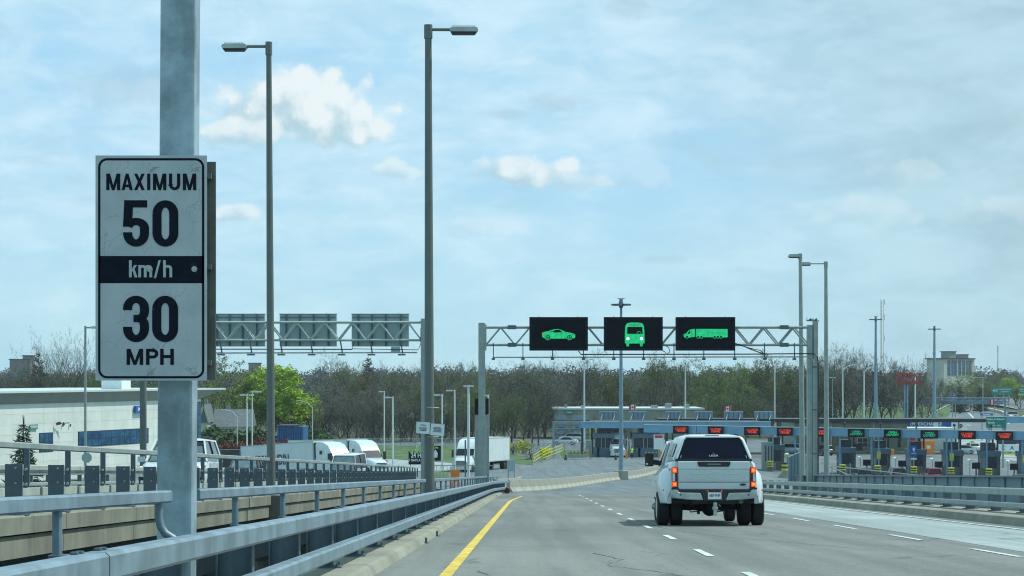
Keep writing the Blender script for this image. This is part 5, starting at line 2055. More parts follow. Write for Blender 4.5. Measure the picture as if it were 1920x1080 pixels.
        b.wheel((s * .86, 5.25, .40), .40, .25, n=24)
        ft = b.build('tyre', 'rubber', t, smooth=40)
        b = MB()
        b.tube([(s * 1.20, 1.10, .40), (s * 1.215, 1.10, .40)], .24, 16)
        b.build('rim', 'chrome', t)
        b = MB()
        b.tube([(s * .98, 5.25, .40), (s * 1.06, 5.25, .40)], [.16, .09], 16)
        b.build('hub', 'chrome', ft)
        # towing mirrors
        b = MB()
        b.box(min(s * 1.06, s * 1.27), max(s * 1.06, s * 1.27), 4.42, 4.56, 1.35, 1.68)
        mi = b.build('mirror', 'black_plastic', t, bevel=.03)
        b = MB()
        b.bar((s * .88, 4.5, 1.42), (s * 1.08, 4.5, 1.46), .10, .12)
        b.build('mirror_arm', 'black_plastic', mi)
        b = MB()
        b.box(min(s * 1.20, s * 1.25), max(s * 1.20, s * 1.25), 4.412, 4.42, 1.38, 1.43)
        b.build('mirror_spot', 'lamp_clear', mi)
        # running boards
        b = MB()
        b.box(min(s * .9, s * 1.06), max(s * .9, s * 1.06), 2.5, 4.6, .40, .46)
        b.build('running_board', 'black_plastic', t)
    # badge letters on the fender side of the bed
    b = MB()
    b.box(-.975, -.967, .35, .62, 1.24, 1.29)
    b.build('side_badge', 'steel', t)
    # bumper: chrome wings with a black centre
    for s in (-1, 1):
        b = MB()
        b.prism([(s * .93, .82), (s * .82, .815), (s * .79, .755), (s * .31, .745), (s * .245, .575), (s * .56, .585), (s * .88, .62), (s * .955, .68)], 'y', -.17, .0)
        bw = b.build('chrome_bumper', 'bumper_chrome', t, bevel=.02)
        b = MB()
        b.tube([(s * .755, -.172, .70), (s * .755, -.178, .70)], .02, 10)
        b.build('parking_sensor', 'black_plastic', bw)
        b = MB()
        b.box(min(s * .80, s * .945), max(s * .80, s * .945), -.155, .10, .815, .86)
        b.build('bumper_corner', 'black_plastic', t)
    b = MB()
    b.prism([(-.83, .815), (.83, .815), (.80, .765), (.30, .755), (.23, .56), (-.23, .56), (-.30, .755), (-.80, .765)], 'y', -.15, .02)
    b.build('bumper_step', 'black_plastic', t)
    b = MB()
    b.box(-.5, .5, -.10, .03, .50, .60)
    b.build('bumper_beam', 'under', t)
    for xx, mm in ((-.155, 'marker_red'), (0, 'tail_red'), (.155, 'marker_red')):
        b = MB()
        b.tube([(xx, -.152, .785), (xx, -.162, .785)], .021, 10)
        b.build('clearance_lamp', mm, t)
    b = MB()
    b.box(-.15, .15, -.168, -.160, .60, .752)
    pl = b.build('number_plate', 'white', t)
    text('AB7·9NP', .085, (0, -.171, .682), 'navy_print', pl, sx=.78, bold=.001, depth=.001)
    # hitch
    b = MB()
    b.box(-.035, .035, -.30, -.10, .43, .50)
    b.box(-.04, .04, -.31, -.25, .24, .53)
    hi = b.build('tow_hitch', 'steel', t, bevel=.006)
    b = MB()
    b.box(-.062, .062, -.32, -.22, .37, .44)
    b.build('hitch_collar', 'steel', hi, bevel=.01)
    b = MB()
    b.tube([(-.02, -.32, .49), (.02, -.32, .49)], .014, 8)
    b.tube([(.05, -.15, .50), (.09, -.25, .48), (.12, -.25, .44)], .007, 6)
    b.build('hitch_pin', 'chrome', hi)
    # underbody
    b = MB()
    b.box(-.55, .55, .0, 6.2, .52, .74)
    b.box(-.78, .78, .02, .25, .52, .72)
    b.box(-.90, .90, .25, 2.0, .50, .70)
    b.box(-.95, .95, 2.4, 5.0, .42, .56)
    b.build('chassis', 'under', t)
    b = MB()
    b.tube([(-1.0, 1.1, .40), (-.3, 1.1, .39), (.3, 1.1, .39), (1.0, 1.1, .40)], .06, 10)
    b.tube([(0, .82, .39), (0, .92, .39), (0, 1.1, .39), (0, 1.3, .39)], [.07, .16, .19, .10], 14)
    b.build('rear_axle', 'under', t, smooth=50)
    b = MB()
    b.tube([(-.55, .9, .46), (-.45, .85, .30), (-.2, .85, .33), (.05, .9, .29), (.3, .9, .33)], .017, 6)
    b.tube([(-.28, .8, .35), (-.28, .82, .26)], .035, 8)
    b.build('sway_bar', 'under', t)
    b = MB()
    b.tube([(.60, -.02, .55), (.60, .5, .57), (.55, 1.4, .55)], .055, 12)
    b.build('exhaust', 'rail_dark', t)
    b = MB()
    for s in (-1, 1):
        b.box(s * .45 - .04, s * .45 + .04, .3, 2.2, .44, .55)
    b.build('leaf_spring', 'under', t)
    return t


pickup()

# ------------------------------------------------------------------ ground cover patches and far roads
turf('lawn', [gp(962, 300), gp(1000, 292), gp(1000, 330), gp(962, 345), gp(935, 345), gp(930, 320)])
turf('lawn', [gp(1055, 326), gp(1108, 326), gp(1112, 365), gp(1050, 365)], off=.10)
turf('lawn', [gp(1545, 352), gp(1690, 358), gp(1700, 362), gp(1545, 362)])
turf('lawn', [gp(1480, 300), gp(1497, 300), gp(1497, 345), gp(1470, 345)])
turf('lawn', [gp(700, 330), gp(880, 300), gp(880, 330), gp(720, 380)])
turf('lawn', [gp(640, 340), gp(900, 330), gp(900, 392), gp(640, 392)])
turf('lawn', [gp(1560, 560), gp(1770, 560), gp(1790, 900), gp(1560, 900)])
turf('lawn', [gp(810, 215), gp(842, 215), gp(842, 262), gp(812, 250)])
turf('side_lot', [gp(380, 240), gp(840, 262), gp(860, 300), gp(700, 328), gp(300, 300)], 'lane_concrete', .07)
turf('back_lot', [(-80, 150), (-36, 150), (-36, 262), (-80, 262)], 'asphalt_far', .05)
turf('pale_path', [gp(1560, 445), gp(1760, 445), gp(1760, 470), gp(1560, 470)], 'lane_concrete', .05)
turf('pale_path', [gp(1560, 620), gp(1760, 540), gp(1762, 560), gp(1560, 650)], 'lane_concrete', .07)
turf('right_lower_grass', [(28, 60), (90, 60), (90, 200), (28, 180)], 'grass', .05)
turf('ramp_road', [(19, 60), (28, 60), (30, 200), (22, 200)], 'asphalt_far', .06)
# highway running off to the upper right
turf('highway', [(64, 431), (150, 431), (230, 1100), (150, 1100), (104, 640)], 'asphalt_far', .05)
turf('highway', [(158, 520), (200, 560), (330, 1300), (235, 1300)], 'asphalt_far', .07)
turf('highway_verge', [(142, 520), (157, 520), (215, 1000), (194, 1000)], 'scrub', .07)
turf('service_apron', [(76, 300), (150, 300), (150, 440), (76, 440)], 'lane_concrete', .055)


def strip(pts, w, h, name='highway_line', m='white_line', kind='structure'):
    b = MB()
    for (a, c) in zip(pts, pts[1:]):
        b.bar((a[0], a[1], .08 + h / 2), (c[0], c[1], .08 + h / 2), w, h)
    o = b.build(name, m)
    if kind:
        o['kind'] = kind
    return o


o = strip([gp(1898, 620), gp(1878, 709), gp(1803, 917)], .9, .8, 'median_wall', 'bldg_tan', None)
tag(o, 'long pale concrete median wall of the highway beyond the booths', 'concrete wall')
for pts in ([gp(1735, 660), gp(1790, 1000)], [gp(1830, 600), gp(1810, 780)], [gp(1890, 560), gp(1960, 900)], [gp(1840, 1050), gp(1920, 760)], [gp(1760, 620), gp(1820, 540)]):
    strip(pts, .5, .01)
strip([gp(1540, 350.5), gp(1860, 350.5)], .35, .012)
strip([gp(1690, 356), gp(1870, 356)], .25, .012)


# ------------------------------------------------------------------ customs plaza
def led_sign(t, o, x, y, z, w, h, txt, m, name='led_board'):
    b = MB(o)
    b.box(x - w / 2, x + w / 2, y - .35, y, z - h / 2, z + h / 2)
    bo = b.build(name, 'led_frame', t)
    text(txt, h * .36, (x - o.x, y - .36 - o.y, z - o.z), m, bo, sx=1.08, bold=.010, depth=.002, lines=.8)
    return bo


def beam(name, p0, p1, z0, z1, thick, label, m='beam_blue', seg=9.0):
    t = empty(name, (p0[0], p0[1], z0), label, 'gantry beam')
    o = t.location
    d = Vector((p1[0] - p0[0], p1[1] - p0[1], 0))
    n = max(1, round(d.length / seg))
    for i in range(n):
        a = Vector((p0[0], p0[1], (z0 + z1) / 2)) + d * (i / n + .0008)
        c = Vector((p0[0], p0[1], (z0 + z1) / 2)) + d * ((i + 1) / n - .0008)
        b = MB(o)
        b.bar(a, c, thick, z1 - z0)
        b.build('panel', m, t)
    b = MB(o)
    b.bar((p0[0], p0[1], z1 + .03), (p1[0], p1[1], z1 + .03), thick + .12, .06)
    b.build('cap_flashing', 'roof_edge', t)
    return t


def booth(x, y, label, tall=True, w=1.55, group='toll booths'):
    t = empty('inspection_booth', (x, y, H(x, y) + .05), label, 'booth', group)
    b = MB()
    b.box(-w / 2, w / 2, 0, 4.2, 0, 1.25)
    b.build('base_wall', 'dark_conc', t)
    b = MB()
    b.box(-w / 2 + .03, w / 2 - .03, .03, 4.17, 1.25, 2.75)
    b.build('window_band', 'win_dark', t)
    for q in (-1, 1):
        for yy in (.0, 2.0, 4.05):
            b = MB()
            b.box(min(q * (w / 2 - .1), q * w / 2), max(q * (w / 2 - .1), q * w / 2), yy, yy + .14, 1.25, 2.75)
            b.build('mullion', 'booth_blue', t)
    b = MB()
    b.box(-w / 2 - .12, w / 2 + .40, -.2, 4.4, 2.75, 3.45)
    b.build('roof_band', 'booth_blue', t)
    for q in (.35, .95):
        b = MB()
        b.box(q, q + .20, 1.2, 1.4, 3.45, 5.05)
        b.build('post', 'booth_dark', t)
    b = MB()
    b.box(-w / 2 + .05, w / 2 - .15, .6, 3.2, 3.45, 4.45)
    b.build('air_unit', 'booth_dark', t)
    b = MB()
    b.box(w / 2 + .05, w / 2 + .38, .2, 1.0, 0, 3.0)
    b.build('side_column', 'dark_conc', t)
    b = MB()
    b.box(-w / 2 + .1, 0, -.012, 0, .15, 1.05)
    b.build('lower_panel', 'door_grey', t)
    return t


def plaza_right():
    # beam carrying the lane boards, running a little towards us at its right end
    A, Bq = (px(1208, 300), 300), (px(1990, 263), 263)
    zb = lambda x: 5.0
    t = beam('lane_beam', A, Bq, 5.0, 6.05, .5, 'pale blue box beam with the lane status boards above the car booths')
    o = t.location
    d = Vector((Bq[0] - A[0], Bq[1] - A[1]))

    def onbeam(x):
        # ray through image column x
        k = (x - 960) / F
        s = (k * A[1] - A[0]) / (d.x - k * d.y)
        return A[0] + d.x * s, A[1] + d.y * s
    red = {0: 1, 1: 1, 2: 1, 3: 1, 4: 1, 5: 0, 6: 0, 7: 0, 8: 1, 9: 1}
    for i, x in enumerate((1275, 1340, 1408, 1469, 1535, 1602, 1669.5, 1738, 1808.5, 1878)):
        X, Y = onbeam(x)
        w = 2.15
        s = empty('lane_status_board', (X, Y - 1.25, 5.0), '', 'led sign', 'lane status boards on the blue beam')
        s['label'] = {0: 'red CLOSED board nearest the truck booths, above the left edge of the pickup', 1: 'red CLOSED board right above the pickup cap', 2: 'red CLOSED board above the right shoulder of the pickup',
                      3: 'red CLOSED board over the pale column left of the steel end wall', 4: 'red CLOSED board half hidden by the right gantry column', 5: 'dim green OPEN board just right of the outer slim lamp pole',
                      6: 'brighter green OPEN OUVERT board, third from the gantry column', 7: 'dim green OPEN board above the blue arrow sign', 8: 'red CLOSED board above the white taxi', 9: 'red CLOSED board above the letters CAN'}[i]
        bo = led_sign(s, s.location, X, Y - 1.25, 5.5, w, 1.08, 'CLOSED\nFERME' if red[i] else 'OPEN\nOUVERT', 'led_red' if red[i] else ('led_green' if i == 6 else 'led_darkgreen'))
        if i >= 3:
            c = empty('dome_camera', (X - 1.3, Y, 6.11), 'small dome camera on the beam beside ' + ['', '', '', 'the board over the pale column', 'the board behind the gantry column', 'the first OPEN board', 'the second OPEN board', 'the third OPEN board', 'the board above the taxi', 'the board above CAN'][i], 'camera', 'cameras on the blue beams')
            b = MB()
            b.tube([(0, 0, 0), (0, 0, .5)], .05, 6)
            b.tube([(0, 0, .45), (0, 0, .62), (0, 0, .8)], [.16, .2, .1], 8)
            b.build('camera_body', 'booth_dark', c)
    lab = {1434: 'booth behind the right fender of the pickup', 1456: 'booth left of the steel end wall', 1590: 'booth just right of the outer slim lamp pole', 1655: 'booth beside the first yellow hanging sign',
           1722: 'booth behind the blue arrow sign', 1791: 'booth beside the second yellow hanging sign', 1861: 'booth left of the white CAN lettering'}
    wh = ['left of the steel end wall', 'by the outer slim lamp pole', 'by the first yellow hanging sign', 'behind the blue arrow sign', 'by the second yellow hanging sign', 'left of the letters CAN', 'at the right edge']
    proto = None
    for i, x in enumerate((1456, 1590, 1655, 1722, 1791, 1861, 1935)):
        X, Y = onbeam(x)
        lb = 'blue-banded car inspection ' + lab.get(x, 'booth at the very edge of the picture')
        if proto is None:
            proto = booth(X, Y + .6, lb, group='car inspection booths')
            nb = proto
        else:
            nb = clone(proto, (X, Y + .6, H(X, Y) + .05), label=lb)
        # card reader camera post in front of each
        for (dx, nm, lb2) in ((-2.6, 'reader_post', 'black card reader screen on a post at the booth ' + wh[i]),):
            q = empty(nm, (X + 1.9, Y - 3.5, H(X, Y)), lb2, 'card reader', 'card reader posts')
            b = MB()
            b.tube([(0, 0, 0), (0, 0, 1.5)], .09, 8)
            b.build('post', 'booth_dark', q)
            b = MB()
            b.box(-.5, .5, -.1, .1, 1.3, 2.1)
            b.build('screen', 'led_frame', q)
        q = empty('lamp_post', (X + .9, Y - 4.5, H(X, Y)), 'short post with a white dome head at the booth ' + wh[i], 'post', 'white-headed posts in the car lanes')
        b = MB()
        b.tube([(0, 0, 0), (0, 0, 2.2), (-.1, 0, 2.35)], .04, 6)
        b.build('post', 'rail_dark', q)
        b = MB()
        b.tube([(-.1, 0, 2.32), (-.1, 0, 2.5), (-.1, 0, 2.6)], [.34, .30, .12], 10)
        b.build('head', 'white_pole', q)
        q = empty('crash_cushion', (X - 1.4, Y - 4.2, H(X, Y)), 'black and yellow banded drum at the booth ' + wh[i], 'crash drum', 'banded drums in front of the car booths')
        for k in range(5):
            b = MB()
            b.tube([(0, 0, .75 + k * (.13 if k % 2 else .15)), (0, 0, .75 + (k + 1) * .15)], .42 if k % 2 == 0 else .40, 12)
            b.build('band', 'black_plastic' if k % 2 else 'safety_yellow', q)
        b = MB()
        b.box(-.3, .3, -.3, .3, 0, .75)
        b.build('plinth', 'dark_conc', q)
    for x, lb in ((1646, 'yellow sign hanging between the second and third OPEN boards'), (1719, ''), (1782.5, 'yellow sign hanging left of the white taxi'), (1919, 'yellow sign at the right edge beside the letters CAN')):
        if not lb:
            continue
        X, Y = onbeam(x)
        q = empty('yellow_sign', (X, Y - .6, H(X, Y)), lb, 'sign')
        b = MB()
        b.box(-.26, .26, -.04, 0, 2.15, 3.15)
        b.build('panel', 'safety_yellow', q)
        b = MB()
        b.tube([(0, .04, 0), (0, .04, 5)], .10, 8)
        b.build('post', 'beam_blue', q)
    # columns of the beam
    for x in (1449, 1491, 1575, 1634, 1703, 1775, 1850, 1917):
        X, Y = onbeam(x)
        b = MB(o)
        b.box(X - .10, X + .10, Y - .1, Y + .1, H(X, Y) - .1, 5.0)
        b.build('column', 'beam_blue', t)
    # blue arrow sign
    X, Y = onbeam(1711)
    q = empty('arrow_sign', (X, Y - .8, 0), 'blue lane sign with a white arrow between the car booths', 'sign')
    b = MB()
    b.box(-.44, .44, -.05, 0, 2.6, 4.0)
    fc = b.build('panel', 'blue_sign', q)
    b = MB()
    b.prism([(0, 3.8), (.22, 3.5), (.08, 3.5), (.08, 3.25), (-.08, 3.25), (-.08, 3.5), (-.22, 3.5)], 'y', -.06, -.05)
    b.build('arrow', 'white', fc)
    text('NEXUS', .2, (0, -.06, 3.0), 'white', fc, bold=.004)
    b = MB()
    b.box(-.38, .38, -.05, 0, 2.2, 2.42)
    b.build('small_panel', 'white', q)
    b = MB()
    b.tube([(0, .05, 0), (0, .05, 4)], .09, 8)
    b.build('post', 'rail_grey', q)
    # grey plain column block by the pickup's right shoulder
    q = empty('lane_cabinet', (px(1438, 285), 285, 0), 'tall white kiosk with dark slots behind the right side of the pickup', 'kiosk')
    b = MB()
    b.box(-.5, .9, 0, 2, .1, 4.1)
    b.build('case', 'booth_grey', q)
    for a in (-.25, .15, .55):
        b = MB()
        b.box(a, a + .16, -.02, 0, 1.6, 3.6)
        b.build('slot', 'booth_dark', q)
    # yellow and striped drum left of the end wall
    q = empty('crash_cushion', (px(1471, 262), 262, H(px(1471, 262), 262)), 'banded yellow drum on a grey block just left of the steel end wall', 'crash drum')
    for k in range(4):
        b = MB()
        b.tube([(0, 0, 1.0 + k * .24), (0, 0, 1.0 + (k + 1) * .24)], .36, 12)
        b.build('band', 'black_plastic' if k % 2 else 'safety_yellow', q)
    b = MB()
    b.prism([(-1.0, 0), (.9, 0), (.5, 1.0), (-.1, 1.0)], 'y', -.4, .6)
    b.build('plinth', 'barrier_conc', q)


plaza_right()


def plaza_left():
    D = 333
    t = beam('truck_lane_beam', (px(1088, D), D), (px(1445, D), D), 4.75, 5.75, .5, 'pale blue box beam above the truck booths')
    o = t.location
    for x in (1092, 1122, 1148, 1199, 1250):
        b = MB(o)
        b.box(px(x, D) - .17, px(x, D) + .17, D + .3, D + .6, 0, 4.75)
        b.build('column', 'booth_dark', t)
    b = MB(o)
    b.box(px(1040, D), px(1088, D), D + .1, D + .4, 5.5, 5.8)
    b.box(px(1040, D), px(1088, D), D + .1, D + .4, 4.6, 4.75)
    b.box(px(1036, D), px(1040, D), D + .1, D + .4, 0, 5.8)
    b.build('end_frame', 'mast_blue', t)
    for (x, lb, ww) in ((1133, 'truck booth left of the waiting white semi, windowed, blue band on top', 3.0), (1212, 'truck booth right of the waiting white semi, next to the white notice', 4.2)):
        q = empty('truck_booth', (px(x, D), D + .3, H(px(x, D), D)), lb, 'booth')
        b = MB()
        b.box(-ww / 2, ww / 2, 0, 5, 0, 1.5)
        b.build('base_wall', 'booth_blue', q)
        b = MB()
        b.box(-ww / 2 + .04, ww / 2 - .04, .04, 4.96, 1.5, 3.0)
        b.build('window_band', 'win_dark', q)
        b = MB()
        b.box(-ww / 2 - .1, ww / 2 + .1, -.2, 5.1, 3.0, 3.7)
        b.build('roof_band', 'booth_blue', q)
        for a in (-ww / 2, -.5, .1, ww / 2 - .2):
            b = MB()
            b.box(a, a + .14, -.03, .03, 1.4, 3.0)
            b.build('mullion', 'booth_grey', q)
        b = MB()
        b.box(-ww / 2 - 1.4, -ww / 2 - .4, -.3, .4, 0, 2.6)
        b.build('kiosk', 'booth_grey', q)
        b = MB()
        b.box(-1, .7, .5, 3, 3.7, 4.7)
        b.build('air_unit', 'booth_dark', q)
    # kiosks, barrier machines, arms
    for (x, lb) in ((1101, 'orange barrier machine at the lawn corner left of the truck booths'), (1175, 'orange barrier machine beside the man in the lime vest'), (1238, 'orange barrier machine next to the pickup mirror')):
        q = empty('barrier_machine', (px(x, 326), 326, H(px(x, 326), 326)), lb, 'barrier machine')
        b = MB()
        b.box(-.17, .17, -.17, .17, 0, 1.25)
        b.build('housing', 'orange', q)
        if x != 1175:
            b = MB()
            sgn = -1
            for k in range(9):
                b = MB()
                b.bar((sgn * (.2 + k * .27), -.2, .98), (sgn * (.2 + (k + 1) * .27), -.2, .98), .06, .12)
                b.build('arm_band', 'safety_yellow' if k % 2 else 'black_plastic', q)
        b = MB()
        b.tube([(.1, 0, 1.25), (.1, 0, 3.2 if x == 1175 else 1.5)], .05, 6)
        b.build('post', 'white_pole', q)
    for x in (1060.5, 1154.5):
        q = empty('bollard', (px(x, 318), 318, H(px(x, 318), 318)), 'dark tapered bollard standing in front of the ' + ('low barrier blocks' if x < 1100 else 'truck booth lane'), 'bollard')
        b = MB()
        b.tube([(0, 0, 0), (0, 0, .8)], [.24, .10], 8)
        b.build('cone', 'booth_dark', q)
    q = empty('notice_board', (px(1235, 320), 320, 0), 'white notice board with a red heading left of the pickup cap', 'notice board')
    b = MB()
    b.box(-.75, .75, 0, .05, 1.9, 4.1)
    b.build('panel', 'white', q)
    b = MB()
    b.box(-.6, .6, -.01, 0, 3.6, 4.0)
    b.build('heading', 'red', q)
    b = MB()
    b.tube([(0, .1, 0), (0, .1, 2)], .06, 6)
    b.build('post', 'rail_grey', q)
    c = empty('booth_canopy', (px(1270, D), 334, 5.3), 'flat roof deck over the truck booth lanes behind the blue beam', 'canopy')
    for i in range(6):
        a, e = px(1112 + i * 55, D), px(1112 + (i + 1) * 55, D)
        b = MB(c.location)
        b.box(a + .01, e - .01, 333.6, 352, 5.3, 5.62)
        b.build('roof_deck', 'roof_dark', c)
    for x in (1118, 1172, 1265, 1330, 1400):
        b = MB(c.location)
        b.box(px(x, D) - .2, px(x, D) + .2, 350, 350.4, 0, 5.3)
        b.build('column', 'booth_dark', c)
    # rear sides of sign cabinets standing on the beams and roof
    for k, (x0, x1, y0) in enumerate(((1124, 1157, 788), (1180, 1212, 788), (1249, 1279, 784), (1303, 1337, 784), (1358, 1393, 785), (1415, 1450, 785))):
        D2 = 345
        s = empty('sign_cabinet', (px((x0 + x1) / 2, D2), D2, 5.75), 'blue-grey sign cabinet on struts, seen from behind, ' + ['left of the mast', 'just right of the mast', 'above the left side of the pickup', 'above the middle of the pickup cap', 'above the right side of the pickup', 'left of the right gantry column'][k], 'sign cabinet', 'sign cabinets above the beam')
        w = (px(x1, D2) - px(x0, D2))
        z1 = pz(772, D2) - 5.75
        b = MB()
        b.box(-w / 2, w / 2, 0, .5, .15, z1)
        b.build('box', 'mast_blue', s)
        for f in (.25, .5, .75):
            b = MB()
            b.box(-w / 2 + w * f - .05, -w / 2 + w * f + .05, -.06, 0, .15, z1)
            b.build('rib', 'rail_dark', s)
        b = MB()
        b.box(-w / 2 - .03, w / 2 + .03, -.03, .5, z1, z1 + .08)
        b.build('top_edge', 'roof_edge', s)
        for q in (-.35, .35):
            b = MB()
            b.bar((q * w - .25, -.6, 0), (q * w + .1, 0, z1 * .7), .07, .07)
            b.build('strut', 'white_pole', s)


plaza_left()


# ------------------------------------------------------------------ buildings
def building(name, label, x0, x1, d0, d1, h, wallm, panels=None, roofm='roof_edge', wall_h=3.0, rows=1, z0=0.0):
    """box building; wall facing us divided into panels"""
    t = empty(name, ((x0 + x1) / 2, d0, z0), label, 'building')
    o = t.location
    b = MB(o)
    b.box(x0, x1, d0 + .12, d1, z0, z0 + h)
    b.build('wall', wallm, t)
    if panels:
        pw = (x1 - x0) / panels
        for i in range(panels):
            for j in range(rows):
                b = MB(o)
                b.box(x0 + pw * i + .025, x0 + pw * (i + 1) - .025, d0, d0 + .12, z0 + h * j / rows + .02, z0 + h * (j + 1) / rows - .02)
                b.build('panel', wallm, t)
    b = MB(o)
    b.box(x0 - .3, x1 + .3, d0 - .3, d1 + .3, z0 + h, z0 + h + .3)
    b.build('roof', roofm, t)
    return t


def win(t, o, x0, x1, z0, z1, y, nx, nz=1, m='win_blue', fm='roof_dark', fr=.06):
    """window band: frame with panes"""
    b = MB(o)
    b.box(x0 - fr, x1 + fr, y - .02, y + .06, z0 - fr, z1 + fr)
    f = b.build('window', fm, t)
    for i in range(nx):
        for j in range(nz):
            b = MB(o)
            a, c = x0 + (x1 - x0) * i / nx + .04, x0 + (x1 - x0) * (i + 1) / nx - .04
            e, g = z0 + (z1 - z0) * j / nz + .04, z0 + (z1 - z0) * (j + 1) / nz - .04
            b.box(a, c, y - .05, y - .02, e, g)
            b.build('pane', m, f)


def white_building():
    A = Vector((-60.5, 252.0))
    e = Vector((16.5, 52.0)).normalized()
    nrm = Vector((e.y, -e.x))          # outward, towards the road
    t = empty('border_building', (A.x, A.y, 0), 'long white panelled building with blue windows and a projecting roof edge behind the left railing', 'building')
    t.rotation_euler = (0, 0, math.atan2(e.y, e.x))

    def U(x):
        """distance along the wall where image column x meets it"""
        k = (x - 960) / F
        return (k * A.y - A.x) / (e.x - k * e.y)

    def Dp(x):
        return A.y + e.y * U(x)
    u0, u1 = U(-70), U(378)
    zt = 9.62
    b = MB()
    b.box(u0, u1, .15, 26, 0, zt)
    b.build('wall', 'bldg_white', t)
    n = 17
    rows = [0, 1.35, 2.5, 3.62, 4.75, 5.9, 7.15, 8.4, zt]
    for i in range(n):
        for a, c in zip(rows, rows[1:]):
            b = MB()
            b.box(u0 + (u1 - u0) * i / n + .012, u0 + (u1 - u0) * (i + 1) / n - .012, .1, .15, a + .01, c - .01)
            b.build('wall_panel', 'bldg_white', t)
    # slanting fascia under a thin pale roof edge
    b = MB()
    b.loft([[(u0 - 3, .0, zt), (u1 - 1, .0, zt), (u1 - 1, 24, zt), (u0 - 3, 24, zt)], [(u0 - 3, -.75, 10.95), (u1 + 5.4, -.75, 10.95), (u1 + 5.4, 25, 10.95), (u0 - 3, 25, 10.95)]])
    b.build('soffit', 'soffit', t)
    b = MB()
    b.box(u0 - 3.2, u1 + 6.0, -.95, 25.4, 10.95, 11.18)
    b.build('roof_edge', 'roof_edge', t)
    b = MB()
    b.box(U(247), U(264), 1.5, 4.5, 11.18, 12.5)
    b.build('roof_penthouse', 'white', t)
    win(t, Vector((0, 0, 0)), U(148), U(279), 3.98, 5.87, .07, 11, 2)
    win(t, Vector((0, 0, 0)), U(75), U(100), 3.7, 5.95, .07, 3, 2)
    win(t, Vector((0, 0, 0)), U(371), U(377), .6, 9.2, .07, 1, 5)
    z = lambda x, y: pz(y, Dp(x))
    b = MB()
    b.box(U(251), U(265), -.3, 0, z(258, 774), z(258, 761))
    s = b.build('blue_logo_box', 'blue_sign', t)
    text('M', .7, ((U(251) + U(265)) / 2, -.32, z(258, 767.5)), 'white', s, bold=.02, sx=1.6)
    b = MB()
    b.box(U(55), U(70), -.1, 0, z(62, 805), z(62, 796))
    s = b.build('green_notice', 'green_sign', t)
    text('BUREAU\nOFFICE', .22, ((U(55) + U(70)) / 2, -.12, z(62, 800.5)), 'white', s, bold=.004, lines=.8, sx=2.2)
    for x in (116.5, 130.5):
        b = MB()
        b.box(U(x), U(x + 1), -.15, 0, z(x, 800), z(x, 795))
        b.build('wall_fixture', 'booth_dark', t)
    b = MB()
    b.bar((U(103), -.2, z(103, 795)), (U(107), -.5, z(107, 793)), .12, .35)
    b.bar((U(107), -.3, z(107, 794)), (U(118), -.9, z(118, 793)), .09, .09)
    b.bar((U(112), -.5, z(112, 792)), (U(114), -.5, z(114, 797)), .12, .12)
    b.build('camera_arm', 'booth_dark', t)


white_building()


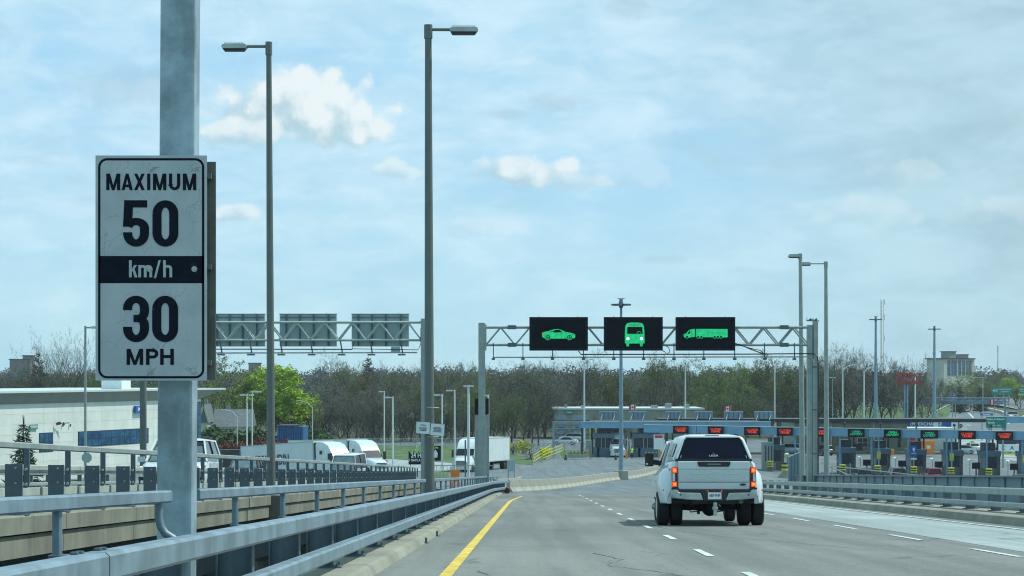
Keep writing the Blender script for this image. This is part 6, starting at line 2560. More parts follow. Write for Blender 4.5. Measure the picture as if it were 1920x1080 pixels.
def other_buildings():
    # truck inspection building with roller doors
    D = 430
    X, Z = (lambda u: px(u, D)), (lambda v: pz(v, D))
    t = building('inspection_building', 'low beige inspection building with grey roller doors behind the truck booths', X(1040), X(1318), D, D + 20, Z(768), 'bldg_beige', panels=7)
    o = t.location
    for (a, c) in ((1045, 1062), (1073, 1104)):
        b = MB(o)
        b.box(X(a), X(c), D - .08, D - .01, .1, Z(778))
        dr = b.build('roller_door', 'door_grey', t)
        for z in (788, 797, 806, 815):
            b = MB(o)
            b.box(X(a), X(c), D - .12, D - .08, Z(z + .5), Z(z - .5))
            b.build('door_rail', 'roof_dark', dr)
        for f in (.3, .6):
            q = X(a) + (X(c) - X(a)) * f
            b = MB(o)
            b.box(q - .35, q + .35, D - .12, D - .085, Z(804), Z(801))
            b.build('door_pane', 'win_dark', dr)
    for x in (1106, 1117):
        b = MB(o)
        b.box(X(x) - .15, X(x) + .15, D - 1, D - .6, 0, 3.2)
        b.build('yellow_pillar', 'safety_yellow', t)
    b = MB(o)
    b.box(X(1060), X(1075), D - .3, D - .02, Z(776), Z(769.5))
    s = b.build('green_board', 'green_sign', t)
    text('TRUCKS', .3, (X(1067.5) - o.x, -.32, Z(773) - o.z), 'white', s, bold=.01)
    for (a, c, h) in ((1252, 1262, .9), (1288, 1296, .7), (1225, 1236, .5), (1060, 1064, .6), (1092, 1096, .5)):
        b = MB(o)
        b.box(X(a), X(c), D + 4, D + 8, Z(768) + .3, Z(768) + .3 + h)
        b.build('roof_unit', 'bldg_grey', t)
    # customs hall with a long dark canopy
    D = 362
    X, Z = (lambda u: px(u, D)), (lambda v: pz(v, D))
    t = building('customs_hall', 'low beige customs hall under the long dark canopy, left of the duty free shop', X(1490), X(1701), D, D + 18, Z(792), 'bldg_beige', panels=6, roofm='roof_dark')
    o = t.location
    win(t, o, X(1608), X(1627), Z(838), Z(821), D - .02, 2, 2, m='win_dark', fm='white_pole')
    win(t, o, X(1684), X(1688), Z(838), Z(816), D - .02, 1, 1, m='win_dark', fm='roof_dark')
    win(t, o, X(1538), X(1546), Z(830), Z(818), D - .02, 1, 1, m='win_dark', fm='white_pole')
    b = MB(o)
    b.box(X(1600), X(1616), D - .3, D - .1, .3, 1.3)
    b.build('bench_rack', 'booth_dark', t)
    t = empty('canopy_roof', (X(1550), 350, 0), 'very long thin dark flat canopy edge crossing the right half of the plaza', 'canopy')
    o = t.location
    D2 = 350
    k0, k1 = px(1235, D2), px(1866, D2)
    for i in range(12):
        a = k0 + (k1 - k0) * i / 12
        b = MB(o)
        b.box(a + .01, a + (k1 - k0) / 12 - .01, D2, D2 + 9, pz(792, D2), pz(785.5, D2))
        b.build('fascia_panel', 'roof_dark', t)
    b = MB(o)
    b.box(k0, k1, D2 - .1, D2 + .05, pz(785.5, D2), pz(784.2, D2))
    b.build('edge_trim', 'roof_edge', t)
    for x in (1262, 1330, 1400, 1560, 1640, 1720, 1800, 1858):
        b = MB(o)
        b.tube([(px(x, D2), D2 + 1, 0), (px(x, D2), D2 + 1, pz(792, D2))], .14, 8)
        b.build('column', 'rail_grey', t)
    # shop with the blue exchange fascia
    D = 366
    X, Z = (lambda u: px(u, D)), (lambda v: pz(v, D))
    t = building('exchange_shop', 'pale low shop with a blue and white money exchange fascia right of the customs hall', X(1703), X(1790), D, D + 14, Z(806), 'bldg_white', panels=4)
    o = t.location
    b = MB(o)
    b.box(X(1701), X(1783), D - .3, D - .01, Z(800), Z(790))
    s = b.build('fascia', 'blue_sign', t)
    text('(M) EXCHANGE', .78, (X(1736) - o.x, -.33, Z(795) - o.z), 'white', s, bold=.02)
    b = MB(o)
    b.box(X(1750), X(1758), D - .36, D - .3, Z(800), Z(790))
    b.build('white_square', 'white', s)
    b = MB(o)
    b.box(X(1706), X(1726), D - .06, D - .01, .1, Z(815))
    b.build('shop_door', 'red', t)
    # red hut
    D = 340
    q = empty('red_kiosk', (px(1741, D), D, 0), 'small bright red kiosk with a white notice under the dim green board', 'kiosk')
    b = MB()
    b.box(-.95, .95, 0, 1.5, .5, 2.5)
    b.build('body', 'orange', q)
    b = MB()
    b.box(-.3, .3, -.03, 0, 1.3, 1.8)
    b.build('notice', 'white', q)
    # orange box by the hall
    q = empty('grit_bin', (px(1672, 345), 345, 0), 'small orange bin against the wall of the customs hall', 'bin')
    b = MB()
    b.box(-.38, .38, 0, .7, 0, .95)
    b.build('bin_body', 'orange', q)
    b = MB()
    b.box(-.41, .41, -.03, .73, .95, 1.03)
    b.build('lid', 'safety_yellow', q)
    # wall with the large CANADA letters
    D = 335
    q = empty('letter_wall', (px(1870, D), D, 0), 'low white wall with widely spaced dark capitals CANADA at the right edge', 'sign wall')
    b = MB()
    w0 = 0
    b.box(0, 11.5, 0, .4, 1.0, 2.15)
    b.build('panel', 'white', q)
    b = MB()
    b.box(0, 11.5, -.02, .42, .55, .85)
    b.build('base_stripe', 'safety_yellow', q)
    for i, ch in enumerate('CANADA'):
        text(ch, .85, (.95 + i * 1.35, -.03, 1.58), 'booth_dark', q, sx=1.0, bold=.01)
    b = MB()
    b.box(.4, 11, .9, 1.2, 2.2, 3.5)
    b.build('dark_screen', 'booth_dark', q)
    # far tan office block
    D = 1150
    X, Z = (lambda u: px(u, D)), (lambda v: pz(v, D))
    t = empty('office_block', (X(1795), D, 0), 'tan multi-storey block with tall window strips far off on the right', 'building')
    t.rotation_euler = (0, 0, R(38))
    o = t.location
    b = MB(o)
    b.box(X(1757), X(1844), D, D + 12, 0, Z(673.5))
    b.build('wall', 'bldg_tan', t)
    b = MB(o)
    b.box(X(1755), X(1845), D - .6, D + 13, Z(673.5), Z(671.5))
    b.build('roof', 'roof_dark', t)
    for (a, c, zt) in ((1781, 1799, 659.5), (1822, 1835, 665)):
        b = MB(o)
        b.box(X(a), X(c), D + 2, D + 8, Z(671.5), Z(zt))
        b.build('roof_plant', 'bldg_grey', t)
        b = MB(o)
        b.box(X(a) - .3, X(c) + .3, D + 1.5, D + 8.5, Z(zt), Z(zt - 1))
        b.build('plant_roof', 'roof_dark', t)
    for (a, c) in ((1767, 1775), (1778, 1783), (1785, 1793), (1798, 1805), (1809, 1816), (1820, 1824), (1827, 1835)):
        win(t, o, X(a), X(c), Z(704), Z(676), D - .1, 2, 6, m='win_blue', fm='bldg_grey', fr=.2)
    # grey slab at far left skyline, twin blocks
    D = 1500
    for (x0, x1, zt, lb) in ((18, 57, 675, 'long flat grey block on the skyline left of the bare tree'), (43, 62, 668, 'taller pale block on the skyline behind the dark conifer'), (466, 488, 682, 'small dark block on the skyline left of the bright green tree')):
        t = empty('distant_building', (px(x0, D), D, 0), lb, 'building')
        o = t.location
        b = MB(o)
        b.box(px(x0, D), px(x1, D), D, D + 6, 0, pz(zt, D))
        b.build('wall', 'dark_conc', t)
        b = MB(o)
        b.box(px(x0, D) - .5, px(x1, D) + .5, D - .5, D + 6.5, pz(zt, D), pz(zt, D) + .8)
        b.build('roof', 'roof_dark', t)
        D += 60
    # low white dome shape (a tank) far away
    D = 1400
    t = empty('white_tank', (px(615, D), D, 0), 'white domed tank far off above the trees between the two lamp poles', 'tank')
    b = MB(t.location)
    c = t.location
    b.tube([(c.x, D, 0), (c.x, D, pz(689, D)), (c.x, D, pz(685.5, D)), (c.x, D, pz(684, D))], [1.4, 1.4, 1.0, .2], 12)
    b.build('shell', 'white', t, smooth=40)
    # houses left of the bright tree
    def house(x0, x1, ridge, eave, base_d, label, gable=False, wallm='bldg_tan', depth=9, roofm='shingle'):
        D = base_d
        X, Z = (lambda u: px(u, D)), (lambda v: pz(v, D))
        t = empty('house', (X((x0 + x1) / 2), D, 0), label, 'house', 'houses beyond the car park')
        o = t.location
        b = MB(o)
        b.box(X(x0) + .4, X(x1) - .4, D, D + depth, 0, Z(eave))
        b.build('wall', wallm, t)
        b = MB(o)
        ze, zr = Z(eave), Z(ridge)
        if gable:
            m_ = (X(x0) + X(x1)) / 2
            b.prism([(X(x0), ze), (X(x1), ze), (m_, zr)], 'y', D - .3, D + depth + .3)
            rf = b.build('roof', roofm, t)
            b = MB(o)
            for s in (0, 1):
                e = X(x0) if s == 0 else X(x1)
                b.bar((e, D - .35, ze), (m_, D - .35, zr), .12, .35)
            b.build('barge_board', 'bldg_tan', rf)
        else:
            b.prism([(D - .5, ze), (D + depth + .5, ze), (D + depth / 2, zr)], 'x', X(x0), X(x1))
            rf = b.build('roof', roofm, t)
        b = MB(o)
        b.box(X((x0 * 2 + x1) / 3) - .35, X((x0 * 2 + x1) / 3) + .35, D + depth * .55, D + depth * .55 + .7, ze, zr + .8)
        b.build('chimney', 'bldg_grey', rf)
        for f in (.2, .5, .8):
            win(t, o, X(x0) + (X(x1) - X(x0)) * f - .5, X(x0) + (X(x1) - X(x0)) * f + .5, 1.2, 2.3, D - .02, 2, 1, m='win_dark', fm='white_pole')
        return t
    house(372, 392, 758, 792, 395, 'narrow house with a cream gable beside the right end of the white building', True)
    house(396, 470, 768, 800, 400, 'house with a long grey shingled roof behind the sign pole')
    0 and house(478, 500, 764, 792, 405, 'house with a white gable partly behind the left tall lamp pole', True, 'bldg_tan')
    house(560, 620, 792, 806, 470, 'low house with a white wall under the bright green tree', False, 'bldg_tan')
    # beam: blue shipping container / shed
    D = 330
    t = empty('blue_container', (px(540, D), D, 0), 'bright blue corrugated shed behind the lettered trailer', 'container')
    o = t.location
    for i in range(11):
        x = px(520, D) + i * .36
        b = MB(o)
        b.prism([(x + .01, D + .1), (x + .34, D + .1), (x + .30, D), (x + .05, D)], 'z', 1.0, 5.1)
        b.build('panel', 'container', t)
    b = MB(o)
    b.box(px(520, D), px(520, D) + 4, D + .1, D + 8, 0, 5.0)
    b.build('body', 'container', t)
    b = MB(o)
    b.box(px(519, D), px(553, D), D - .1, D + 8.1, 5.1, 5.25)
    b.build('roof', 'roof_dark', t)


other_buildings()


# ------------------------------------------------------------------ street furniture of the plaza and lots
def small_light(x, D, ytop, base, label, kind='double', m='white_pole', r=.09, arm=1.2, group=None, dirn=-1):
    X = px(x, D)
    z1 = pz(ytop, D)
    t = empty('street_light', (X, D, base), label, 'street light', group)
    o = t.location
    b = MB(o)
    b.tube([(X, D, base), (X, D, z1)], [r, r * .7], 10)
    b.build('pole', m, t, smooth=40)
    if kind == 'davit':
        b = MB(o)
        b.tube([(X, D, z1 - .15), (X + dirn * arm * .45, D, z1 + arm * .38), (X + dirn * arm, D, z1 + arm * .52), (X + dirn * arm * 1.25, D, z1 + arm * .53)], [r * .6, r * .5, r * .45, r * .4], 8)
        b.build('arm', m, t, smooth=40)
        b = MB(o)
        b.box(X + dirn * arm * 1.2 - .35, X + dirn * arm * 1.2 + .35, D - .15, D + .15, z1 + arm * .50, z1 + arm * .50 + .14)
        b.build('lamp_head', 'white_pole', t)
    else:
        ds = (-1, 1) if kind == 'double' else (dirn,)
        for s in ds:
            b = MB(o)
            x0, x1 = sorted((X + s * .05, X + s * arm))
            b.box(x0, x1, D - .05, D + .05, z1 - .18, z1 - .08)
            b.build('arm', m, t)
            b = MB(o)
            x0, x1 = sorted((X + s * arm * .45, X + s * (arm + .25)))
            b.box(x0, x1, D - .16, D + .16, z1 - .20, z1 - .02)
            b.build('lamp_head', 'white_pole', t)
    return t


small_light(160, 150, 611, .0, 'grey pole standing in front of the white building, its lamp reaching towards the speed sign', 'single', 'rail_grey', .11, 1.0, dirn=1)
small_light(463, 270, 739, 0, 'shorter white double-headed lamp left of the left tall pole', 'double', r=.11, arm=.6)
small_light(473, 272, 733, 0, 'white lamp just right of the short double-headed lamp', 'single', r=.10, arm=.8, dirn=1)
small_light(720.5, 320, 733, 0, 'taller white lamp pole of the pair before the grey trees', 'single', r=.11, arm=.6, dirn=-1)
small_light(736.5, 262, 743.5, 0, 'shorter nearer white lamp pole of the pair before the grey trees', 'single', r=.13, arm=.9)
small_light(829, 262, 739, 0, 'white lamp pole just right of the tilted notice board', 'single', r=.12, arm=.8)
small_light(852.5, 250, 730.5, 0, 'white lamp pole second right of the tilted notice board', 'single', r=.12, arm=.75)
small_light(878.5, 225, 722, .3, 'white lamp pole in front of the turning white semi, left of the gantry column', 'double', r=.17, arm=.30)
small_light(915.5, 262, 740, 0, 'white lamp pole right behind the left gantry column', 'single', r=.15, arm=.4)
small_light(1095.5, 380, 680, 0, 'slim white lamp pole between the car display and the bus display, arm to the right', 'davit', r=.18, arm=1.1, dirn=1)
small_light(1285, 380, 684, 0, 'slim lamp pole with a curved arm below the truck display', 'davit', r=.15, arm=1.5, dirn=1)
small_light(1452.5, 380, 687, 0, 'slim lamp pole with a curved arm left of the right gantry column', 'davit', r=.15, arm=1.8, dirn=1)
small_light(1580, 420, 694, 0, 'curved-arm lamp, first right of the outer slim lamp pole', 'davit', r=.17, arm=2.0, dirn=1)
small_light(1620, 420, 696, 0, 'curved-arm lamp just left of the high mast by the lattice tower', 'davit', r=.17, arm=1.9, dirn=1)
small_light(1716, 420, 697, 0, 'curved-arm lamp beside the red currency exchange letters', 'davit', r=.17, arm=1.9, dirn=1)
small_light(1561, 430, 707, 0, 'thin short lamp close to the outer slim lamp pole', 'double', 'rail_grey', r=.08, arm=.4)
small_light(1843, 700, 707, 0, 'distant lamp pole with a long straight arm in front of the tan building', 'single', r=.12, arm=3.5, dirn=-1)
small_light(586, 330, 763, 0, 'pale curved street lamp inside the bright green tree', 'davit', r=.08, arm=1.8, dirn=-1)
small_light(445, 330, 780, 0, 'low pale curved street lamp above the grey roof', 'davit', r=.08, arm=1.8, dirn=-1)


def red_letters():
    D = 395
    X, Z = (lambda u: px(u, D)), (lambda v: pz(v, D))
    t = empty('exchange_sign', (X(1704), D, 0), 'free-standing red letters CURRENCY EXCHANGE in front of the bare trees', 'sign')
    o = t.location
    text('CURRENCY', 1.22, (0, 0, Z(704)), 'red_letter', t, sx=.74, bold=.05, depth=.12)
    text('EXCHANGE', 1.22, (0, 0, Z(717)), 'red_letter', t, sx=.70, bold=.05, depth=.12)
    for x in (1697, 1702):
        b = MB(o)
        b.tube([(X(x), D + .4, 0), (X(x), D + .4, Z(700))], .16, 8)
        b.build('post', 'mast_blue', t)


red_letters()


def radio_tower():
    D = 900
    t = empty('lattice_tower', (px(1653.5, D), D, 0), 'thin lattice radio tower above the bare trees', 'tower')
    o = t.location
    z1 = pz(562, D)
    x = px(1653.5, D)
    w = .55
    for (a, c) in ((-w, -w), (w, -w), (0, w)):
        b = MB(o)
        b.tube([(x + a, D + c, 0), (x + a, D + c, z1)], .09, 4)
        b.build('leg', 'galv_light', t)
    b = MB(o)
    z = 0
    k = 0
    while z < z1 - 1.5:
        b.bar((x - w, D - w, z), (x + w, D - w, z + 1.5), .09, .09)
        b.bar((x + w, D - w, z), (x, D + w, z + 1.5), .09, .09)
        b.bar((x, D + w, z), (x - w, D - w, z + 1.5), .09, .09)
        z += 1.5
    b.build('lacing', 'galv_light', t)
    for zz in (pz(572, D), pz(600, D), pz(640, D)):
        b = MB(o)
        b.tube([(x + .9, D - 1, zz), (x + .9, D - 1, zz + 2.4)], .14, 6)
        b.build('antenna', 'white_pole', t)
    D = 1600
    q = empty('radio_mast', (px(1871, D), D, 0), 'short striped mast on the skyline right of the tan building', 'mast')
    z0, z1 = 0, pz(648, D)
    for i in range(6):
        b = MB(q.location)
        b.tube([(px(1871, D), D, z1 * i / 6), (px(1871, D), D, z1 * (i + 1) / 6)], .35, 6)
        b.build('section', 'sign_back' if i % 2 else 'rail_grey', q)


radio_tower()


def far_gantry():
    D = 480
    X, Z = (lambda u: px(u, D)), (lambda v: pz(v, D))
    t = empty('sign_gantry', (X(1702), D, 0), 'distant blue-grey truss gantry spanning the highway lanes beyond the plaza', 'gantry')
    o = t.location
    for x in (1698, 1705, 1885):
        b = MB(o)
        b.box(X(x) - .22, X(x) + .22, D, D + .5, 0, Z(745))
        b.build('column', 'mast_blue', t)
    truss(t, o, X(1698), X(1885), D, 1.2, Z(746.5), Z(752), .09, 16, 'mast_blue', .05)
    b = MB(o)
    b.box(X(1705), X(1880), D - .3, D - .1, Z(758), Z(752.5))
    b.build('walkway', 'girder', t)
    s = empty('red_signal', (X(1859), D - .6, Z(759)), 'red and white board hanging on the distant gantry', 'sign')
    b = MB(s.location)
    b.box(X(1855), X(1863), D - .7, D - .5, Z(759.5), Z(748.5))
    b.build('board', 'red', s)
    b = MB(s.location)
    b.box(X(1857.5), X(1860), D - .75, D - .7, Z(759), Z(749))
    b.build('stripe', 'white', s)
    # green destination signs
    def gsign(x0, x1, y0, y1, D, lines, label, yellow=False, size=.5, posts=True, m='green_sign', cat='road sign'):
        X, Z = (lambda u: px(u, D)), (lambda v: pz(v, D))
        q = empty('road_sign', (X((x0 + x1) / 2), D, Z(y1)), label, cat)
        o = q.location
        b = MB(o)
        b.box(X(x0), X(x1), D, D + .1, Z(y1), Z(y0))
        f = b.build('panel', m, q)
        w = X(x1) - X(x0)
        for (s, fx, fz, k) in lines:
            text(s, size * k, (w * (fx - .5), -.03, (Z(y0) - Z(y1)) * fz), 'white', f, bold=.012, depth=.002)
        if yellow:
            b = MB(o)
            b.box(X(x0), X(x1), D - .03, D, Z(y1 + 3.5), Z(y1))
            b.build('yellow_tab', 'safety_yellow', f)
        b = MB(o)
        for f_ in (.15, .85):
            b.box(X(x0) + w * f_ - .1, X(x0) + w * f_ + .1, D + .1, D + .3, 0, Z(y0))
        if posts:
            b.build('post', 'rail_grey', q)
        return q
    gsign(1859.5, 1897, 726, 740.5, 700, [('402', .17, .55, 1.3), ('LONDON ROAD', .66, .72, .62), ('TORONTO', .66, .42, .62), ('v      v', .5, .12, .6)], 'long green highway sign with a white route shield on the far gantry', size=.9)
    gsign(1909, 1945, 726, 738, 700, [('FRONT ST\nVILLAGE', .3, .5, .7)], 'green highway sign with a yellow tab cut off by the right edge', True, size=.9)
    gsign(1849, 1887, 782, 802, 300, [('Casino, Pt Edward', .46, .80, .62), ('Sarnia', .25, .48, .72), ('402 - 403', .50, .20, .55)], 'green sign reading Casino Pt Edward above the right end of the blue beam', size=.55)
    gsign(1838, 1862, 775, 779, 420, [('Bienvenue', .5, .5, .7)], 'narrow bright blue sign above the green casino sign', size=.5, m='blue_sign')
    gsign(1785, 1793, 738, 744, 640, [('402', .5, .5, 1.0)], 'small navy route sign by the roadside beside the tan building', size=.5, m='blue_sign')
    D = 352
    q = empty('no_entry_sign', (px(1801.5, D), D, 0), 'round red no-entry sign on a thin post behind the blue beam', 'road sign')
    b = MB()
    zc = pz(798.5, D)
    b.tube([(0, 0, zc), (0, -.05, zc)], .32, 18)
    f = b.build('disc', 'red', q)
    b = MB()
    b.box(-.22, .22, -.07, -.05, zc - .06, zc + .06)
    b.build('bar', 'white', f)
    b = MB()
    b.tube([(0, .03, 0), (0, .03, zc)], .035, 6)
    b.build('post', 'rail_grey', q)
    # green beam structure right edge with round fittings
    D = 310
    t = beam('upper_beam', (px(1850, D), D), (px(1990, D), D), pz(793, D), pz(781.5, D), .6, 'upper pale blue beam leaving at the right edge behind the green casino sign')


far_gantry()


def flags():
    for (x, y, D, lb) in ((1185, 762, 425, 'Canadian flag flying above the roller door building, left of the blue-grey cabinet row'), (1363.5, 765, 425, 'Canadian flag above the blue sign cabinets behind the pickup')):
        q = empty('flag', (px(x + 7, D), D, 0), lb, 'flag')
        X0 = 0
        zt = pz(y - 3.5, D)
        w, h = 1.35, .95
        b = MB()
        b.tube([(X0, 0, 5), (X0, 0, zt + .2)], .035, 6)
        b.build('pole', 'white_pole', q)
        n = 12
        for (a, c, m) in ((0, .27, 'red'), (.27, .73, 'white'), (.73, 1, 'red')):
            vs, fs = [], []
            for i in range(n + 1):
                u = a + (c - a) * i / n
                wv = .09 * math.sin(u * 9) * u
                dr = -.18 * u * u
                vs += [(-u * w, wv, zt - h + dr), (-u * w, wv, zt + dr)]
            fs = [(2 * i, 2 * i + 1, 2 * i + 3, 2 * i + 2) for i in range(n)]
            b = MB()
            b.add(vs, fs)
            pn = b.build('field', m, q)
        b = MB()
        leaf = [(0, .3), (.06, .16), (.15, .2), (.12, .06), (.27, .08), (.2, -.02), (.24, -.06), (.08, -.14), (.02, -.12), (.02, -.28), (-.02, -.28), (-.02, -.12), (-.08, -.14), (-.24, -.06), (-.2, -.02), (-.27, .08), (-.12, .06), (-.15, .2), (-.06, .16)]
        b.prism([(-w * .5 + p[0], zt - h * .5 - .05 + p[1] * 1.1) for p in leaf], 'y', -.14, -.13)
        b.build('maple_leaf', 'red', q)


flags()


# ------------------------------------------------------------------ cars about the plaza
def cars():
    base_sedan = make_car('car', 'white taxi with a yellow roof light driving off behind the blue beam', 'sedan', 'paint_white')
    place(base_sedan, px(1822, 362), 362, .06, 8)
    b = MB()
    b.box(-.45, .45, -.4, -.1, 1.46, 1.62)
    b.box(-.25, .25, -.38, -.12, 1.62, 1.78)
    b.build('roof_light', 'safety_yellow', base_sedan)
    suvs = {}

    def put(kind, paint, x, D, hd, lb, z=None):
        c = make_car('car' if kind == 'sedan' else kind, lb, kind, paint)
        X = px(x, D)
        place(c, X, D, H(X, D) + .05 if z is None else z, hd)
        return c
    put('sedan', 'paint_white', 1606, 236, 2, 'white car queueing below the first OPEN board', .05)
    put('sedan', 'paint_white', 1681, 236, 2, 'white car queueing below the second OPEN board', .05)
    put('suv', 'paint_dark', 1615, 262, 2, 'dark red-lamped SUV at the booth below the first OPEN board', .05)
    put('suv', 'paint_black', 1679, 262, 2, 'dark SUV with its brake lamps on at the third booth', .05)
    put('suv', 'paint_red', 1746, 262, 2, 'dark red SUV at the booth next to the blue arrow sign', .05)
    put('sedan', 'paint_black', 1912, 245, 2, 'black car roof at the right edge just above the steel wall', .3)
    put('suv', 'paint_silver', 1480, 352, 60, 'silver SUV parked beyond the booths left of the right gantry column', .06)
    put('suv', 'paint_dark', 1542, 345, 20, 'dark SUV seen between the gantry column and the outer slim lamp pole', .06)
    put('suv', 'paint_black', 1880, 352, 95, 'black pickup-like SUV parked behind the white lettering wall', .06)
    put('sedan', 'paint_white', 1805, 352, 75, 'white car nose beside the booth left of the taxi', .06)
    put('suv', 'paint_silver', 1895, 640, 75, 'silver car far out on the highway at the right', .1)
    put('suv', 'paint_white', 1798, 840, 20, 'tiny white car far up the highway under the distant gantry', .1)
    put('suv', 'paint_silver', 1071, 412, 80, 'silver SUV parked behind the lawn, left of the slim white lamp pole', .1)
    put('sedan', 'paint_silver', 1060, 395, 75, 'second silver car parked nearer the yellow handrails', .1)
    put('suv', 'paint_dark', 1722, 446, 85, 'grey van roof just above the long dark canopy', .1)
    # box truck heading down the highway behind the canopy
    t = empty('box_truck', (px(1778, 430), 430, .05), 'white box truck on the highway right of the second high mast', 'truck')
    b = MB()
    b.box(-1.9, .1, 0, 3, 1.0, 3.3)
    b.build('cab', 'paint_white', t, bevel=.1)
    b = MB()
    b.box(-1.7, 0, -.03, 0, 1.8, 2.7)
    b.build('windscreen', 'glass', t)
    b = MB()
    b.box(.25, 3.9, .5, 10, 1.0, 4.1)
    b.build('box', 'trailer', t, bevel=.05)
    b = MB()
    for x in (-1.5, -.3, 1, 3.2):
        b.wheel((x, 1.2, .5), .5, .3)
    b.build('tyre', 'rubber', t)
    # trailer at the truck booth right
    # man in a lime vest
    D = 326
    x = px(1185, D)
    q = empty('person', (x, D, H(x, D) + .02), 'person in a lime vest and dark trousers by an orange barrier machine', 'person')
    b = MB()
    b.loft([[(sx * w_ + ox, y_ * d_, z_) for (sx, y_) in ((1, 0), (.7, .7), (0, 1), (-.7, .7), (-1, 0), (-.7, -.7), (0, -1), (.7, -.7))] for (z_, w_, d_, ox) in
            ((.88, .17, .12, 0), (1.05, .16, .11, 0), (1.25, .20, .13, 0), (1.42, .22, .12, 0), (1.50, .12, .09, 0), (1.54, .055, .055, 0), (1.60, .06, .065, 0), (1.68, .085, .10, 0), (1.76, .08, .095, 0), (1.82, .03, .04, 0))])
    b.build('body', 'skin', q, smooth=60)
    b = MB()
    b.loft([[(sx * w_, y_ * d_, z_) for (sx, y_) in ((1, 0), (.7, .7), (0, 1), (-.7, .7), (-1, 0), (-.7, -.7), (0, -1), (.7, -.7))] for (z_, w_, d_) in ((.84, .19, .14), (1.05, .18, .13), (1.25, .22, .15), (1.43, .235, .14), (1.50, .14, .10))])
    b.build('vest', 'lime', q, smooth=60)
    b = MB()
    for s in (-1, 1):
        b.tube([(s * .10, 0, .92), (s * .11, -.02, .5), (s * .12, 0, .08)], [.10, .075, .055], 8)
        b.box(s * .12 - .05, s * .12 + .05, -.2, .07, 0, .09)
    b.build('trousers', 'cloth_dark', q)
    b = MB()
    for s in (-1, 1):
        b.tube([(s * .22, 0, 1.42), (s * .29, -.03, 1.15), (s * .27, -.16, .93)], [.055, .045, .035], 8)
    b.build('sleeves', 'cloth_dark', q)
    b = MB()
    b.tube([(0, .01, 1.72), (0, .01, 1.80), (0, .01, 1.85)], [.10, .095, .05], 10)
    b.build('hair', 'cloth_dark', q)


cars()


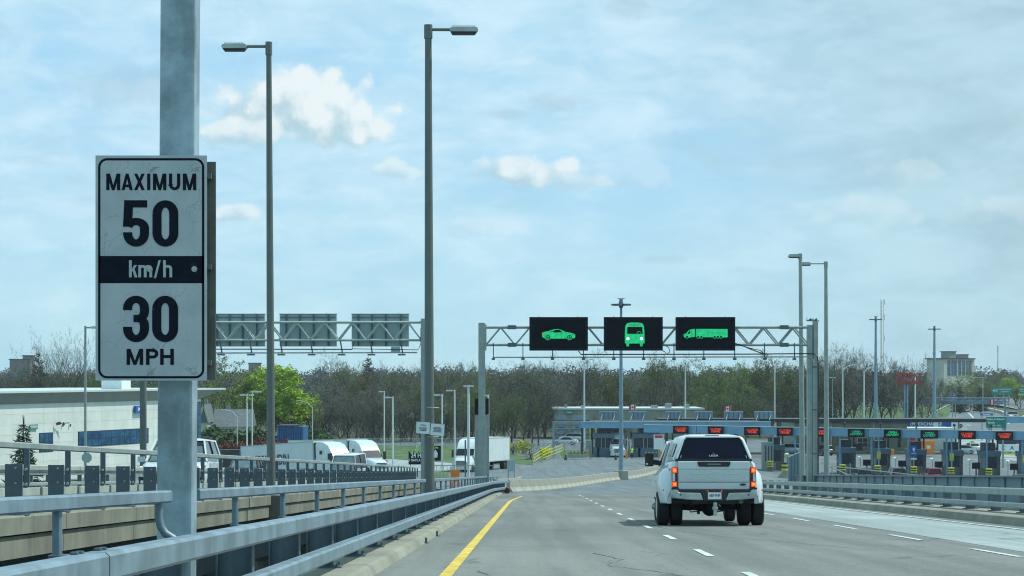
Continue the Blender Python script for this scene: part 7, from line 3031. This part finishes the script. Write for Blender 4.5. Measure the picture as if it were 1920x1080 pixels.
# ------------------------------------------------------------------ lot furniture on the left
def left_things():
    # back of an octagonal stop sign
    D = 150
    q = empty('stop_sign', (px(163.5, D), D, 0), 'grey back of an octagonal stop sign on the pole before the white building', 'road sign')
    zc = pz(858, D)
    b = MB()
    b.tube([(0, -.02, zc), (0, -.01, zc)], .38, 8)
    b.v = [(x, y - .15, z) for (x, y, z) in b.v]
    b.build('plate', 'panel_back', q)
    # 24HR boards
    D = 205
    X = px(786, D)
    q = empty('advert_board', (px(785, D), D, 0), 'dark board with yellow-green and white lettering 24 HR, left of the tall lamp pole', 'advert board')
    b = MB()
    b.box(px(766, D) - q.location.x, px(800, D) - q.location.x, 0, .15, pz(871, D), pz(846, D))
    f = b.build('panel', 'led_frame', q)
    text('24 HR', .62, (px(783, D) - q.location.x, -.03, pz(854, D)), 'white', f, sx=.8, bold=.02)
    text('7 DAYS A WEEK', .33, (px(785, D) - q.location.x, -.03, pz(863, D)), 'white', f, sx=.8, bold=.01)
    text('WE ARE OPEN', .26, (px(783, D) - q.location.x, -.03, pz(848, D)), 'lime', f, sx=.9, bold=.01)
    b = MB()
    for x in (769, 796):
        b.box(px(x, D) - q.location.x - .04, px(x, D) - q.location.x + .04, .15, .25, 0, pz(847, D))
    b.build('leg', 'rail_grey', q)
    b = MB()
    zz = pz(846, D)
    b.tube([(-.3, .05, zz), (-.15, .05, zz + .8), (.25, .05, zz + .8)], .035, 6)
    b.tube([(-.15, .05, zz), (0, .05, zz + .75)], .03, 6)
    b.build('lamp_frame', 'white_pole', q)
    D = 212
    q = empty('advert_board', (px(818, D), D, 0), 'narrow dark board with a white figure, right of the tall lamp pole', 'advert board')
    b = MB()
    b.box(-.55, .45, 0, .15, pz(864, D), pz(836, D))
    f = b.build('panel', 'led_frame', q)
    b = MB()
    b.prism([(-.3, pz(858, D)), (.1, pz(858, D)), (.15, pz(850, D)), (-.05, pz(843, D)), (-.3, pz(848, D))], 'y', -.02, 0)
    b.build('white_shape', 'white', f)
    b = MB()
    b.box(-.1, .2, -.02, 0, pz(841, D), pz(838, D))
    b.build('yellow_tag', 'safety_yellow', f)
    b = MB()
    b.box(-.5, -.4, .15, .25, 0, pz(840, D))
    b.build('leg', 'rail_grey', q)
    # orange construction board beyond the hand rail
    D = 150
    x = px(853.5, D)
    q = empty('orange_board', (x, D, G(D)), 'orange construction board on two legs behind the far end of the handrail', 'board')
    z1 = pz(880.5, D) - G(D)
    b = MB()
    b.box(-.31, .31, 0, .06, z1 - .85, z1)
    b.build('panel', 'orange', q)
    for s in (-.22, .22):
        b = MB()
        b.box(s - .10, s + .10, .02, .08, -.5, z1 - .9)
        b.build('leg', 'orange', q)
    # small orange cone
    D = 285
    q = empty('traffic_cone', (px(748, D), D, .07), 'orange traffic cone standing in the pale side lot', 'traffic cone')
    b = MB()
    b.tube([(0, 0, .04), (0, 0, .9)], [.18, .03], 10)
    b.build('cone', 'orange', q)
    b = MB()
    b.box(-.22, .22, -.22, .22, 0, .04)
    b.build('foot', 'black_plastic', q)
    # traffic signals flanking the left gantry column
    for (x, lb) in ((894.5, 'dark signal cabinet plate on the left of the left gantry column'), (912.5, 'dark signal cabinet plate on the right of the left gantry column')):
        D = 116
        q = empty('signal_backboard', (px(x, D), D, G(D)), lb, 'signal')
        z0, z1, z2 = pz(900, D) - G(D), pz(778, D) - G(D), pz(747, D) - G(D)
        b = MB()
        b.box(-.13, .13, 0, .12, 0, z1)
        b.build('column', 'rail_grey', q)
        b = MB()
        b.box(-.12, .12, -.06, .14, z1 + .02, z2)
        b.build('backboard', 'led_frame', q)
    # picket railing between the roads
    D = 158
    t = empty('picket_fence', (px(860, D), D, 0), 'thin grey picket railing behind the handrail, left of the gantry column', 'fence')
    o = t.location
    x0, x1 = px(812, D), px(924, D)
    zt = pz(873, D)
    for (z) in (zt, zt - 1.0):
        b = MB(o)
        b.bar((x0, D, z), (x1, D, z), .06, .06)
        b.build('rail', 'rail_grey', t)
    x = x0
    while x < x1:
        b = MB(o)
        b.box(x - .015, x + .015, D - .015, D + .015, zt - 1.05, zt)
        b.build('picket', 'rail_grey', t)
        x += .26
    # post behind the cab
    D = 160
    q = empty('post', (px(872.5, D), D, G(D) - .5), 'thin dark post in front of the turning white semi', 'post')
    b = MB()
    b.tube([(0, 0, 0), (0, 0, pz(825, D) - G(D) + .5)], .06, 6)
    b.build('shaft', 'rail_dark', q)
    # yellow handrails of the ramp by the truck booths
    for (pa, pb, pc, lb) in (((1000, 857), (1032, 838), 300, 'yellow handrail, lower of the two along the ramp left of the truck booths'), ((1018, 851), (1055, 837), 310, 'yellow handrail, upper of the two nearer the truck booths')):
        D = pc
        t = empty('yellow_handrail', (px(pa[0], D), D, 0), lb, 'handrail')
        o = t.location
        a = Vector((px(pa[0], D), D, pz(pa[1] - 4, D)))
        c = Vector((px(pb[0], D + 22), D + 22, pz(pb[1] - 3, D + 22)))
        for dz in (0, -.45, -.9):
            b = MB(o)
            b.bar(a + Vector((0, 0, dz)), c + Vector((0, 0, dz)), .06, .07)
            b.build('rail', 'safety_yellow', t)
        for i in range(9):
            p = a + (c - a) * i / 8
            b = MB(o)
            b.tube([tuple(p), (p.x, p.y, max(0, p.z - 1.4))], .05, 6)
            b.build('post', 'safety_yellow', t)
    # chain-link fences
    for (x0, x1, D, h, lb) in ((935, 1100, 338, 2.2, 'grey wire fence with thin posts left of the truck booths'), (640, 880, 372, 1.9, 'dark green wire fence along the lawn behind the trucks'), (380, 500, 300, 2.6, 'dark screen fence in front of the houses')):
        t = empty('wire_fence', (px(x0, D), D, 0), lb, 'fence')
        o = t.location
        b = MB(o)
        X = px(x0, D)
        k = 0
        while X < px(x1, D):
            b = MB(o)
            b.tube([(X, D, 0), (X, D, h)], .05, 6)
            b.build('post', 'rail_grey' if h < 2.5 else 'rail_dark', t)
            X += 2.6
        b = MB(o)
        if h > 2.5:
            b.box(px(x0, D), px(x1, D), D + .02, D + .06, .05, h)
            b.build('screen', 'roof_dark', t)
        else:
            X = px(x0, D)
            while X < px(x1, D) - .3:
                b.bar((X, D, .05), (X + h * .5, D, h), .012, .012)
                b.bar((X + h * .5, D, .05), (X, D, h), .012, .012)
                X += .16
            nt = b.build('wire_mesh', 'rail_grey', t)
            nt['kind'] = 'stuff'
        b = MB(o)
        b.tube([(px(x0, D), D, h), (px(x1, D), D, h)], .035, 6)
        b.build('top_rail', 'rail_grey', t)
    # concrete block pots with lamp poles
    for (x, D, lb) in ((831, 250, 'concrete lamp footing at the base of the lamp right of the notice board'), (717, 300, 'concrete footing at the lawn behind the truck cabs')):
        q = empty('concrete_footing', (px(x, D), D, 0), lb, 'concrete block')
        b = MB()
        b.tube([(0, 0, 0), (0, 0, 1.1)], .75, 14)
        b.build('block', 'concrete', q)
    # guard line right of the screen wall: handrail poles crossing
    D = 124
    t = empty('stair_handrail', (px(1545, D), D, G(D)), 'thin sloping stair handrail above the steel wall by the outer slim lamp pole', 'handrail')
    o = t.location
    P = lambda x, y, d: (px(x, d), d, pz(y, d))
    for (a, c) in (((1541, 868), (1590, 890)), ((1560, 874), (1732, 892))):
        b = MB(o)
        b.bar(P(a[0], a[1], D), P(c[0], c[1], D + 6), .05, .06)
        b.build('rail', 'rail_grey', t)
    for (x, y0) in ((1560, 874), (1594, 868)):
        b = MB(o)
        b.tube([P(x, y0, D), P(x, 893, D)], .03, 6)
        b.build('post', 'rail_grey', t)


left_things()

# ------------------------------------------------------------------ trees
def rvec(r):
    while True:
        v = Vector((r.uniform(-1, 1), r.uniform(-1, 1), r.uniform(-1, 1)))
        if .05 < v.length < 1:
            return v.normalized()


def sliver(b, p, q, w):
    """a twig: one thin three-cornered face"""
    d = (q - p)
    s = d.cross(Vector((0, .3, 1)))
    s = (s.normalized() if s.length > 1e-4 else Vector((1, 0, 0))) * w / 2
    n = len(b.v)
    b.v.extend([tuple(p - s), tuple(p + s), tuple(q)])
    b.f.append((n, n + 1, n + 2))


def leafq(b, p, r, sz):
    n = rvec(r)
    u = n.orthogonal().normalized() * sz
    v = n.cross(u.normalized()).normalized() * sz * r.uniform(.6, 1)
    k = len(b.v)
    b.v.extend([tuple(p - u), tuple(p - v), tuple(p + u), tuple(p + v)])
    b.f.append((k, k + 1, k + 2, k + 3))


def tree_meshes(seed, h=17.0, spread=.42, trunk_r=.34, first=.22, leaf=0, leaf_sz=.14, twigs=4, twig_w=.035, up=.35, droop=0.0, levels=4, multi=1, dens=1.0):
    r = random.Random(seed)
    T, C = MB(), MB()

    def grow(p, d, ln, rad, lev):
        n = 4 if lev < 2 else 3
        pts, rs = [p.copy()], [rad]
        q = p.copy()
        for i in range(n):
            d = (d + rvec(r) * (.16 + .05 * lev) + Vector((0, 0, (up - droop * lev) * .14))).normalized()
            q = q + d * (ln / n)
            pts.append(q.copy())
            rs.append(rad * (1 - .58 * (i + 1) / n))
        if lev < 3:
            T.tube(pts, rs, 6 if lev == 0 else 4 if lev == 1 else 3, caps=False)
        else:
            for a, c in zip(pts, pts[1:]):
                sliver(C, a, c + (c - a) * .2, rad * 2.2)
        if lev >= levels:
            for _ in range(twigs):
                k = r.choice(pts[1:])
                dd = (d + rvec(r) * .75 + Vector((0, 0, up * .3 - droop))).normalized()
                e = k + dd * r.uniform(.5, 1.25)
                sliver(C, k, e, twig_w)
                for _ in range(leaf):
                    leafq(C, k + (e - k) * r.random() + rvec(r) * .22, r, leaf_sz * r.uniform(.6, 1.3))
            return
        nb = {0: r.randint(8, 10), 1: r.randint(4, 5), 2: r.randint(3, 5), 3: r.randint(3, 4)}[lev]
        nb = max(2, round(nb * dens))
        for i in range(nb):
            t = (first if lev == 0 else .25) + (1 - (first if lev == 0 else .25)) * (i + r.random() * .8) / nb
            k = min(n - 1, int(t * n))
            f = t * n - k
            base = pts[k] + (pts[k + 1] - pts[k]) * f if k < n else pts[-1]
            ax = d.orthogonal().normalized()
            a = r.uniform(0, 6.283)
            side = (Matrix.Rotation(a, 3, d) @ ax)
            ang = spread * (1.25 if lev == 0 else 1.5) * r.uniform(.7, 1.25)
            nd = (d * math.cos(ang) + side * math.sin(ang)).normalized()
            if lev == 0:
                l2 = ln * r.uniform(.66, .98) * (1.0 - .30 * abs(t - .45))
            else:
                l2 = ln * r.uniform(.42, .66)
            grow(base, nd, l2, rad * (1 - .5 * t) * .55, lev + 1)
    for m_ in range(multi):
        d0 = Vector((r.uniform(-.25, .25) * (multi > 1), r.uniform(-.25, .25) * (multi > 1), 1)).normalized()
        grow(Vector((0, 0, -.2)), d0, h * (.58 if multi == 1 else .66), trunk_r, 0)
    return T, C


def conifer_meshes(seed, h=12.0, w=2.6, rows=26, sprigs=16, sz=.55, droop=.2):
    r = random.Random(seed)
    T, C = MB(), MB()
    T.tube([(0, 0, -.2), (0, 0, h)], [.035 * h * .5, .02], 6)
    for i in range(rows):
        f = i / rows
        z = h * (.06 + .92 * f)
        rad = w * (1 - f) ** .85 * r.uniform(.75, 1.15) + .08
        n = max(4, int(sprigs * (1 - f * .6)))
        for k in range(n):
            a = r.uniform(0, 6.283)
            e = Vector((math.cos(a) * rad, math.sin(a) * rad, z - rad * droop + r.uniform(-.1, .15) * h / rows))
            c = Vector((0, 0, z))
            m = max(2, int(rad / (sz * .45)))
            sliver(C, c, e, .05)
            for j in range(1, m + 1):
                p = c + (e - c) * (j / m)
                for _ in range(3):
                    q = p + rvec(r) * sz * .35
                    dd = ((e - c).normalized() + rvec(r) * .8).normalized()
                    s = dd.cross(rvec(r)).normalized() * sz * .16
                    n0 = len(C.v)
                    C.v.extend([tuple(q - s), tuple(q + s), tuple(q + dd * sz)])
                    C.f.append((n0, n0 + 1, n0 + 2))
    for k in range(8):
        sliver(C, Vector((0, 0, h - .1 * k)), Vector((r.uniform(-.1, .1), r.uniform(-.1, .1), h + .35)), .06)
    return T, C


def bush_mesh(seed, w, h, n, sz, gap=.0):
    r = random.Random(seed)
    C, T = MB(), MB()
    cl = [(Vector((r.uniform(-.6, .6) * w, r.uniform(-.5, .5) * w, r.uniform(.25, .8) * h)), r.uniform(.25, .5)) for _ in range(9)]
    for _ in range(n):
        c, q = r.choice(cl)
        v = rvec(r) * (r.random() ** .45)
        p = c + Vector((v.x * w * q, v.y * w * q, v.z * h * q * .8))
        if p.z > .05:
            leafq(C, p, r, sz * r.uniform(.5, 1.3))
    for k in range(6):
        a = r.uniform(0, 6.28)
        T.tube([(0, 0, 0), (math.cos(a) * w * .3, math.sin(a) * w * .3, h * .6)], [.06, .02], 4)
    return T, C


class Kind:
    def __init__(s, name, meshes, tm, cm):
        T, C = meshes
        s.name = name
        s.t = T.build('trunk', tm).data
        s.c = C.build('crown', cm).data
        for me in (s.t, s.c):
            for ob in [q for q in bpy.data.objects if q.data == me]:
                bpy.data.objects.remove(ob)

    def put(s, x, d, top=None, sc=None, label='', group=None, rz=None, h=17.0, z=None, cat='tree', wide=1.0):
        X = px(x, d)
        z0 = H(X, d) if z is None else z
        t = empty(s.name, (X, d, z0), label, cat, group)
        k = (pz(top, d) - z0) / h if top is not None else sc
        t.scale = (k * wide, k * wide, k)
        t.rotation_euler = (0, 0, rz if rz is not None else random.uniform(0, 6.28))
        part('trunk', s.t, None, t)
        part('crown', s.c, None, t)
        return t


def trees():
    hgt = {}

    def reg(key, name, meshes, tm, cm):
        hgt[key] = max(v[2] for v in meshes[1].v)
        K[key] = Kind(name, meshes, tm, cm)
    K = {}
    reg('bareA', 'bare_tree', tree_meshes(11, spread=.46, twigs=16, first=.14, twig_w=.034), 'bark', 'twig')
    reg('bareB', 'bare_tree', tree_meshes(23, spread=.54, first=.12, twigs=14, multi=2, trunk_r=.27, dens=.9, twig_w=.034), 'bark', 'twig')
    reg('bareC', 'bare_tree', tree_meshes(37, spread=.42, twigs=18, up=.5, first=.12, twig_w=.034), 'bark', 'twig_red')
    reg('bareD', 'bare_tree', tree_meshes(51, spread=.62, first=.16, twigs=15, droop=.05, trunk_r=.42, twig_w=.034), 'bark', 'twig')
    reg('sparse', 'bare_tree', tree_meshes(64, spread=.46, first=.10, twigs=5, multi=3, up=.8, trunk_r=.24, dens=.9, twig_w=.05), 'bark', 'twig')
    reg('budA', 'budding_tree', tree_meshes(72, spread=.48, twigs=8, leaf=3, leaf_sz=.11, first=.12), 'bark', 'leaf_bud')
    reg('budB', 'budding_tree', tree_meshes(83, spread=.44, twigs=8, leaf=3, leaf_sz=.10, up=.5, first=.12), 'bark', 'leaf_bud')
    reg('green', 'leafy_tree', tree_meshes(95, spread=.60, first=.10, twigs=8, leaf=9, leaf_sz=.17), 'bark', 'leaf_green')
    reg('willow', 'willow_tree', tree_meshes(101, spread=.55, first=.15, twigs=8, leaf=5, leaf_sz=.12, droop=.22, up=.2), 'bark', 'leaf_willow')
    reg('pine', 'pine_tree', conifer_meshes(5, 15, 3.6, 20, 14, .8, -.12), 'bark', 'needle')
    reg('spruce', 'spruce_tree', conifer_meshes(9, 6, 1.35, 26, 16, .26, .12), 'bark', 'spruce')
    reg('bush', 'bush', bush_mesh(3, 2.2, 2.4, 2400, .13), 'bark', 'bush_green')
    reg('redbush', 'bush', bush_mesh(4, 1.8, 2.0, 1500, .10), 'bark', 'bush_red')
    reg('yellowbush', 'forsythia_bush', bush_mesh(6, 1.6, 2.2, 1400, .12), 'bark', 'forsythia')
    reg('ball', 'bare_bush', tree_meshes(121, h=3.6, spread=.95, first=.25, twigs=3, trunk_r=.12, twig_w=.02, levels=3), 'bark', 'twig_red')


    def P(key, x, d, top, label, group=None, wide=1.0, z=None, cat='tree', rz=None):
        return K[key].put(x, d, top=top, h=hgt[key], label=label, group=group, wide=wide, z=z, cat=cat, rz=rz)
    r = random.Random(77)
    # singled-out trees
    P('green', 547, 430, 680, 'bright yellow-green leafy tree behind the lettered trailer', wide=1.5)
    P('green', 585, 440, 726, 'smaller fresh green tree merging with the right side of the bright green tree', wide=1.1)
    P('willow', 428, 420, 662, 'broad olive willow right beside the big speed sign', wide=1.1)
    P('willow', 474, 432, 688, 'lower olive tree between the speed sign and the left tall lamp pole', wide=1.0)
    P('sparse', 105, 330, 604, 'tall bare tree with thin upright twigs over the white building roof', wide=.75)
    P('sparse', 72, 345, 634, 'smaller bare tree left of the tall thin-twigged one', wide=.7)
    P('pine', 72, 420, 652, 'dark conifer behind the white building roof', wide=.6)
    P('pine', 690, 520, 664, 'dark pine on the skyline below the back of the right sign panel', wide=.8)
    P('pine', 626, 560, 714, 'small dark conifer between the bright green tree and the grey trees', wide=.6)
    P('pine', 1478, 470, 690, 'dark evergreen left of the right gantry column', wide=.62)
    P('pine', 1484, 480, 722, 'lower dark evergreen at the foot of the tall one by the right gantry column', wide=.8)
    P('willow', 1382, 455, 676, 'yellow-green budding tree below the truck display', wide=.85)
    P('willow', 1330, 470, 682, 'paler budding tree just left of the yellow-green one below the truck display', wide=.8)
    P('budA', 168, 430, 690, 'olive budding tree behind the grey pole by the white building')
    P('spruce', 44, 190, 777, 'young spruce in front of the white building', wide=1.0, z=0, rz=.5)
    P('bush', 400, 345, 795, 'green bush at the houses just right of the sign pole', cat='bush')
    P('bush', 452, 335, 800, 'green hedge bush below the grey shingled roof', wide=1.6, cat='bush')
    P('bush', 487, 338, 805, 'small green bush behind the left tall lamp pole', cat='bush')
    P('redbush', 409, 318, 818, 'reddish bush in front of the houses, right of the sign pole', cat='bush')
    P('redbush', 472, 320, 816, 'reddish bush beside the short double-headed lamp', cat='bush')
    P('redbush', 518, 318, 818, 'orange-red bush just right of the left tall lamp pole', cat='bush')
    P('bush', 590, 345, 800, 'green bush to the right of the blue shed', cat='bush')
    P('yellowbush', 962, 345, 826, 'yellow flowering bush left of the round bare bush', cat='bush')
    P('yellowbush', 980, 350, 824, 'yellow flowering bush touching the round bare bush', cat='bush')
    P('yellowbush', 1022, 322, 838, 'yellow flowering bush behind the yellow handrails', cat='bush')
    P('ball', 997, 318, 822, 'round bare bush on a short stem by the lawn', wide=1.25, cat='bush')
    # the big bare trees right of the gantry with visible trunks
    for i, (x, d, top, k) in enumerate(((1560, 470, 640, 'bareA'), (1590, 460, 634, 'bareD'), (1622, 470, 648, 'bareB'), (1650, 480, 654, 'bareA'), (1694, 455, 652, 'sparse'), (1700, 470, 672, 'bareD'), (1735, 480, 690, 'bareB'), (1600, 500, 644, 'bareC'), (1672, 500, 662, 'bareC'), (1575, 520, 640, 'bareB'), (1540, 500, 650, 'bareD'))):
        P(k, x, d, top, 'large bare park tree ' + ('at the outer slim lamp pole', 'right of the outer slim lamp pole', 'left of the lattice tower mast', 'at the lattice tower', 'with thin upright twigs at the red letters', 'behind the red letters', 'left of the tan building', 'farther back, right of the outer slim lamp pole', 'farther back, right of the lattice tower', 'farthest back by the outer slim lamp pole', 'between the gantry column and the outer lamp pole')[i], 'bare park trees beyond the customs hall', wide=.85)
    # woodland edge behind the booths and lots
    wood = []
    for x in range(600, 1545, 30):
        wood.append((x + r.uniform(-12, 12), r.uniform(440, 500), r.choice((r.uniform(644, 658), r.uniform(662, 684), r.uniform(672, 694)))))
    for x in range(590, 1560, 24):
        wood.append((x + r.uniform(-8, 8), r.uniform(520, 600), r.uniform(664, 696)))
    for x in range(600, 930, 19):
        wood.append((x + r.uniform(-6, 6), r.uniform(405, 435), r.uniform(704, 750)))
    for x in range(930, 1050, 17):
        wood.append((x + r.uniform(-6, 6), r.uniform(392, 425), r.uniform(690, 750)))
    for x in range(1060, 1500, 26):
        wood.append((x + r.uniform(-6, 6), r.uniform(425, 445), r.uniform(712, 745)))
    for x in list(range(-10, 180, 24)) + list(range(180, 420, 40)):
        wood.append((x + r.uniform(-6, 6), r.uniform(430, 520), r.uniform(676, 702)))
    for (x, d, top) in wood:
        if 470 < x < 625 and top < 690:
            continue
        if 1025 < x < 1335 and d < 465:
            continue
        bud = .48 if not (880 < x < 905 or 1180 < x < 1300 or 1290 < x < 1420) else .6
        k = r.choice(['budA', 'budB']) if r.random() < bud else r.choice(['bareA', 'bareB', 'bareC', 'bareD', 'bareA', 'bareC'])
        reg_ = next(w_ for (x_, w_) in ((60, 'above the left end of the white building'), (180, 'above the white building'), (420, 'beyond the speed sign'), (660, 'between the two tall lamp poles'), (780, 'behind the pair of white lamp poles'),
                                        (880, 'behind the tall lamp pole with the notice'), (960, 'behind the left gantry column'), (1040, 'above the yellow bush'), (1130, 'below the car display'), (1260, 'below the bus display'),
                                        (1390, 'below the truck display'), (1480, 'left of the dark evergreen'), (9999, 'behind the right gantry column')) if x < x_)
        row = 'low front' if d < 440 else 'rear-row' if d > 510 else 'tall' if top < 670 else 'mid-row'
        wd = r.uniform(.95, 1.4) if top > 700 else r.uniform(.85, 1.15)
        sz = 'broad' if wd > 1.05 else 'slim'
        if k.startswith('bud'):
            P(k, x, d, top, row + ' ' + sz + ' budding olive tree ' + reg_, 'budding trees in the woodland belt', wide=wd)
        else:
            P(k, x, d, top, row + ' ' + sz + ' bare grey-brown tree ' + reg_, 'bare trees in the woodland belt', wide=wd)
    # right-hand far trees below the tan building
    for (x, d, top, k) in ((1770, 900, 706, 'budA'), (1786, 800, 712, 'bareC'), (1812, 880, 690, 'willow'), (1835, 860, 694, 'willow'), (1800, 700, 722, 'pine'), (1838, 720, 724, 'pine'), (1864, 1000, 700, 'budB'), (1890, 950, 702, 'willow'),
                           (1905, 900, 706, 'green'), (1870, 820, 716, 'budA'), (1760, 760, 716, 'bareA'), (1850, 780, 718, 'budA'), (1912, 780, 712, 'bareB'), (1745, 700, 706, 'bareB'), (1820, 760, 726, 'bareD'), (1878, 1100, 688, 'budB'), (1915, 1200, 684, 'bareA')):
        lab = {'pine': 'small dark conifer ' + ('left' if x < 1820 else 'right') + ' of the two in front of the tan building', 'willow': 'yellow-green tree ' + ('before the tan building' if x < 1820 else 'at the right corner of the tan building' if x < 1860 else 'right of the tan building'), 'green': 'bright green tree at the far right edge'}.get(k, 'distant roadside tree ' + ('under the tan building' if x < 1850 else 'right of the tan building') + (', nearer one' if d < 800 else ', farther one'))
        P(k, x, d, top, lab, 'far trees around the tan building', wide=1.25)
    # tangled undergrowth under the woodland edge
    U = MB()
    r = random.Random(15)
    for i in range(520):
        d = r.uniform(425, 600)
        xi = r.uniform(-60, 1560)
        if 600 < xi < 900 and r.random() < .35:
            d = r.uniform(395, 430)
        x = px(xi, d)
        h = r.uniform(2.0, 6.0)
        w = r.uniform(1.6, 3.4)
        for _ in range(60):
            a = Vector((x + r.gauss(0, .45) * w, d + r.gauss(0, .45) * w, r.uniform(0, h * .7)))
            e = a + Vector((r.uniform(-.8, .8), r.uniform(-.8, .8), r.uniform(.4, 1.8)))
            sliver(U, a, e, r.uniform(.06, .16))
    o = U.build('undergrowth', 'twig')
    tag(o, 'dark tangled undergrowth beneath the woodland belt', 'undergrowth', kind='stuff')
    # distant wooded skyline as one mass
    C = MB()
    r = random.Random(5)
    for row, (d0, d1, n, hh) in enumerate(((620, 800, 420, 11.5), (850, 1100, 420, 14), (1200, 1900, 560, 17))):
        for i in range(n):
            d = r.uniform(d0, d1)
            x = px(r.uniform(-160, 2080), d)
            xi = 960 + x * F / d
            if 1740 < xi and d < 1150:
                continue
            h = hh * r.uniform(.62, 1.12)
            w = h * r.uniform(.28, .42)
            for _ in range((330, 260, 190)[row]):
                v = rvec(r) * (r.random() ** .55)
                p = Vector((x + v.x * w, d + v.y * w, h * .58 + v.z * h * .42))
                leafq(C, p, r, r.uniform(.14, .34) * (1.0, 1.9, 2.9)[row])
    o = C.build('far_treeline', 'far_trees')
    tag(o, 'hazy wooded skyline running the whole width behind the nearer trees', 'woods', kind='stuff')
    # rough grass and weeds on the lawn edges
    return K


trees()


# ------------------------------------------------------------------ thin haze over the plain
def haze():
    b = MB()
    b.box(-2300, 2300, -60, 2400, -1.5, 45)
    o = b.build('haze', 'white')
    m = bpy.data.materials.new('haze')
    m.use_nodes = True
    t = NT(m.node_tree)
    v = t.n('ShaderNodeVolumePrincipled', {'Color': (.72, .86, .93, 1), 'Density': HAZE})
    t.n('ShaderNodeOutputMaterial', {'Volume': v.outputs[0]})
    o.data.materials.clear()
    o.data.materials.append(m)
    tag(o, 'faint blue haze lying over the plain', 'haze', kind='stuff')


HAZE = .00010
haze()


# ------------------------------------------------------------------ small separate pieces become parts of their own
def split_pieces():
    names = ('bolt', 'anchor_bolt', 'lifting_eye', 'cooling_fin', 'landing_leg', 'rear_guard', 'door_gear', 'tyre', 'leg', 'post', 'loose_cable', 'grille_slot', 'leaf_spring', 'lane_line', 'frame_rail', 'emboss_line',
             'barge_board', 'splice', 'end_frame', 'hitch_pin', 'strap', 'mirror_arm', 'joint_sleeve', 'cable', 'stub', 'foot')
    cache = {}
    for o in list(bpy.data.objects):
        st = o.name.split('.')[0]
        if o.type != 'MESH' or st not in names:
            continue
        me = o.data
        if me.name not in cache:
            n = len(me.vertices)
            par = list(range(n))

            def find(a):
                while par[a] != a:
                    par[a] = par[par[a]]
                    a = par[a]
                return a
            for e in me.edges:
                a, c = find(e.vertices[0]), find(e.vertices[1])
                if a != c:
                    par[a] = c
            groups = {}
            for v in range(n):
                groups.setdefault(find(v), []).append(v)
            out = []
            if 1 < len(groups) <= 60:
                for g in groups.values():
                    idx = {v: i for i, v in enumerate(g)}
                    m2 = bpy.data.meshes.new(st)
                    m2.from_pydata([tuple(me.vertices[v].co) for v in g], [], [tuple(idx[v] for v in p.vertices) for p in me.polygons if p.vertices[0] in idx])
                    for q in me.materials:
                        m2.materials.append(q)
                    if len(me.polygons) and me.polygons[0].use_smooth:
                        m2.shade_smooth()
                        m2.set_sharp_from_angle(angle=R(40))
                    out.append(m2)
            cache[me.name] = out
        out = cache[me.name]
        if out:
            o.data = out[0]
            for m2 in out[1:]:
                c = o.copy()
                c.data = m2
                COL.objects.link(c)
                c.parent = o.parent


split_pieces()
